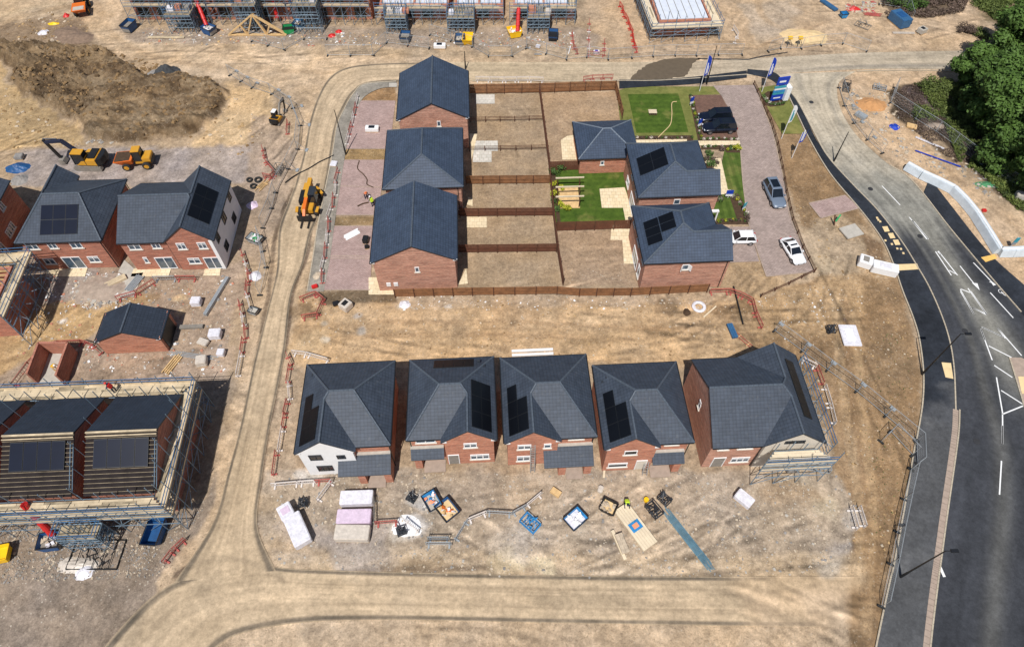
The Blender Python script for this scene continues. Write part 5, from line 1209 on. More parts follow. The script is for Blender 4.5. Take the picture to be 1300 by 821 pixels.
barriers('long red barrier line between left yard and haul road, upper part', [(308, 322), (316, 345), (314, 375), (320, 398)], ('red_faded', 'barrier_white', 'red_faded'), mess=.15)
barriers('long red barrier line between left yard and haul road, lower part', [(305, 385), (312, 415), (308, 450), (302, 480)], ('red_faded', 'barrier_white', 'red_faded'), mess=.2)
barriers('red barriers bordering the pavement beside the paved drives', [(430, 218), (424, 250), (418, 280), (412, 330), (408, 362)], ('red_faded', 'barrier_white'), mess=.1)
barriers('red barriers along the first paved drive near the corner pavement', [(455, 124), (447, 160), (440, 185)], ('barrier_white', 'red_faded'))
barriers('red barriers round the muddy hole at the end of the paved drives', [(382, 383), (402, 375), (412, 384), (405, 402), (384, 402)], ('red_faded',), mess=.25)
barriers('red barriers zigzagging in the yard behind the small garage', [(150, 382), (175, 375), (198, 360)], ('red_faded',)); barriers('grey and red barriers behind the patio of the brick pair', [(197, 357), (225, 356), (250, 356)], ('galv', 'red_faded'))
barriers('red tube barriers around the roofless garage shell', [(20, 492), (40, 465), (58, 445), (78, 438), (105, 436), (118, 440), (128, 452)], ('red_faded',), mess=.1)
barriers('red barriers hedging the strip right of the brick end house', [(900, 373), (925, 372), (940, 377), (953, 384)], ('red_faded',), 1.7); barriers('red barriers turning down towards the large front-row house', [(954, 384), (958, 400), (966, 418)], ('red_faded',), 1.7)
barriers('pink and white barriers at the corner of the largest front-row house', [(1016, 458), (1035, 468), (1043, 490)], ('barrier_white', 'red_faded')); barriers('white barriers down the right side of the largest front-row house', [(1045, 492), (1052, 515), (1058, 540)], ('barrier_white',))
barriers('long line of red barriers beside the slab-house access', [(786, 8), (797, 30), (802, 45), (805, 60), (808, 68)], ('red',), mess=.1)
barriers('red barriers left of the slab-house access', [(748, 30), (747, 50), (748, 72)], ('red_faded', 'barrier_white')); barriers('red barriers around a blue box at the roadside', [(745, 72), (767, 72), (767, 55)], ('red_faded',))
barriers('white and red barriers right of the scaffold ring', [(930, 38), (936, 48), (932, 56)], ('barrier_white',)); barriers('red barriers by the far yard', [(726, 45), (728, 62), (733, 70)], ('red_faded',))
barriers('white barriers on the far road edge above the garden fence', [(604, 104), (640, 104.5), (672, 104), (690, 105)], ('barrier_white',)); barriers('red barriers on the far road edge near the lamp', [(740, 104), (752, 102), (778, 101)], ('red_faded',))
barriers('red barriers in the rough ground left of the haul road', [(334, 190), (338, 208), (350, 222), (345, 228), (335, 226)], ('red_faded',)); barriers('white and red barriers below the mini digger', [(366, 157), (365, 172)], ('red_faded', 'barrier_white'))
barriers('red barriers along the gravel by the blue skip', [(210, 716), (222, 700), (237, 686)], ('red_faded',), 2.0)
# ------------------------------------------------------------------ vehicles
def loft(secs, close=True):
    m = MB(); n = len(secs[0])
    for s in secs: m.v += [tuple(p) for p in s]
    for i in range(len(secs) - 1):
        for k in range(n):
            a = i * n + k; b = i * n + (k + 1) % n; m.f.append((a, b, b + n, a + n)); m.m.append(0)
    m.f.append(tuple(reversed(range(n)))); m.m.append(0); m.f.append(tuple((len(secs) - 1) * n + k for k in range(n))); m.m.append(0)
    return m
def wheel(parent, x, y, r, wd, rim='chrome', hub=True):
    m = MB(); n = 18
    prof = [(r * .62, -wd / 2), (r * .93, -wd / 2), (r, -wd * .35), (r, wd * .35), (r * .93, wd / 2), (r * .62, wd / 2)]
    for k in range(n):
        a = 2 * math.pi * k / n; m.v += [(math.cos(a) * q, yy, math.sin(a) * q) for q, yy in prof]
    L = len(prof)
    for k in range(n):
        for j in range(L): a = k * L + j; b = k * L + (j + 1) % L; c = ((k + 1) % n) * L + (j + 1) % L; d = ((k + 1) % n) * L + j; m.f.append((a, b, c, d)); m.m.append(0)
    w_ = m.build('wheel', 'rubber', parent, (x, y, r), smooth=True)
    h = MB(); h.tube((0, -wd * .44, 0), (0, wd * .44, 0), r * .63, 14); h.tube((0, -wd * .5, 0), (0, wd * .5, 0), r * .2, 8); h.build('rim', rim, w_)
    return w_
def car(label, pos, rz, kind, paint):
    """front towards +x"""
    t = thing('parked_car', label, 'car', pos, rz)
    spec = {'suv': (4.85, .98, 1.78, .95, -.1), 'hatch': (3.95, .86, 1.47, .86, 0), 'coupe': (4.2, .9, 1.36, .82, .1)}[kind]
    L, W, H, B, sh = spec; h = L / 2
    prof = [(-h, .80, .42, B * .86), (-h + .08, .9, .28, B * .97), (-h + .5, .99, .2, B * 1.03), (-h * .35, 1.0, .2, B * 1.02), (h * .30, 1.0, .2, B), (h - .9, .99, .2, B * .93), (h - .35, .94, .22, B * .84), (h - .08, .84, .3, B * .72), (h, .7, .38, B * .62)]
    secs = []
    for x, w_, z0, z1 in prof:
        w_ *= W; secs.append([(x, -w_ * .9, z0), (x, w_ * .9, z0), (x, w_, (z0 + z1) / 2), (x, w_ * .97, z1 - .1), (x, w_ * .84, z1), (x, 0, z1 + .035), (x, -w_ * .84, z1), (x, -w_ * .97, z1 - .1), (x, -w_, (z0 + z1) / 2)])
    b = loft(secs); o = b.build('body', paint, t, smooth=True)
    es = o.modifiers.new('s', 'SUBSURF'); es.levels = es.render_levels = 1
    r0, r1 = {'suv': (-h + .12, h * .42), 'hatch': (-h + .15, h * .46), 'coupe': (-h + .35, h * .38)}[kind]
    rt0, rt1 = {'suv': (-h + .45, h * .08), 'hatch': (-h + .55, h * .10), 'coupe': (-h + 1.15, h * .02)}[kind]
    wb, wt = W * .86, W * .66
    g = MB(); g.hexa([(r0, -wb, B * .95), (r1, -wb * .93, B * .95), (r1, wb * .93, B * .95), (r0, wb, B * .95)], [(rt0, -wt, H - .05), (rt1, -wt, H - .05), (rt1, wt, H - .05), (rt0, wt, H - .05)]); g.build('windows', 'darkglass', t, bevel=.03)
    rf = MB(); a = .03; rf.hexa([(rt0 - .06, -wt - a, H - .07), (rt1 + .06, -wt - a, H - .07), (rt1 + .06, wt + a, H - .07), (rt0 - .06, wt + a, H - .07)], [(rt0 + .1, -wt + .08, H), (rt1 - .05, -wt + .08, H), (rt1 - .05, wt - .08, H), (rt0 + .1, wt - .08, H)]); rf.build('roof', paint, t, bevel=.02)
    p = MB()
    for s in (-1, 1):
        for xb, xt in ((r0, rt0), (r1, rt1), ((r0 + r1) / 2 - .1, (rt0 + rt1) / 2)):
            yb = wb * (.93 if xb == r1 else 1.0); p.bar((xb, s * yb, B * .95), (xt, s * wt, H - .05), .07, .07)
    p.build('pillar', paint, t)
    if kind != 'hatch': m = MB(); m.bx(rt0 + .5, rt1 - .25, -wt * .75, wt * .75, H - .0, H + .008); m.build('sunroof', 'darkglass', t)
    for s in (-1, 1):
        m = MB(); m.bx(h - .3, h - .06, s * W * .62 - .14, s * W * .62 + .14, B * .62, B * .74); m.build('headlight', 'headlight', t)
        m = MB(); m.bx(-h - .01, -h + .12, s * W * .68 - .12, s * W * .68 + .12, B * .7, B * .92); m.build('tail_light', 'lamp_red', t)
        m = MB(); m.bx(r1 - .35, r1 - .15, s * (W + .02) - .09, s * (W + .02) + .09, B * .96, B * .96 + .14); m.build('mirror', paint, t)
        for x in (h * .62, -h * .60): wheel(t, x, s * (W - .12), .34 if kind != 'suv' else .38, .24)
    m = MB(); m.bx(h - .05, h + .02, -.26, .26, .42, .53); m.build('number_plate', 'white', t)
    m = MB(); m.bx(h - .1, h + .01, -.45, .45, .55, B * .6); m.build('grille', 'black', t)
    return t
car('black estate SUV parked in the upper bay, farther of the two black cars', G(907, 152), math.pi + R(4), 'suv', 'car_black')
car('black boxy SUV beside the show home path, nearer of the two black cars', G(912, 165.5), math.pi + R(3), 'suv', 'car_black')
car('silver estate car on the block-paved drive, facing the camera', G(981.5, 250), R(-84), 'suv', 'car_silver')
car('white sports coupe on the block-paved drive near its corner', G(1005, 322), R(-76), 'coupe', 'car_white')
car('small white hatchback parked beside the second show home', G(938, 306), math.pi + R(1), 'hatch', 'car_white')
def tracks(t, L, W, h=.75, gap=1.9, mat='black'):
    for s in (-1, 1):
        m = MB(); y0 = s * gap / 2 - W / 2
        pts = [(-L / 2 + .15, 0), (L / 2 - .15, 0), (L / 2, h * .35), (L / 2 - .1, h * .8), (L / 2 - .35, h), (-L / 2 + .35, h), (-L / 2 + .1, h * .8), (-L / 2, h * .35)]
        n = len(pts); m.add([(x, y0, z) for x, z in pts] + [(x, y0 + W, z) for x, z in pts], [tuple(range(n)), tuple(reversed(range(n, 2 * n)))] + [(k, n + k, n + (k + 1) % n, (k + 1) % n) for k in range(n)])
        k = 0
        while -L / 2 + .3 + k * .22 < L / 2 - .3: x = -L / 2 + .3 + k * .22; m.bx(x, x + .07, y0 - .01, y0 + W + .01, h, h + .04); k += 1
        m.build('track', 'concrete_dk', t)
def cab(t, x0, x1, y0, y1, z0, z1, roofm='yellow', frame='black'):
    g = MB(); g.hexa([(x0, y0, z0), (x1, y0, z0), (x1, y1, z0), (x0, y1, z0)], [(x0 + .08, y0 + .08, z1), (x1 - .12, y0 + .08, z1), (x1 - .12, y1 - .08, z1), (x0 + .08, y1 - .08, z1)]); c = g.build('cab', 'darkglass', t, bevel=.03)
    m = MB(); m.bx(x0, x1 - .05, y0 + .02, y1 - .02, z1, z1 + .1); m.build('cab_roof', roofm, t, bevel=.03)
    f = MB()
    for x, y, xx, yy in ((x0, y0, x0 + .08, y0 + .08), (x1, y0, x1 - .12, y0 + .08), (x1, y1, x1 - .12, y1 - .08), (x0, y1, x0 + .08, y1 - .08)): f.bar((x, y, z0), (xx, yy, z1), .09)
    f.build('cab_frame', frame, t)
def excavator(label, pos, rz, sc=1.0, boomc='navy', swing=0):
    """arm towards +x"""
    t = thing('excavator', label, 'excavator', pos, rz); tracks(t, 3.9, .55, .8, 2.1)
    m = MB(); m.bx(-.9, .9, -.8, .8, .35, .95); m.build('undercarriage', 'black', t)
    m = MB(); m.hexa([(-1.75, -1.3, 1.0), (1.2, -1.3, 1.0), (1.2, 1.3, 1.0), (-1.75, 1.3, 1.0)], [(-1.65, -1.25, 1.95), (.3, -1.25, 1.75), (.3, 1.25, 1.75), (-1.65, 1.25, 1.95)]); m.build('engine_house', 'yellow', t, bevel=.05)
    m = MB(); m.prism([(-2.35, -1.0), (-1.7, -1.32), (-1.7, 1.32), (-2.35, 1.0), (-2.5, 0)], 1.0, 2.0); m.build('counterweight', 'black', t, bevel=.04)
    cab(t, -.25, 1.35, .1, 1.25, 1.1, 2.85)
    m = MB(); m.bx(-1.5, -.5, -1.0, .9, 1.95, 2.1); m.build('engine_grille', 'black', t)
    m = MB(); m.bar((.9, -.35, 1.5), (2.6, -.35, 3.9), .38, .5); m.bar((2.5, -.35, 3.85), (4.9, -.35, 3.6), .36, .42); m.build('boom', boomc, t)
    m = MB(); m.bar((4.95, -.35, 3.95), (4.2, -.35, .9), .28, .34); m.build('dipper', 'black', t)
    m = MB(); m.tube((1.2, -.35, 1.3), (2.5, -.35, 3.2), .09, 8); m.tube((3.0, -.35, 4.2), (4.9, -.35, 4.15), .08, 8); m.build('hydraulic_ram', 'chrome', t)
    m = MB(); m.prism([(0, 0), (.8, -.1), (1.0, .35), (.75, .7), (.2, .6)], -.5, .5); m.v = [(3.6 + x, -.35 + z, y + .12) for x, y, z in m.v]; m.build('bucket', 'concrete_dk', t, bevel=.02)
    t.scale = (sc,) * 3; return t
excavator('yellow tracked excavator with a dark blue folded arm at the left edge', G(118, 209), math.pi - R(2))
e = excavator('small mini digger with a pale roof in the sand bowl beside the haul road', G(353, 154), R(78), .55, 'concrete_dk')
for c in e.children:
    if c.name.startswith('cab_roof'): c.data = c.data.copy(); c.data.materials[0] = M['white']
def dumper(label, pos, rz, load=True, tip=0):
    t = thing('site_dumper', label, 'dumper', pos, rz)   # skip towards +x
    m = MB(); m.hexa([(.5, -.7, .75), (1.9, -.8, .75), (1.9, .8, .75), (.5, .7, .75)], [(.25, -1.05, 1.7), (2.75, -1.15, 1.55), (2.75, 1.15, 1.55), (.25, 1.05, 1.7)]); m.build('skip', 'orange', t, bevel=.03)
    m = MB(); m.bx(.35, 2.6, -.98, .98, 1.55, 1.68) if load else m.bx(.5, 2.5, -.9, .9, 1.5, 1.63); m.build('load', 'soil_dark' if load else 'concrete', t, bevel=.05)
    m = MB(); m.bx(-2.0, .2, -.55, .55, .6, 1.15); m.bx(-2.1, -1.0, -.85, .85, 1.1, 1.75); m.build('chassis', 'yellow', t, bevel=.05)
    cab(t, -1.0, .15, -.65, .65, 1.15, 2.7)
    for x in (1.35, -1.3):
        for s in (-1, 1): wheel(t, x, s * .98, .55, .42, 'yellow')
    m = MB(); m.bx(-2.15, -2.05, -.8, .8, .7, 1.3); m.build('bumper', 'black', t)
    return t
dumper('yellow and orange site dumper loaded with dark soil, beside the excavator', G(178, 209), math.pi + R(6))
dumper('site dumper with an empty pale skip on the top sandy track', G(106, 14), R(-72), False)
# telehandler on the haul road (boom towards +x)
t = thing('telehandler', 'yellow telehandler with long boom and pallet forks on the haul road', 'telehandler', G(395.5, 261), R(-90))
m = MB(); m.bx(-2.3, 2.0, -.75, .75, .65, 1.3); m.bx(-2.5, -1.0, -.95, .1, 1.2, 1.75); m.build('chassis', 'yellow', t, bevel=.05)
m = MB(); m.bx(-1.2, .9, -1.15, -.45, .9, 1.75); m.build('engine_cover', 'black', t, bevel=.04)
cab(t, -.9, .75, .15, 1.05, 1.2, 2.6, 'fascia')
m = MB(); m.bar((-2.3, -.12, 2.1), (2.4, -.12, 1.75), .42, .48); m.bar((2.3, -.12, 1.75), (3.0, -.12, 1.2), .34, .4); b = m.build('boom', 'orange', t)
m = MB(); m.bar((-2.7, -.12, 2.15), (.6, -.12, 1.95), .5, .55); m.build('outer_boom', 'yellow', t)
m = MB(); m.bx(2.9, 3.05, -1.1, .85, .3, 1.2); m.build('carriage', 'black', t)
for y in (-.6, .3): m = MB(); m.bx(3.05, 4.2, y - .08, y + .08, .22, .3); m.build('fork', 'black', t)
for a_, b_2 in (((-1.9, .75, 1.35), (-1.0, 1.5, 1.2)), ((1.3, 1.35, 1.15), (2.2, 1.25, 1.1)), ((1.3, -1.35, 1.15), (2.2, -1.25, 1.1))): MB().bar(a_, b_2, .35, .1).build('mudguard', 'yellow', t)
for x in (1.55, -1.6):
    for s in (-1, 1): wheel(t, x, s * 1.05, .58, .42, 'yellow')
# rear-frame telescopic loaders by the terrace: hidden bodies, red booms reaching over the scaffolding
def boom(label, foot, top, ztop, mat='red', body=None, bodym='red'):
    a = G(*foot, .9); b = G(*top, ztop); t = thing('waste_chute', label, 'rubbish chute', (a.x, a.y, 0))
    n = max(4, int((b - a).length / .95)); d = b - a
    for k in range(n):
        p = a + d * (k / n); q = a + d * ((k + 1.12) / n); m = MB(); m.tube(p - Vector((a.x, a.y, 0)), q - Vector((a.x, a.y, 0)), .36, 12, 0, .27); m.tube(q - d.normalized() * .16 - Vector((a.x, a.y, 0)), q - Vector((a.x, a.y, 0)), .31, 12); m.build('chute_section', mat, t, smooth=False)
    return t
boom('red rubbish chute dropping into a blue skip, far left of the terrace', (262, 32), (243, -14), 5.5)
boom('red rubbish chute beside the timber roof truss', (352, 22), (344, -10), 5.0)
boom('short red rubbish chute feeding the round yellow skip', (657, 40), (658.5, 11), 3.6)
boom('red rubbish chute from the left scaffolding down into a blue skip in the gravel', (66, 677), (31, 641), 5.6)
# ------------------------------------------------------------------ skips, bins
def skip(label, px, rz, mat='blue', L=1.9, W=1.25, h=1.0, fill=None, group=None, cat='skip', name='skip'):
    t = thing(name, label, cat, G(*px), rz, group); m = MB(); a, b = L / 2, W / 2; th = .06
    o0 = [(-a * .7, -b * .92, .08), (a * .7, -b * .92, .08), (a * .7, b * .92, .08), (-a * .7, b * .92, .08)]; o1 = [(-a, -b, h), (a, -b, h), (a, b, h), (-a, b, h)]
    i1 = [(-a + th, -b + th, h), (a - th, -b + th, h), (a - th, b - th, h), (-a + th, b - th, h)]; i0 = [(x * .9, y * .9, .16) for x, y, z in o0]
    m.v = o0 + o1 + i1 + i0
    for k in range(4):
        j = (k + 1) % 4; m.f += [(k, j, 4 + j, 4 + k), (4 + k, 4 + j, 8 + j, 8 + k), (8 + k, 8 + j, 12 + j, 12 + k)]; m.m += [0, 0, 0]
    m.f += [(3, 2, 1, 0), (12, 13, 14, 15)]; m.m += [0, 0]; m.build('body', mat, t)
    r = MB(); 
    for k in range(4): r.bar(o1[k], o1[(k + 1) % 4], .08, .08)
    r.build('rim', 'black' if mat != 'yellow_pure' else mat, t)
    if fill:
        f = MB(); rr = random.Random(len(label)); f.bx(-a * .86, a * .86, -b * .86, b * .86, .17, h * .62)
        f.build('load', fill if isinstance(fill, str) else fill[0], t)
        if not isinstance(fill, str):
            f = MB()
            for k in range(16): x = rr.uniform(-a * .7, a * .7); y = rr.uniform(-b * .7, b * .7); f.bar((x, y, h * .62 + rr.uniform(0, .2)), (x + rr.uniform(-.4, .4), y + rr.uniform(-.4, .4), h * .62 + rr.uniform(.1, .35)), rr.uniform(.1, .3), .06, mi=k % (len(fill) - 1))
            f.build('rubbish', list(fill[1:]), t)
    m = MB(); m.bx(-a * .6, -a * .3, -b * .9, b * .9, 0, .08); m.bx(a * .3, a * .6, -b * .9, b * .9, 0, .08); m.build('foot', 'black', t)
    return t
skip('blue skip with bags of pink waste in the front-row yard', (549, 639), R(-58), 'blue_lt', 1.8, 1.35, .9, ('concrete', 'coral', 'wrap', 'blue_lt'))
skip('pale skip full of timber and sand packs beside the pink waste skip', (568, 649), R(-50), 'blue', 2.0, 1.6, .7, ('sand_pile', 'timber', 'orange', 'wrap'))
skip('blue tub with a white liner and hose coil in the front-row yard', (730, 661), R(40), 'blue_lt', 1.9, 1.5, .8, ('wrap', 'white'))
skip('black-rimmed mixing tray of cream mortar near the worker', (772, 645), R(-28), 'black', 1.5, 1.3, .6, ('sand_pile', 'stone'))
skip('blue waste skip standing alone on the gravel below the big scaffolding', (200, 678), R(86), 'blue', 2.6, 1.5, 1.1)
skip('blue skip catching the red chute on the left gravel', (69, 690), R(8), 'blue', 1.9, 1.5, 1.1, ('concrete_dk', 'stone', 'wrap'))
skip('blue tipping skip at the left end of the terrace yard', (166, 38), R(75), 'blue', 2.4, 1.6, 1.3, 'concrete_dk')
skip('blue and white skip under the first red chute', (267, 42), R(-30), 'blue', 2.2, 1.7, 1.2, ('concrete', 'wrap', 'white'))
skip('green skip right of the timber roof truss', (368, 41), R(10), 'green_pl', 1.9, 1.5, 1.0, 'black')
skip('light blue skip with cardboard right of the green skip', (380, 36), R(80), 'blue_lt', 1.7, 1.4, 1.2, ('cream', 'timber', 'wrap'))
skip('blue tipping skip in the middle of the terrace yard', (515, 51), R(85), 'blue', 2.0, 1.6, 1.1, 'concrete_dk')
skip('dark blue skip beside the yellow one below the loading tower', (584, 54), R(88), 'blue', 2.1, 1.5, 1.0, ('concrete_dk', 'concrete'))
skip('yellow skip beside the dark blue one', (594, 54), R(88), 'yellow_pure', 2.3, 1.6, 1.1)
skip('round-edged yellow skip under the short red chute', (653, 45), R(15), 'yellow_pure', 2.2, 1.9, 1.1, ('sand_pile', 'wrap', 'white'))
skip('dark teal skip beside the right loading tower', (702, 49), R(85), 'blue', 2.2, 1.5, 1.1, 'black')
skip('small bright blue skip in the upper right yard', (1070, 22), R(10), 'blue_lt', 1.2, 1.0, .8)
skip('yellow bin cut by the left edge on the gravel', (4, 706), R(12), 'yellow_pure', 1.8, 1.4, 1.0, 'yellow_pure')
skip('grey wheelbarrow tub at the foot of the haul road barriers', (323, 397), R(-20), 'galv', 1.1, .8, .6, 'concrete', cat='tub', name='mortar_tub')
skip('grey tub with green panels beside the haul road fence', (325, 306), R(-25), 'galv', 1.9, 1.2, .7, ('concrete', 'green_pl', 'wrap'))
skip('black dustbin with a silvery lining on the apron near the white barrier', (547, 629), R(-10), 'black', .8, .7, .6, cat='tub', name='mortar_tub') if False else None
# ------------------------------------------------------------------ packs and stacks
def pack(label, px, rz, dims, mat, z=0, bev=.06, cat='pack', name='wrapped_pack', top=None):
    L, W, h = dims; t = thing(name, label, cat, G(*px, z), rz); m = MB(); m.bx(-L / 2, L / 2, -W / 2, W / 2, .1, h); m.build('cover', mat, t, bevel=bev)
    m = MB(); 
    for y in (-W / 2 + .08, 0, W / 2 - .08): m.bx(-L / 2 + .03, L / 2 - .03, y - .05, y + .05, 0, .1)
    m.build('pallet', 'timber', t)
    if top: m = MB(); m.bx(-L / 2 * .5, L / 2 * .4, -W / 2 * .6, W / 2 * .6, h, h + .05); m.build('label_sheet', top, t)
    return t
pack('white wrapped pack, rear one of the stack of three', (454.5, 635), R(2), (3.1, 1.35, 1.0), 'wrap')
pack('pink-tinted wrapped pack, middle of the stack of three', (451.5, 659), R(1), (3.2, 1.35, 1.05), 'wrap_pink')
pack('beige-white wrapped pack, nearest of the stack of three', (449, 679), R(-1), (3.2, 1.4, 1.0), 'wrap_beige')
pack('long white wrapped pack lying askew near the barrier corner', (380, 675), R(-58), (3.1, 1.6, 1.05), 'wrap')
pack('small white wrapped pack with blue and pink print at the end of the long one', (366, 653), R(-55), (1.5, 1.3, 1.1), 'wrap', top='wrap_pink')
pack('white plastic-wrapped bundle right of the front-row yard', (943, 635), R(-45), (1.7, 1.1, .8), 'wrap')
pack('square cream water tank with a dark lid near the muddy hole', (440, 391), R(-35), (1.2, 1.2, 1.0), 'wrap_beige', top='black')
pack('small white site generator beside the footway', (1096, 336), R(-25), (1.5, 1.4, 1.1), 'white', top='concrete_dk', cat='generator', name='site_generator')
pack('white welfare trailer parked beside the buff crossing pad', (1120, 345), R(-18), (2.9, 1.3, 1.2), 'white', top='wrap', cat='trailer', name='site_trailer')
pack('flat white concrete manhole slab on the verge', (1080, 295), R(20), (2.4, 1.9, .3), 'concrete', bev=.02)
pack('stack of pale sheets strapped on the brown soil', (1078, 427), R(-2), (2.0, 2.8, .35), 'wrap', top='white')
pack('silvery debris bag on the verge beyond the road bend', (1092, 149), R(-50), (1.6, 1.0, .6), 'galv')
pack('grey site water butt at the foot of the right end scaffolding', (1004, 596), R(5), (1.2, .8, .8), 'stone_grey')
pack('white insulation pack in the left yard', (251, 386), R(3), (1.1, 1.0, .9), 'wrap')
pack('white block pack beside the plank line', (275, 427), R(4), (1.3, 1.1, .9), 'wrap'); pack('cream sand bag near the broken slabs', (259, 436), R(-20), (1.2, .8, .5), 'wrap_beige')
pack('pale wrapped block pack nearest the scaffold shadow', (258, 461), R(10), (1.1, 1.1, .9), 'wrap_beige'); pack('small red-strapped pack at the road edge of the left yard', (282, 450), R(0), (.8, .8, .7), 'wrap')
pack('concrete blocks pack at the right edge verge', (1293, 252), R(-20), (1.2, 1.0, .9), 'concrete'); pack('grey pallet of slabs beside the left drive', (26, 201), R(5), (1.1, 1.0, .6), 'stone_grey')
pack('large blue crate with open dark top in the upper right yard', (1140, 30), R(-72), (3.4, 1.9, 1.6), 'scaf_blue', top='blue', cat='container', name='storage_crate')
pack('grey trailer box with pale drawbar in the upper right yard', (1169, 42), R(30), (1.3, 1.1, .9), 'concrete', top='black', cat='trailer', name='site_trailer')
pack('wheeled battery box glinting on the first paved drive', (473, 166), R(0), (1.9, .9, .7), 'white', top='darkglass', cat='solar light', name='solar_light_unit')
pack('solar light unit at the far roadside behind the plain gabled pair', (558.5, 61), R(0), (1.9, .9, .7), 'white', top='darkglass', cat='solar light', name='solar_light_unit')
pack('blue box inside the roadside barriers', (757, 69), R(0), (1.0, .7, .6), 'white', top='flag_blue'); pack('white sack on the corner pavement', (424, 209), R(-8), (.9, 1.0, .3), 'wrap')
pack('white box at the foot of the terrace yard', (683, 61), R(-20), (.7, .6, .5), 'wrap'); pack('pallet of pale pads at the terrace roadside', (683, 70), R(0), (1.2, .5, .2), 'stone_grey')
pack('red toolbox on the corner pavement', (400, 365), R(25), (.7, .5, .4), 'red'); pack('two black drums on the nearest paved drive', (465, 307), R(85), (.9, .7, .8), 'black'); pack('black valve box on the nearest paved drive', (466, 315), R(10), (.5, .5, .5), 'black')
pack('black rubble tub beside the cream water tank', (427, 387), R(20), (.7, .6, .5), 'black'); pack('orange stool-shaped debris by the road bend', (1157, 161), R(-25), (1.4, 1.0, .25), 'timber')
def planks(label, px, rz, L, n, mat, wd=.24, gap=.02, z=.05, th=.06, layers=1, strap=None, name='plank_stack', cat='planks', rnd=.0):
    t = thing(name, label, cat, G(*px), rz); rr = random.Random(len(label) + n)
    for l in range(layers):
        for k in range(n):
            y = (k - (n - 1) / 2) * (wd + gap); s = rr.uniform(-rnd, rnd); m = MB(); m.bx(-L / 2 + s, L / 2 + s, y - wd / 2, y + wd / 2, z + l * (th + .01), z + l * (th + .01) + th); m.build('plank', mat, t)
    m = MB(); 
    for x in (-L * .3, L * .3): m.bx(x - .05, x + .05, -(n * (wd + gap)) / 2, (n * (wd + gap)) / 2, 0, z)
    m.build('bearer', 'timber', t)
    if strap: m = MB(); zz = z + layers * (th + .01) + .005; w_ = n * (wd + gap) / 2 * .7; m.bx(-.45, .45, -w_, w_, zz, zz + .04); m.build('wrapped_kit', strap, t); m = MB(); m.bx(-.22, .22, -w_ * .5, w_ * .5, zz + .04, zz + .08); m.build('kit_label', 'coral', t)
    return t
planks('wide stack of new timber boards with a blue wrapped kit on top', (806, 669), R(-57), 4.4, 6, 'board_pale', .25, strap='blue_lt', th=.1, layers=3, z=.1)
planks('blue-grey bundle of long steel lengths beside the timber stack', (872, 683), R(-57), 5.8, 6, 'steel_lt', .06, .07, th=.06, layers=2, rnd=.6)
planks('single pale beam near the timber stack', (785, 692), R(-70), 2.8, 1, 'board_pale', .3, th=.25); planks('pale crate of blocks beside the single beam', (789, 691), R(-72), 1.8, 2, 'stone', .35, th=.5)
planks('white sheets stacked on the nearest paved drive', (447, 298), R(38), 2.0, 4, 'white', .22, rnd=.1); planks('white gutter lengths behind the roof of the middle front-row house', (676, 448), R(3), 4.6, 2, 'white', .28, .25, th=.2)
planks('short stack of scaffold planks and tubes in the left yard', (219, 463), R(68), 2.4, 4, 'timber', .13, .12, th=.12, rnd=.2); planks('grey scaffold tubes laid in a line in the left yard', (276, 377), R(77), 5.6, 3, 'galv', .12, .02, th=.4)
planks('grey plastic pipes near the small garage', (243, 416), R(3), 2.8, 3, 'concrete_dk', .14, .02, th=.3); planks('scattered steel tubes beside the small garage', (246, 452), R(-9), 5.0, 4, 'galv', .07, .1, th=.06, rnd=.6)
planks('wooden cable trough tipped in the left yard', (148, 358), R(38), 2.4, 3, 'board', .25, th=.3); planks('grey fence panels stacked on the concrete path', (171, 360), R(72), 2.4, 6, 'galv', .12, .06, th=.1, rnd=.1)
planks('timber length lying by the road bend posts', (901, 396), R(42), 2.3, 1, 'board_pale', .16); planks('blue-grey pipe bundle on the sand behind the largest front-row house', (929, 421), R(-80), 1.9, 3, 'scaf_blue', .2, .02, th=.3)
planks('red lengths beside the blue-grey pipe bundle', (944, 432), R(-52), 2.2, 2, 'red_faded', .05, .3); planks('long blue water pipe on the verge below the trees', (1190, 202), R(-33), 6.0, 1, 'flag_blue', .14, th=.12)
planks('white tubes lying beneath the trees', (1180, 182), R(-38), 4.0, 2, 'wrap', .09, .1, th=.08); planks('timber planks along the terrace yard left end', (211, 48), R(0), 6.0, 2, 'board', .2, .1)
planks('pale beams behind the grey trailer box', (1147, 42.5), R(-1), 3.6, 2, 'wrap_beige', .18, .12); planks('white plastic length in the dark heap edge', (155, 170), R(22), 1.7, 1, 'wrap', .26, th=.2)
planks('small stack of slabs beside the dark heap', (181, 173), R(0), 1.0, 3, 'stone_grey', .25, .03, th=.15); planks('white board leaning strip at the terrace roadside', (723, 64), R(78), 2.2, 1, 'white', .12)
planks('short timber plank standing by the fourth front-row house', (767, 598), R(82), 1.4, 1, 'board_pale', .2); planks('blue-grey flat-bed rails in the upper right yard', (1052, 8), R(-62), 3.6, 3, 'scaf_blue', .25, .02, th=.3)
planks('red barrier parts piled in the upper right yard', (1108, 19), R(-10), 2.6, 4, 'red_faded', .15, .1, rnd=.4); planks('orange and yellow pallet wood near the haul road fence', (333, 236), R(60), 1.8, 5, 'timber', .08, .12, rnd=.3)
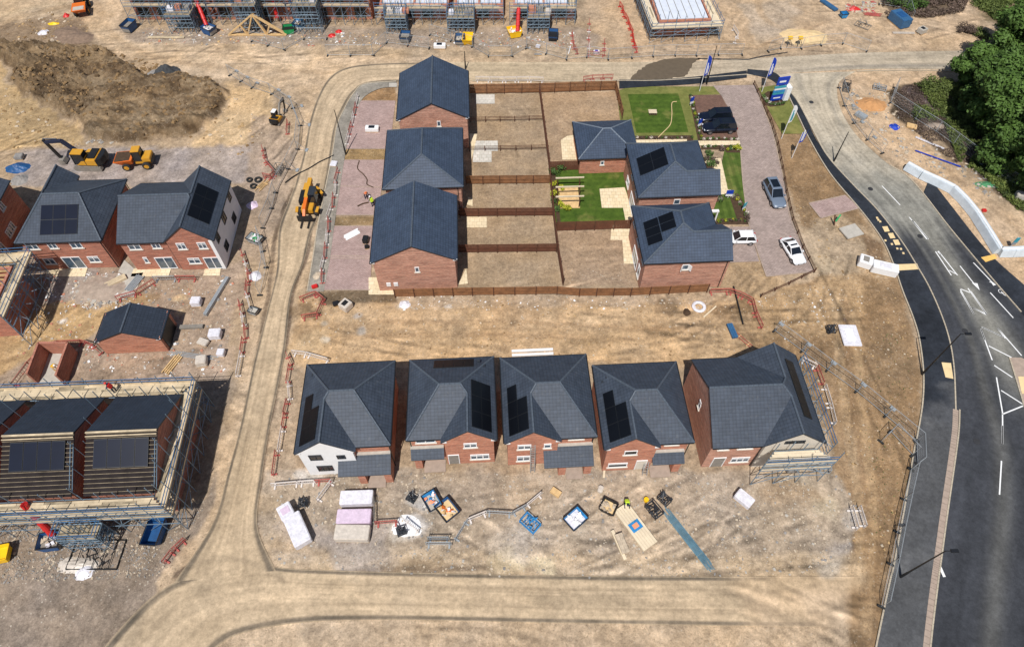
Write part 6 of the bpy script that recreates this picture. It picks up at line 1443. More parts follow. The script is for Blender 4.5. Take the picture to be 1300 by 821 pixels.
# blue crates, tubs, steel grids
def crate(label, px, rz, L, W, h, mat, cells=3, name='steel_stillage', cat='stillage'):
    t = thing(name, label, cat, G(*px), rz); m = MB()
    for x in (-L / 2, L / 2):
        for y in (-W / 2, W / 2): m.bar((x, y, 0), (x, y, h), .07)
    for z in (.15, h):
        for y in (-W / 2, W / 2): m.bar((-L / 2, y, z), (L / 2, y, z), .06)
        for x in (-L / 2, L / 2): m.bar((x, -W / 2, z), (x, W / 2, z), .06)
    for k in range(1, cells * 2): x = -L / 2 + L * k / (cells * 2); m.bar((x, -W / 2, .18), (x, W / 2, .18), .05)
    m.build('frame', mat, t); rr = random.Random(len(label)); m = MB()
    for k in range(12): x = rr.uniform(-L * .35, L * .35); y = rr.uniform(-W * .35, W * .35); m.bar((x, y, .3 + rr.random() * .4), (x + rr.uniform(-.5, .5), y + rr.uniform(-.5, .5), .3 + rr.random() * .5), .1, .05)
    m.build('contents', mat, t); return t
crate('bright blue stillage of couplers beside the curving barriers', (673, 665), R(-42), 1.7, 1.1, .6, 'blue_lt'); crate('dark grey stillage of fittings near the worker', (830, 648), R(-55), 1.5, 1.0, .6, 'fascia'); crate('small dark stillage beside the grey one', (843, 635), R(-48), 1.1, .8, .5, 'fascia')
crate('dark tipping frame beside the sand spill', (510, 675), R(20), .8, .7, .6, 'fascia'); crate('small dark frame by the white sand spill', (523, 633), R(-30), .8, .7, .5, 'fascia'); crate('dark basket in front of the long white pack', (386, 639), R(10), .8, .7, .5, 'fascia')
crate('flat steel mesh grid on the gravel by the left scaffolding', (123, 704), R(0), 4.6, 2.6, .05, 'black', 3, 'mesh_sheet', 'mesh sheet'); crate('grey steel frame by the right end scaffolding', (1035, 590), R(-10), 2.4, 1.4, .9, 'galv')
crate('dark road plate stack in the upper right yard', (1095, 33), R(-40), 2.4, 1.5, .1, 'concrete_dk', 3, 'road_plate', 'road plate'); crate('black scaffold fittings stillage at the road bend', (1074, 112), R(70), 2.2, .9, .7, 'fascia'); crate('steel stillage in the rubble on the bend', (1116, 113), R(-20), 1.8, .9, .5, 'galv')
crate('black fittings box in the yard by the mesh fence', (354, 218), R(80), 1.5, 1.0, .9, 'concrete_dk'); crate('grey tube rack on the bare soil near the pale sheets', (1054, 420), R(0), .9, .7, .7, 'fascia')
p = G(770, 631); m = MB()
tag(m.bx(-.35, .35, -.25, .25, 0, .5).build('cement_bag', 'wrap_beige', None, G(762, 622), R(70), bevel=.08), 'single cream cement bag lying above the mortar tray', 'bag')
m = MB(); m.tube((0, 0, 0), (0, 0, .35), .24, 14); tag(m.build('bucket', 'yellow_pure', None, G(820, 635)), 'round yellow bucket near the stillages', 'bucket')
m = MB(); m.bx(0, 1, -.3, .3, 0, .4); tag(m.build('timber_offcut', 'timber', None, G(700, 622), R(-35)), 'short timber offcut on the apron right of the steel barriers', 'offcut')
# round sandpit ring and tyres
def tyre(label, px, r=.5, mat='rubber', z=0):
    m = MB(); n = 18; pr = [(r, .0), (r * 1.05, .12), (r, .24), (r * .6, .24), (r * .55, .12), (r * .6, 0)]; L = 6
    for k in range(n): a = 2 * math.pi * k / n; m.v += [(math.cos(a) * q, math.sin(a) * q, zz_) for q, zz_ in pr]
    for k in range(n):
        for j in range(L): m.f.append((k * L + j, k * L + (j + 1) % L, ((k + 1) % n) * L + (j + 1) % L, ((k + 1) % n) * L + j)); m.m.append(0)
    return tag(m.build('tyre', mat, None, G(*px), smooth=True), label, 'tyre')
tyre('black tyre lying flat beside the rendered house, leftmost of three', (317, 229), .4); tyre('black tyre leaning in the yard, nearest of three', (322, 237), .45); tyre('black tyre pile end, rightmost of three', (328, 229), .5)
tyre('round white and orange pipe coil on the sand by the red barriers', (887, 390), .8, 'wrap')
# stationary roof truss
t = thing('roof_truss', 'pale timber roof trusses propped upright in front of the terrace', 'roof truss', G(327, 45.5), R(0)); a = G(291, 41); b = G(364, 41); W_ = (b - a).length
for k in range(3):
    m = MB(); H_ = 3.4; l = W_ / 2
    P = lambda x, y: (x, k * .2 + y * .12, y + .1)
    for p_, q_ in (((-l, 0), (l, 0)), ((-l, 0), (0, H_)), ((l, 0), (0, H_)), ((-l * .5, H_ / 2), (-l * .33, 0)), ((-l * .33, 0), (0, H_)), ((l * .33, 0), (0, H_)), ((l * .5, H_ / 2), (l * .33, 0))): m.bar(P(*p_), P(*q_), .1 if k else .2, .2 if k == 0 else .1)
    m.build('truss', 'timber', t)
# pergola in the show garden
pg = crop(690, 180, 7.464); t0_ = pg(245, 600); t = thing('pergola', 'timber pergola of three cross beams over a small deck', 'pergola', (t0_.x, t0_.y, 0)); 
m = MB(); A_ = [pg(*k) - t0_ for k in ((145, 635), (345, 632), (325, 440), (140, 445))]; m.prism([tuple(v)[:2] for v in A_], .05, .14); m.build('deck', 'timber', t)
for yb in (345, 430, 522):
    l_ = pg(115, yb, 2.1) - t0_; r_ = pg(385, yb - 8, 2.1) - t0_; m = MB(); m.bar(l_, r_, .12, .18); m.build('beam', 'board_pale', t)
    for f_ in (.08, .86): b_2 = l_.lerp(r_, f_); m = MB(); m.bx(-.06, .06, -.06, .06, 0, 2.02); m.build('post', 'post', t, (b_2.x, b_2.y, 0))
# ------------------------------------------------------------------ lamps, flags, totem, signs
def lamp(label, px, h=8.0, ang=0.0, head=True):
    t = thing('street_lamp', label, 'street lamp', G(*px), ang); m = MB(); m.tube((0, 0, 0), (0, 0, 1.4), .12, 8, 0, .11); m.tube((0, 0, 1.4), (0, 0, h), .085, 8, 0, .05); m.build('pole', 'gutter', t)
    if head: m = MB(); m.tube((0, 0, h), (.55, 0, h + .08), .04, 6); m.bx(.4, 1.05, -.14, .14, h, h + .12); m.build('lamp_head', 'gutter', t, bevel=.02)
lamp('tall black street lamp on the pavement halfway up the dark road', (1170.5, 475), 8, 0); lamp('tall black street lamp at the bottom of the pavement', (1143, 732), 8, 0)
lamp('thin dark column at the north end of the road bend', (1058.5, 205), 5.2, 0, False); lamp('thin dark column at the corner of the first paved drive', (439, 196), 7.6, 0, False); lamp('thin dark column at the roadside beside the first flag', (897, 107), 6.6, 0, False)
lamp('thin dark column on the far roadside behind the plain gabled pair', (591, 88), 3.2, 0, False)
m = MB(); a = G(943, 412); b = G(931, 364); tag(m.tube((0, 0, .12), b - a + Vector((0, 0, .12)), .09, 8).build('lamp_column', 'gutter', None, a), 'dark lamp column lying on the sand by the red barriers', 'lamp column')
t = thing('signpost', 'leaning wooden post with a small green sign beside the paved verge', 'signpost', G(1059, 286)); m = MB(); m.bar((0, 0, 0), (-.2, .6, 1.3), .12); m.build('post', 'post', t); m = MB(); m.bar((0, .1, .6), (.7, .9, 1.0), .2, .08); m.build('arm', 'green_pl', t)
def text(t, body, size, loc, rot, mat, name='lettering', ext=.004):
    c = bpy.data.curves.new(name, 'FONT'); c.body = body; c.size = size; c.extrude = ext; c.align_x = 'CENTER'; c.align_y = 'CENTER'
    tmp = bpy.data.objects.new(name, c); COL.objects.link(tmp); dg = bpy.context.evaluated_depsgraph_get(); me = bpy.data.meshes.new_from_object(tmp.evaluated_get(dg)); bpy.data.objects.remove(tmp)
    me.materials.clear(); me.materials.append(M[mat]); o = link(name, me, t, loc); o.rotation_euler = rot; return o
def flag(label, px, mat, h=6.2, rz=0.2, inkc='white'):
    t = thing('feather_flag', label, 'flag', G(*px), rz); m = MB(); m.tube((0, 0, 0), (0, 0, 2.6), .05, 6); m.tube((0, 0, 2.6), (0, 0, h), .035, 6); m.build('pole', 'white', t)
    pr = [(0, 2.7), (.55, 2.9), (.7, 3.6), (.7, 5.0), (.62, h - .5), (.35, h - .1), (0, h)]; n = len(pr)
    m = MB(); m.add([(x, -.012 + .05 * math.sin(z * 2.3) * x, z) for x, z in pr] + [(x, .012 + .05 * math.sin(z * 2.3) * x, z) for x, z in pr], [tuple(range(n)), tuple(reversed(range(n, 2 * n)))] + [(k, n + k, n + (k + 1) % n, (k + 1) % n) for k in range(n)]); f = m.build('banner', mat, t)
    m = MB(); m.bx(.18, .32, -.06, .06, 3.1, 4.9); m.bx(.38, .46, -.06, .06, 3.2, 4.4); m.build('lettering', inkc, f)
    return t
flag('blue feather flag on a white pole, leftmost of the four', (888, 116), 'flag_blue'); flag('dark blue feather flag beside the entrance totem', (967, 117), 'flag_blue', 6.0); flag('white feather flag with faint blue print beside the lower verge', (992, 176), 'white', 5.8, .3, 'teal'); flag('short blue banner flag, nearest of the four', (1005, 201), 'flag_blue', 4.6)
t = thing('entrance_totem', 'stacked blue, white and teal entrance sign boards with a pale side panel', 'sign', G(984, 129), R(12))
for z0, z1, mt, dx in ((.3, 1.3, 'flag_blue', 0), (1.35, 1.65, 'teal', .02), (1.7, 2.1, 'blue_lt', .0), (2.15, 2.4, 'white', .05), (2.45, 2.75, 'teal', .0), (3.0, 4.3, 'flag_blue', .1)): m = MB(); m.bx(-.9 + dx, .9 + dx, -.1, .1, z0, z1); m.build('sign_board', mt, t)
m = MB(); m.bx(.95, 1.7, -.5, .5, .3, 2.6); m.build('side_panel', 'white', t); m = MB(); m.bx(-.5, .5, -.115, -.1, 3.45, 3.75); m.bx(-.6, .5, -.115, -.1, .65, .85); m.build('lettering', 'white', t)
for x in (-.7, .7): m = MB(); m.tube((x, 0, 0), (x, 0, 4.2), .05, 6); m.build('post', 'galv', t)
def smallsign(label, px, h, wd, mat1, mat2, rz=0):
    t = thing('sign_board', label, 'sign', G(*px), rz); m = MB(); m.bar((0, .1, 0), (0, .1, h), .06); m.build('post', 'white', t); m = MB(); m.bx(-wd / 2, wd / 2, -.03, .03, h * .55, h); m.build('upper_panel', mat1, t); m = MB(); m.bx(-wd / 2, wd / 2, -.03, .03, h * .3, h * .55 - .002); m.build('lower_panel', mat2, t); return t
smallsign('blue and white sign board standing at the show home path corner', (924, 252), 1.5, .9, 'flag_blue', 'white'); smallsign('blue and white sign board at the top of the car park bed', (877, 135), 1.6, .6, 'flag_blue', 'white', .5); smallsign('blue and white sign board halfway down the car park bed', (887, 163), 1.6, .6, 'flag_blue', 'white', .5)
smallsign('pale leaning board beside the drive planting', (943, 268), 1.5, .6, 'teal', 'wrap', .6); smallsign('small blue road sign at the end of the white safety wall', (1283, 314), 1.8, .5, 'teal', 'galv')
t = thing('wooden_seat', 'small bench made of timber offcuts on the show lawn', 'bench', G(828, 144)); m = MB(); rr = random.Random(4)
for k in range(5): m.bar((-.6, -.4 + k * .18, .4), (.6, -.4 + k * .18, .4), .12, .05)
m.build('slat', 'board_pale', t)
for k in range(4): MB().bx(-.5 + k * .3, -.3 + k * .3, -.5, -.25 + .1 * k, .01, .25).build('seat_block', 'soil_dark', t)
def cable(label, pts, r, mat, name='hose', cat='hose'):
    P = cr([G(*p, .06) for p in pts], len(pts) * 5); m = MB()
    for a, b in zip(P[:-1], P[1:]): m.tube(a, b, r, 5)
    return tag(m.build(name, mat), label, cat)
cable('yellow hose snaking across the show lawn', [(833, 177), (842, 168), (851, 158), (853, 145), (853, 131), (859, 129)], .06, 'sand_pile'); cable('black line standing in for a cable shadow across the haul road', [(362, 232), (376, 222), (392, 214), (405, 206), (418, 200), (424, 197)], .09, 'black', 'cable_shadow', 'cable shadow')  # black tube on the haul road stands in for a cable's shadow
cable('brown hose wriggling over the second paved drive', [(456, 204), (454, 214), (461, 221), (466, 228), (466, 234), (474, 238)], .07, 'soil_dark'); cable('brown hose end beside the two workers', [(454, 262), (460, 259), (468, 257)], .1, 'soil_dark')
# ------------------------------------------------------------------ white water-filled wall along the right verge
P = cr([G(1149, 213), G(1172, 226), G(1205, 243), G(1228, 265), G(1252, 300), G(1268, 322), G(1300, 320), G(1345, 318)], 60)
P = [G(1149, 213), G(1168, 224), G(1190, 234), G(1208, 243), G(1222, 257), G(1236, 274), G(1250, 296), G(1266, 322), G(1283, 322), G(1301, 321), G(1330, 320)]
t = thing('safety_wall', 'long pale blue-white plastic water-filled wall bending along the road verge', 'barrier', (P[0].x, P[0].y, 0)); O = P[0]
for k, (a, b) in enumerate(zip(P[:-1], P[1:])):
    d = (b - a).normalized(); e = Vector((-d.y, d.x, 0)); a2, b2 = a - O, b - O; up = Vector((0, 0, 1)); m = MB()
    m.hexa([a2 - e * .62, b2 - e * .62, b2 + e * .62, a2 + e * .62], [a2 - e * .35 + up * 1.0, b2 - e * .35 + up * 1.0, b2 + e * .35 + up * 1.0, a2 + e * .35 + up * 1.0]); m.build('wall_section', 'wrapblue', t, bevel=.02)
    m = MB(); m.bar(a2 + up * 1.04, b2 + up * 1.04, .2, .08); m.build('top_rail', 'white', t)
m = MB(); m.bx(-.25, .25, -.2, .2, 1.02, 1.3); tag(m.build('warning_lamp', 'red', None, G(1243, 275)), 'small red box on top of the pale safety wall', 'box')
# ------------------------------------------------------------------ people
def person(label, px, rz, vest='lime', trousers='navy', helmet='white', bend=0.0, z=0, arms=.5):
    t = thing('person', label, 'person', G(*px, z), rz)
    bl = bend; hip = Vector((0, 0, .92)); ch = hip + Vector((math.sin(bl) * .48, 0, math.cos(bl) * .48)); nk = hip + Vector((math.sin(bl) * .6, 0, math.cos(bl) * .6)); hd = nk + Vector((math.sin(bl) * .16 + .03, 0, math.cos(bl) * .16))
    V = [hip, ch, nk, hd, hd + Vector((.01, 0, .1))]; rad = [.15, .17, .06, .1, .085]; E = [(0, 1), (1, 2), (2, 3), (3, 4)]
    def chain(start, pts, rs):
        p = start
        for q_, r_ in zip(pts, rs): V.append(Vector(q_)); rad.append(r_); E.append((p, len(V) - 1)); p = len(V) - 1
        return p
    for s in (-1, 1):
        chain(0, [(0, s * .1, .86), (.05 * s, s * .12, .48), (.02 * s, s * .13, .08), (.02 * s + .16, s * .14, .05)], [.1, .075, .055, .045])
        sh = ch + Vector((0, s * .2, .04)); el = sh + Vector((.1, s * .06, -.27)); ha = el + Vector((.22 * arms * 1.4, -s * .03, -.16)); k = chain(1, [sh, el, ha], [.065, .05, .035])
        hp = V[k]
        for f in range(4): chain(k, [hp + Vector((.07, (f - 1.5) * .022, -.03)), hp + Vector((.11 + (f % 2) * .01, (f - 1.5) * .024, -.07))], [.011, .009])
        chain(k, [hp + Vector((.03, -s * .04, -.01)), hp + Vector((.06, -s * .05, -.03))], [.012, .01])
    me = bpy.data.meshes.new('body'); me.from_pydata([tuple(v) for v in V], E, []); o = link('body', me, t); me.materials.append(M[trousers])
    sk_ = o.modifiers.new('skin', 'SKIN'); 
    for i, d_ in enumerate(me.skin_vertices[0].data): d_.radius = (rad[i], rad[i])
    me.skin_vertices[0].data[0].use_root = True
    sb = o.modifiers.new('s', 'SUBSURF'); sb.levels = sb.render_levels = 1
    m = MB(); w0 = .2; u_ = Vector((math.sin(bl), 0, math.cos(bl))); f_ = Vector((math.cos(bl), 0, -math.sin(bl))); c0 = hip + u_ * .0; c1 = ch + u_ * .08
    m.hexa([c0 - f_ * .16 - Vector((0, w0, 0)), c0 + f_ * .16 - Vector((0, w0, 0)), c0 + f_ * .16 + Vector((0, w0, 0)), c0 - f_ * .16 + Vector((0, w0, 0))], [c1 - f_ * .15 - Vector((0, .23, 0)), c1 + f_ * .13 - Vector((0, .23, 0)), c1 + f_ * .13 + Vector((0, .23, 0)), c1 - f_ * .15 + Vector((0, .23, 0))]); m.build('vest', vest, t, bevel=.05)
    m = MB(); n = 12
    for ring_k in range(4):
        a = ring_k / 3 * 1.45; 
        for k in range(n): b_ = 2 * math.pi * k / n; m.v.append((hd.x + math.cos(b_) * .14 * math.cos(a), math.sin(b_) * .125 * math.cos(a), hd.z + .05 + .13 * math.sin(a)))
    for r_ in range(3):
        for k in range(n): m.f.append((r_ * n + k, r_ * n + (k + 1) % n, (r_ + 1) * n + (k + 1) % n, (r_ + 1) * n + k)); m.m.append(0)
    m.f.append(tuple(3 * n + k for k in range(n))); m.m.append(0); m.build('helmet', helmet, t, smooth=True)
    m = MB(); m.bx(hd.x + .06, hd.x + .11, -.05, .05, hd.z - .07, hd.z + .04); m.build('face', 'skin', t, bevel=.02)
    return t
person('worker in an orange top bending over on the second paved drive', (465, 252), R(-60), 'coral', 'navy', 'orange', .7); person('worker in a bright lime vest beside the orange-topped one', (474, 262), R(150), 'lime', 'navy', 'white', .3)
person('worker in a lime vest and dark trousers near the timber stack', (794, 639), R(-90), 'lime', 'navy', 'navy', .9); person('worker in yellow bending inside the roofless garage shell', (72, 470), R(-20), 'yellow_pure', 'timber', 'white', .9)
person('worker in red on the scaffold deck behind the tiled roofs', (146, 505), R(180), 'red', 'navy', 'red', .3, z=0)
bpy.data.objects[[o.name for o in S.objects if o.get('label', '').startswith('worker in red on')][0]].location = G(147, 497, 5.3)
for x, y in ((1105, 240), (1168, 300), (1225, 420), (1240, 560), (1030, 130)):
    m = MB(); m.tube((0, 0, .012), (0, 0, .03), .34, 18); m.bx(-.25, .25, -.02, .02, .03, .034); tag(m.build('manhole_cover', 'tar', None, G(x, y)), 'round iron manhole cover set in the curving road', 'manhole cover', 'manhole covers in the road')
# two hi-vis topped tripods near the junction
for i, (x, y) in enumerate(((1000, 58), (1013, 58))):
    t = thing('tripod_light', ['yellow-topped site light by the junction, left one', 'yellow-topped site light by the junction, right one'][i], 'site light', G(x, y)); 
    for k in range(3): a = 2 * math.pi * k / 3; m = MB(); m.bar((math.cos(a) * .7, math.sin(a) * .7, 0), (0, 0, 1.2), .08); m.build('leg', 'fascia', t)
    m = MB(); m.bx(-.35, .35, -.25, .25, 1.2, 1.6); m.build('lamp_housing', 'yellow_pure', t, bevel=.05)
# ------------------------------------------------------------------ vegetation
def rand_unit(rg, n):
    v = rg.normal(size=(n, 3)); return v / np.linalg.norm(v, axis=1)[:, None]
def leaves_mesh(name, centers, radii, n, size, mat, seed=1, flat=.8, core=.55):
    """clumps: centres+radii of blobs, n leaves in all; colour 0..1 dark-light by painted shade (upward side lighter, inside darker), clump and chance"""
    rg = np.random.default_rng(seed); centers = np.array(centers, float); radii = np.array(radii, float)
    w_ = radii ** 2; idx = rg.choice(len(radii), n, p=w_ / w_.sum()); d = rand_unit(rg, n); rr = radii[idx] * (core + (1 - core) * rg.random(n) ** .5) * (1 + .17 * rg.normal(size=n))
    P = centers[idx] + d * rr[:, None] * np.array([1, 1, flat]); nr = d * .9 + rand_unit(rg, n) * .7 + np.array([0, 0, .5]); nr /= np.linalg.norm(nr, axis=1)[:, None]
    t = np.cross(nr, rand_unit(rg, n)); t /= np.linalg.norm(t, axis=1)[:, None] + 1e-9; b = np.cross(nr, t); s = size * (.6 + .8 * rg.random(n))[:, None]
    Q = np.stack([P - t * s, P - b * s * .55, P + t * s, P + b * s * .55], 1).reshape(-1, 3)
    sh = rg.random(len(radii)); c = .25 + .35 * (d[:, 2] * .5 + .5) + .35 * (sh[idx] - .5) + .25 * rg.random(n) ; c *= np.clip((rr / radii[idx] - .4) * 2.2, .2, 1); c = np.clip(c, 0, 1)  # shade painted into the leaves: upward side lighter, clump interior darker
    me = bpy.data.meshes.new(name); me.vertices.add(n * 4); me.vertices.foreach_set('co', Q.astype(np.float32).ravel()); me.loops.add(n * 4); me.loops.foreach_set('vertex_index', np.arange(n * 4, dtype=np.int32))
    me.polygons.add(n); me.polygons.foreach_set('loop_start', np.arange(0, n * 4, 4, dtype=np.int32)); me.update(calc_edges=True)
    cc = np.repeat(c, 4)[:, None] * np.ones(4); cc[:, 3] = 1; setcol(me, cc); me.materials.append(M[mat]); return me
def tree(label, px, h, r, seed, n=16000, z0=.14, lean=(0, 0), group='broadleaf trees at the right edge'):
    p = G(*px); t = thing('broadleaf_tree', label, 'tree', p, 0, group); rr = random.Random(seed); m = MB()
    m.tube((0, 0, -.1), (0, 0, h * .3), .38, 9, 0, .28); m.tube((0, 0, h * .3), (lean[0] * .5, lean[1] * .5, h * .7), .28, 8, 0, .1)
    C_, Rr = [], []
    for k in range(22):
        a = rr.uniform(0, 6.28); q_ = rr.random() ** .6; zz_ = h * (z0 + (1 - z0) * rr.random() ** .8 * .86); f = math.sin(min(1, (zz_ / h - z0) / (1 - z0)) * math.pi * .85 + .35)
        x = math.cos(a) * r * q_ * .8 * max(.35, f) + lean[0] * zz_ / h; y = math.sin(a) * r * q_ * .8 * max(.35, f) + lean[1] * zz_ / h; C_.append((x, y, zz_)); Rr.append(r * rr.uniform(.2, .42))
        if k < 9: m.tube((lean[0] * .2, lean[1] * .2, h * rr.uniform(.25, .45)), (x * .8, y * .8, zz_ - .4), .13, 6, 0, .04)
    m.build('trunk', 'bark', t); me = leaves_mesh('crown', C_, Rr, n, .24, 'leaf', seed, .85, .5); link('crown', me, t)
    return t
TR = [((1238, 140), 9.5, 4.4, 1), ((1262, 100), 12, 5.0, 2), ((1290, 150), 13, 5.8, 3), ((1252, 182), 11.5, 5.0, 4), ((1286, 222), 11, 5.2, 5), ((1330, 110), 14, 6, 6), ((1330, 190), 13, 6, 7), ((1258, 214), 7.5, 3.6, 8), ((1318, 244), 9.5, 4.6, 9), ((1290, 75), 13, 5.2, 10), ((1222, 112), 7, 2.9, 11)]
LB = ['broadleaf tree with a rounded crown at the left front of the wood', 'tall dark broadleaf tree behind the rounded one, nearest the far road', 'broadest broadleaf tree in the middle of the wood', 'dense broadleaf tree overhanging the scrub', 'broadleaf tree at the lower end of the wood', 'tree at the far right edge, upper one', 'tree at the far right edge, middle one', 'low broadleaf tree beside the mesh fence below the wood', 'small broadleaf tree at the lower right corner of the wood', 'tall tree topping the wood at the right edge', 'small pointed broadleaf tree at the tip of the wood']
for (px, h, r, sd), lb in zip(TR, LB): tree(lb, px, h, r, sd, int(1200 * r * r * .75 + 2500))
def bush(label, px, r, h, mat, seed, n=700, name='bush', cat='bush', size=.14, group=None):
    rr = random.Random(seed); C_ = [(rr.uniform(-r, r) * .6, rr.uniform(-r, r) * .6, h * rr.uniform(.2, .7)) for k in range(6)]; Rr = [r * rr.uniform(.3, .55) for _ in C_]
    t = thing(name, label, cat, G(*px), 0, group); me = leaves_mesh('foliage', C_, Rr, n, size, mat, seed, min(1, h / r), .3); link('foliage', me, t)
    m = MB()
    for k in range(4): m.tube((0, 0, -.05), (rr.uniform(-r, r) * .4, rr.uniform(-r, r) * .4, h * .5), .03, 5)
    m.build('stem', 'bark', t); return t
bush('yellow-green bush in front of the dark wood', (1170, 143), 1.9, 1.6, 'leaf_scrub', 31, 1500, size=.13); bush('light green bush at the tip of the scrub', (1183, 112), 2.2, 1.5, 'leaf_scrub', 32, 1500, size=.13); bush('light green bush beside the trees at the tip of the scrub', (1200, 116), 1.8, 1.4, 'leaf_scrub', 33, 1200, size=.13)
bush('olive bush below the wood by the mesh fence', (1268, 218), 1.8, 1.2, 'leaf_scrub', 34, 1200); bush('olive bush at the right edge below the wood', (1292, 238), 2.0, 1.4, 'leaf_scrub', 35, 1200); bush('round brown brushwood heap in the upper right yard', (1226, 42), 1.6, 1.2, 'leaf_heather', 36, 1500, size=.1); bush('grey-green bush right of the brushwood heap', (1246, 46), 1.7, .9, 'leaf_scrub', 37, 900)
bush('dark green bush at the top edge, left of the scrub', (1140, 6), 2.6, 2.0, 'leaf', 38, 1800); bush('dark green bush at the top edge beside the mesh fence', (1160, 9), 2.4, 1.8, 'leaf', 39, 1600); bush('wide green bush in the upper right corner', (1270, 14), 3.0, 1.2, 'leaf_scrub', 40, 1800); bush('green bush at the very top right', (1247, 8), 2.2, 1.2, 'leaf_scrub', 41, 1200)
# heather and rough grass as ground cover
def cover(name, poly, n, h, size, mat, seed):
    P = PXP(poly); xs = [p[0] for p in P]; ys = [p[1] for p in P]; rg = np.random.default_rng(seed); X_ = rg.uniform(min(xs), max(xs), n * 3); Y_ = rg.uniform(min(ys), max(ys), n * 3)
    k = inside(X_, Y_, P) & (fbm(X_, Y_, 2.2, 3, seed) > .42); X_, Y_ = X_[k][:n], Y_[k][:n]; n = len(X_)
    nr = rand_unit(rg, n) * .8 + np.array([0, 0, .5]); nr /= np.linalg.norm(nr, axis=1)[:, None]; t = np.cross(nr, rand_unit(rg, n)); t /= np.linalg.norm(t, axis=1)[:, None]; b = np.cross(nr, t); s = size * (.5 + rg.random(n))[:, None]
    hh = fbm(X_, Y_, 1.4, 3, seed + 3); C_ = np.stack([X_, Y_, rg.random(n) * h * hh * 1.6], -1); Q = np.stack([C_ - t * s, C_ - b * s * .5, C_ + t * s, C_ + b * s * .5], 1).reshape(-1, 3)
    me = bpy.data.meshes.new(name); me.vertices.add(n * 4); me.vertices.foreach_set('co', Q.astype(np.float32).ravel()); me.loops.add(n * 4); me.loops.foreach_set('vertex_index', np.arange(n * 4, dtype=np.int32)); me.polygons.add(n); me.polygons.foreach_set('loop_start', np.arange(0, n * 4, 4, dtype=np.int32)); me.update(calc_edges=True)
    c = np.clip(.2 + (hh - .35) * 1.6 + rg.random(n) * .3, 0, 1); cc = np.repeat(c, 4)[:, None] * np.ones(4); cc[:, 3] = 1; setcol(me, cc); me.materials.append(M[mat]); return link(name, me)
tag(cover('heather', [(1132,120),(1160,106),(1200,108),(1240,200),(1222,216),(1175,178),(1140,148)], 9000, .3, .1, 'leaf_heather', 51), 'brown-purple heather and dead brush inside the mesh fence below the wood', 'heather', kind='stuff')
tag(cover('rough_grass', [(1160,106),(1240,100),(1262,150),(1310,240),(1300,275),(1245,222),(1215,205),(1195,150)], 26000, .6, .13, 'leaf_scrub', 52), 'rough green grass and weeds at the foot of the wood', 'rough grass', kind='stuff')
tag(cover('brushwood', [(1112,-14),(1236,-14),(1222,16),(1180,24),(1124,20)], 9000, .8, .14, 'leaf_heather', 53), 'brown brushwood and weeds along the top edge at the right', 'brushwood', kind='stuff')
tag(cover('weeds', [(1235,0),(1312,0),(1312,30),(1262,26)], 6000, .5, .14, 'leaf_scrub', 54), 'green weeds on the rough ground in the upper right corner', 'weeds', kind='stuff')
tag(cover('weed_tufts', [(1085,430),(1150,420),(1165,560),(1150,640),(1110,700),(1100,560)], 500, .15, .06, 'leaf_garden', 55), 'tiny green weed tufts scattered on the brown soil', 'weeds', kind='stuff')
# bedding plants round the show homes
_pl = []
for k, (mt, sd) in enumerate((('leaf_garden', 60), ('leaf_yellow', 61), ('leaf_heather', 62))):
    rr = random.Random(sd); me = leaves_mesh('bedding_plant', [(rr.uniform(-.1, .1), rr.uniform(-.1, .1), .15 + rr.random() * .1) for _ in range(4)], [.16, .2, .14, .18], 90, .07, mt, sd, .9, .2); _pl.append(me)
wp = leaves_mesh('bedding_plant', [(0, 0, .16)], [.2], 60, .06, 'leaf_garden', 66); wp.materials.clear(); wp.materials.append(M['wrap_beige']); _pl.append(wp)
def bedding(pts, n, desc, grp, kinds=(0, 1, 0, 3), sc=1.0, jit=.15):
    P = cr([G(*p) for p in pts], n); rr = random.Random(n)
    for i, p in enumerate(P):
        o = link('bedding_plant', _pl[kinds[i % len(kinds)]], None, (p.x + rr.uniform(-jit, jit), p.y + rr.uniform(-jit, jit), .03), rr.uniform(0, 6)); s = sc * rr.uniform(.8, 1.3); o.scale = (s, s, s); tag(o, desc, 'plant', grp)
bedding([(787, 176.5), (830, 176), (878, 175.5)], 16, 'bedding plant in the dark bed along the show lawn edge', 'bedding plants along the show lawn edge', (0, 3, 2))
bedding([(877, 122), (883, 148), (889, 174)], 16, 'bedding plant in the dark bed beside the car bays', 'bedding plants beside the car bays', (0, 3, 0, 1))
bedding([(890, 177.5), (912, 177), (936, 177)], 12, 'bedding plant between the black cars and the show home path', 'bedding plants between cars and path', (0, 3))
bedding([(893, 187), (908, 187), (938, 186)], 12, 'bedding plant along the near side of the show home path', 'bedding plants along the near side of the path', (0, 3, 0)); bedding([(924, 191), (931, 189), (938, 190)], 7, 'yellow bedding plant at the drive corner of the path', 'yellow bedding plants at the drive corner', (1, 0, 3), 1.5)
bedding([(905, 283), (925, 281), (948, 281)], 14, 'bedding plant along the rail between the two show homes', 'bedding plants along the rail between the show homes', (0, 2, 1), 1.1); bedding([(928, 249), (936, 254), (944, 266), (948, 276)], 12, 'bedding plant beside the drive below the blue sign', 'bedding plants below the blue sign', (1, 3, 0, 2), 1.4)
bedding([(970, 124), (975, 131), (985, 134), (994, 131)], 14, 'bedding plant around the entrance totem', 'bedding plants around the totem', (0, 0, 3), 1.3); bedding([(907, 249), (912, 252), (916, 256)], 5, 'bedding plant by the show home porch', 'bedding plants by the porch', (0, 3), 1.3)
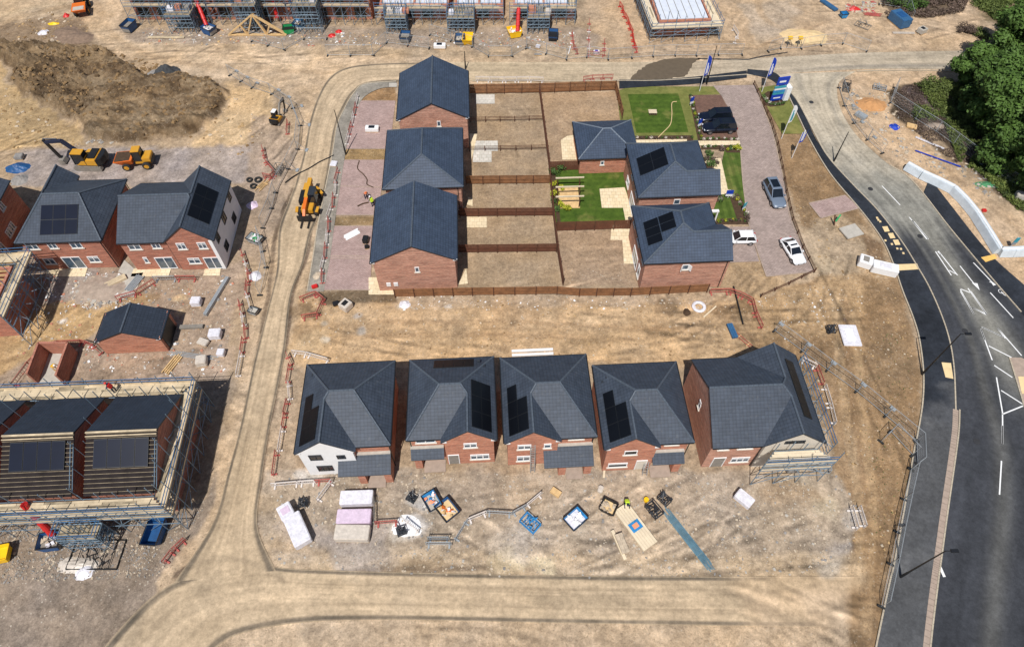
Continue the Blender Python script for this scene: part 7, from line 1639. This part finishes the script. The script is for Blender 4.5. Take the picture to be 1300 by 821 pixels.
bedding([(895, 204), (903, 204), (909, 208)], 6, 'bedding plant in front of the first show home', 'bedding plants in front of the first show home', (0, 2), 1.5); bedding([(711, 262), (716, 266), (722, 266)], 5, 'yellow plant at the near corner of the pergola', 'yellow plants at the near corner of the pergola', (1, 1), 1.8)
for k, (x, y, r, h, mt) in enumerate(((704, 222, .9, 1.5, 'leaf_garden'), (712, 216, .8, 1.6, 'leaf_garden'), (703, 236, .6, .9, 'leaf_yellow'), (704, 246, .7, 1.0, 'leaf_yellow'), (705, 258, .6, .9, 'leaf_garden'), (706, 268, .6, 1.0, 'leaf_garden'), (900, 196, .7, .8, 'leaf_garden'), (934, 189, .7, 1.0, 'leaf_yellow'), (902, 209, .8, .8, 'leaf_garden'), (714, 240, .5, .6, 'leaf_yellow'), (916, 190, .5, .5, 'leaf_heather'))):
    bush(['leafy shrub at the far corner of the show garden', 'tall shrub against the dark closed fence', 'yellow shrub left of the pergola, farthest one', 'yellow shrub left of the pergola, middle one', 'green shrub left of the pergola, third one', 'green shrub left of the pergola, nearest one', 'shrub in the bed before the show home path', 'yellow-flowered shrub at the end of the show home path', 'dark shrub beside the show home entrance path', 'small yellow shrub between the pergola beams', 'brown low shrub beside the path bed'][k], (x, y), r, h, mt, 80 + k, 320, 'garden_shrub', 'shrub', .1)
# ------------------------------------------------------------------ rubble and stones (uncountable)
def rubble(name, label, polys, n, smin, smax, mats, seed):
    rg = np.random.default_rng(seed); m = MB(); rr = random.Random(seed); tot = 0
    for poly, share in polys:
        P = PXP(poly); xs = [p[0] for p in P]; ys = [p[1] for p in P]; k = int(n * share); c = 0; tries = 0
        while c < k and tries < k * 8:
            tries += 1; x = rr.uniform(min(xs), max(xs)); y = rr.uniform(min(ys), max(ys))
            if not inside(np.array([x]), np.array([y]), P)[0]: continue
            if vnoise(np.array([x]), np.array([y]), 1.6, seed)[0] < rr.random() * .9: continue
            
            c += 1; s = smin + (smax - smin) * rr.random() ** 3; a = rr.uniform(0, 3.1); ca, sa = math.cos(a), math.sin(a); l, w_, h = s, s * rr.uniform(.4, 1), s * rr.uniform(.2, .6)
            B_ = [(-l, -w_), (l, -w_ * .8), (l * .8, w_), (-l * .9, w_ * .9)]; z = -.03 + (0 if seed != 7 else max(0, float(ground_height(np.array([x]), np.array([y]))[0]) - .05))
            bq = [(x + p * ca - q_ * sa, y + p * sa + q_ * ca, z) for p, q_ in B_]; tq = [(x + (p * ca - q_ * sa) * .7, y + (p * sa + q_ * ca) * .7, z + h * rr.uniform(.7, 1.1)) for p, q_ in B_]
            m.hexa(bq, tq, rr.randrange(len(mats)))
    return tag(m.build(name, mats), label, 'rubble', kind='stuff')
rubble('rubble', 'loose pale stones and broken brick strewn over the front-row yard', [([(345,600),(1060,600),(1090,640),(1085,728),(600,735),(345,715)], 1)], 2200, .04, .16, ['stone', 'stone_grey', 'stone', 'concrete'], 1)
rubble('gravel_stones', 'loose gravel and stones around the foot of the big left scaffolding', [([(0,655),(235,660),(262,640),(205,731),(0,740)], 1)], 1800, .05, .14, ['stone', 'stone_grey', 'concrete_dk'], 2)
rubble('rubble', 'builders rubble scattered through the left yard', [([(20,350),(300,345),(285,470),(230,480),(120,470),(20,480)], .8), ([(60,340),(165,345),(165,390),(70,392)], .2)], 1100, .05, .2, ['stone', 'stone_grey', 'white', 'brick', 'concrete'], 3)
rubble('rubble', 'rubble and broken blocks on the verge beyond the road bend', [([(1072,112),(1130,112),(1150,160),(1240,215),(1290,260),(1240,245),(1120,190),(1080,150)], 1)], 420, .05, .3, ['stone', 'stone_grey', 'concrete_dk', 'concrete', 'stone'], 4)
rubble('rubble', 'rubble at the foot of the terrace scaffolding', [([(180,36),(735,40),(735,62),(180,56)], 1)], 900, .06, .25, ['stone', 'stone_grey', 'white', 'concrete', 'brick', 'timber'], 5)
rubble('rubble', 'clods and stones along the near edge of the sandy strip', [([(500,376),(900,376),(900,392),(500,394)], .6), ([(960,380),(1040,360),(1110,380),(1000,440)], .4)], 400, .04, .15, ['stone', 'concrete', 'white'], 6)
rubble('clods', 'dark clods of earth over the spoil heap', [([(15,100),(60,62),(150,66),(280,108),(285,140),(180,178),(90,150)], 1)], 1900, .07, .42, ['clod', 'clod_dark', 'clod'], 7)
rubble('clods', 'soil clods pressed along the sandy strip and the brown verge', [([(385,380),(960,380),(962,452),(380,460)], .45), ([(1000,250),(1120,320),(1160,440),(1160,560),(1120,728),(1090,728),(1060,520),(970,430),(1040,350)], .55)], 1500, .04, .14, ['clod_tan', 'clod', 'stone'], 12)
rubble('clods', 'clods and ruts debris on the upper left sand', [([(0,70),(20,120),(105,185),(0,190)], .3), ([(220,110),(340,120),(330,195),(230,200)], .3), ([(60,15),(110,20),(115,55),(0,58),(0,35)], .4)], 500, .05, .3, ['clod_tan', 'clod', 'stone'], 13)
rubble('rubble', 'grey rubble pile in the left yard between the houses and garage', [([(100,352),(160,350),(165,385),(110,392),(90,372)], 1)], 300, .06, .3, ['stone_grey', 'stone', 'concrete'], 8)
rubble('rubble', 'broken slabs on the rim of the dark heap', [([(115,160),(150,165),(150,180),(110,182)], 1)], 60, .15, .5, ['stone_grey', 'concrete'], 9)
rubble('rubble', 'heap of pale rubble and red scraps in the upper right yard', [([(1072,2),(1112,2),(1112,18),(1075,14)], .6), ([(1280,12),(1312,12),(1312,30),(1280,30)], .4)], 240, .1, .4, ['stone', 'stone_grey', 'red_faded', 'concrete', 'stone'], 10)
# heaps with real volume
def heap(label, px, r, h, mat, seed, sx=1.0, sy=1.0, rough=.35, name='spoil_heap', cat='heap', tarp=None):
    n = 40; g = np.linspace(-1, 1, n); X_, Y_ = np.meshgrid(g, g); d = np.hypot(X_, Y_) + (fbm(X_ * 3 + 9, Y_ * 3, 1.2, 3, seed) - .5) * .35
    Z_ = sm(1.02 - d) * h * (1 + (fbm(X_ * 4, Y_ * 4, 1, 4, seed + 5, .7) - .5) * rough * 2) - .06
    vs = np.stack([X_ * r * sx, Y_ * r * sy, Z_], -1).reshape(-1, 3).tolist(); f = []
    for j in range(n - 1):
        for i in range(n - 1):
            if min(Z_[j, i], Z_[j + 1, i + 1], Z_[j, i + 1], Z_[j + 1, i]) > -.058 or max(Z_[j, i], Z_[j + 1, i + 1], Z_[j, i + 1], Z_[j + 1, i]) > -.055: a = j * n + i; f.append((a, a + 1, a + n + 1, a + n))
    m = MB(); m.v = vs; m.f = f; m.m = [0] * len(f); return tag(m.build(name, mat, None, G(*px), smooth=True), label, cat)
heap('dark tarmac heap on grey stone beside the haul route', (211, 92), 1.9, 1.3, 'black_heap', 3, 1.15, .9); heap('grey stone skirt round the dark tarmac heap', (208, 95), 2.6, .35, 'stone_grey', 4, 1.2, .8)
heap('pale sand heap by the junction in the upper right yard', (1021, 47), 3.0, .7, 'sand_pile', 5, 1.3, .8); heap('purplish brick waste heap at the upper left', (98, 48), 2.2, .6, 'heap_brown', 6, 1.3, .8); heap('grey-brown waste heap beside the yellow planks', (83, 42), 2.2, .6, 'heap_brown', 7)
heap('pinkish rubble mound in the left yard', (128, 366), 3.0, .5, 'heap_grey', 8, 1.3, .8); heap('orange soil mound on the bend verge', (1106, 133), 2.2, .7, 'heap_orange', 9, 1.1, .8); heap('white plaster spill in the front-row yard', (517, 668), 1.4, .12, 'white', 10, 1.2, .9); heap('small dark soil heap on the sandy strip', (872, 396), .6, .3, 'soil_dark', 11, .8, 1)
heap('yellow planks and red tub debris at the upper left', (68, 30), .7, .3, 'yellow_pure', 12, 1.6, .7); heap('red plastic cover on the waste at the upper left', (84, 20), .8, .5, 'red', 13, .7, .8); heap('white sheeting on the waste at the upper left', (55, 41), .9, .3, 'wrap', 14); heap('blue tarpaulin beside the rendered brick pair at the left drive', (22, 213), 1.4, .7, 'blue', 15, 1.3, .8); heap('light grey sheeting beside the dark left house', (25, 228), 1.2, .6, 'stone_grey', 16)
heap('green netting bundle on the verge below the wood', (1258, 234), 1.3, .22, 'green_dirty', 17, 2.2, .5); heap('white and pink site waste beside the left yard fence', (320, 260), .8, .4, 'wrap_pink', 18); heap('white sack pile beside the long red barrier line', (324, 350), .8, .4, 'wrap', 19); heap('red sheeting in the upper right yard', (1084, 12), 1.0, .5, 'red', 20, 1.3, .7); heap('red sheeting scrap on the terrace yard', (421, 45), .7, .3, 'red', 21)
heap('red sheeting scrap right of the first one on the terrace yard', (430, 40), .6, .3, 'red', 22); heap('silver foil scrap on the corner pavement', (402, 350), 1.1, .25, 'stone', 23, .7, 1); heap('white stone pile behind the long fence, left one', (514, 386), .7, .35, 'wrap', 24); heap('rubble on the pinkish verge waste below the wood', (1186, 160), 1.4, .4, 'heap_grey', 25, 1.4, .7)
heap('blue sheeting scrap on the bend verge', (1136, 161), .8, .3, 'flag_blue', 26); heap('white sheeting scrap by the scaffold shadow on the gravel', (107, 724), .9, .3, 'wrap', 27); heap('cream rubble sheet beside the gravel grid', (98, 717), 1.6, .3, 'wrap_beige', 28, 1.3, .5); heap('lilac sheeting on the left gravel', (113, 680), .9, .3, 'wrap', 29, 1.2, .6)
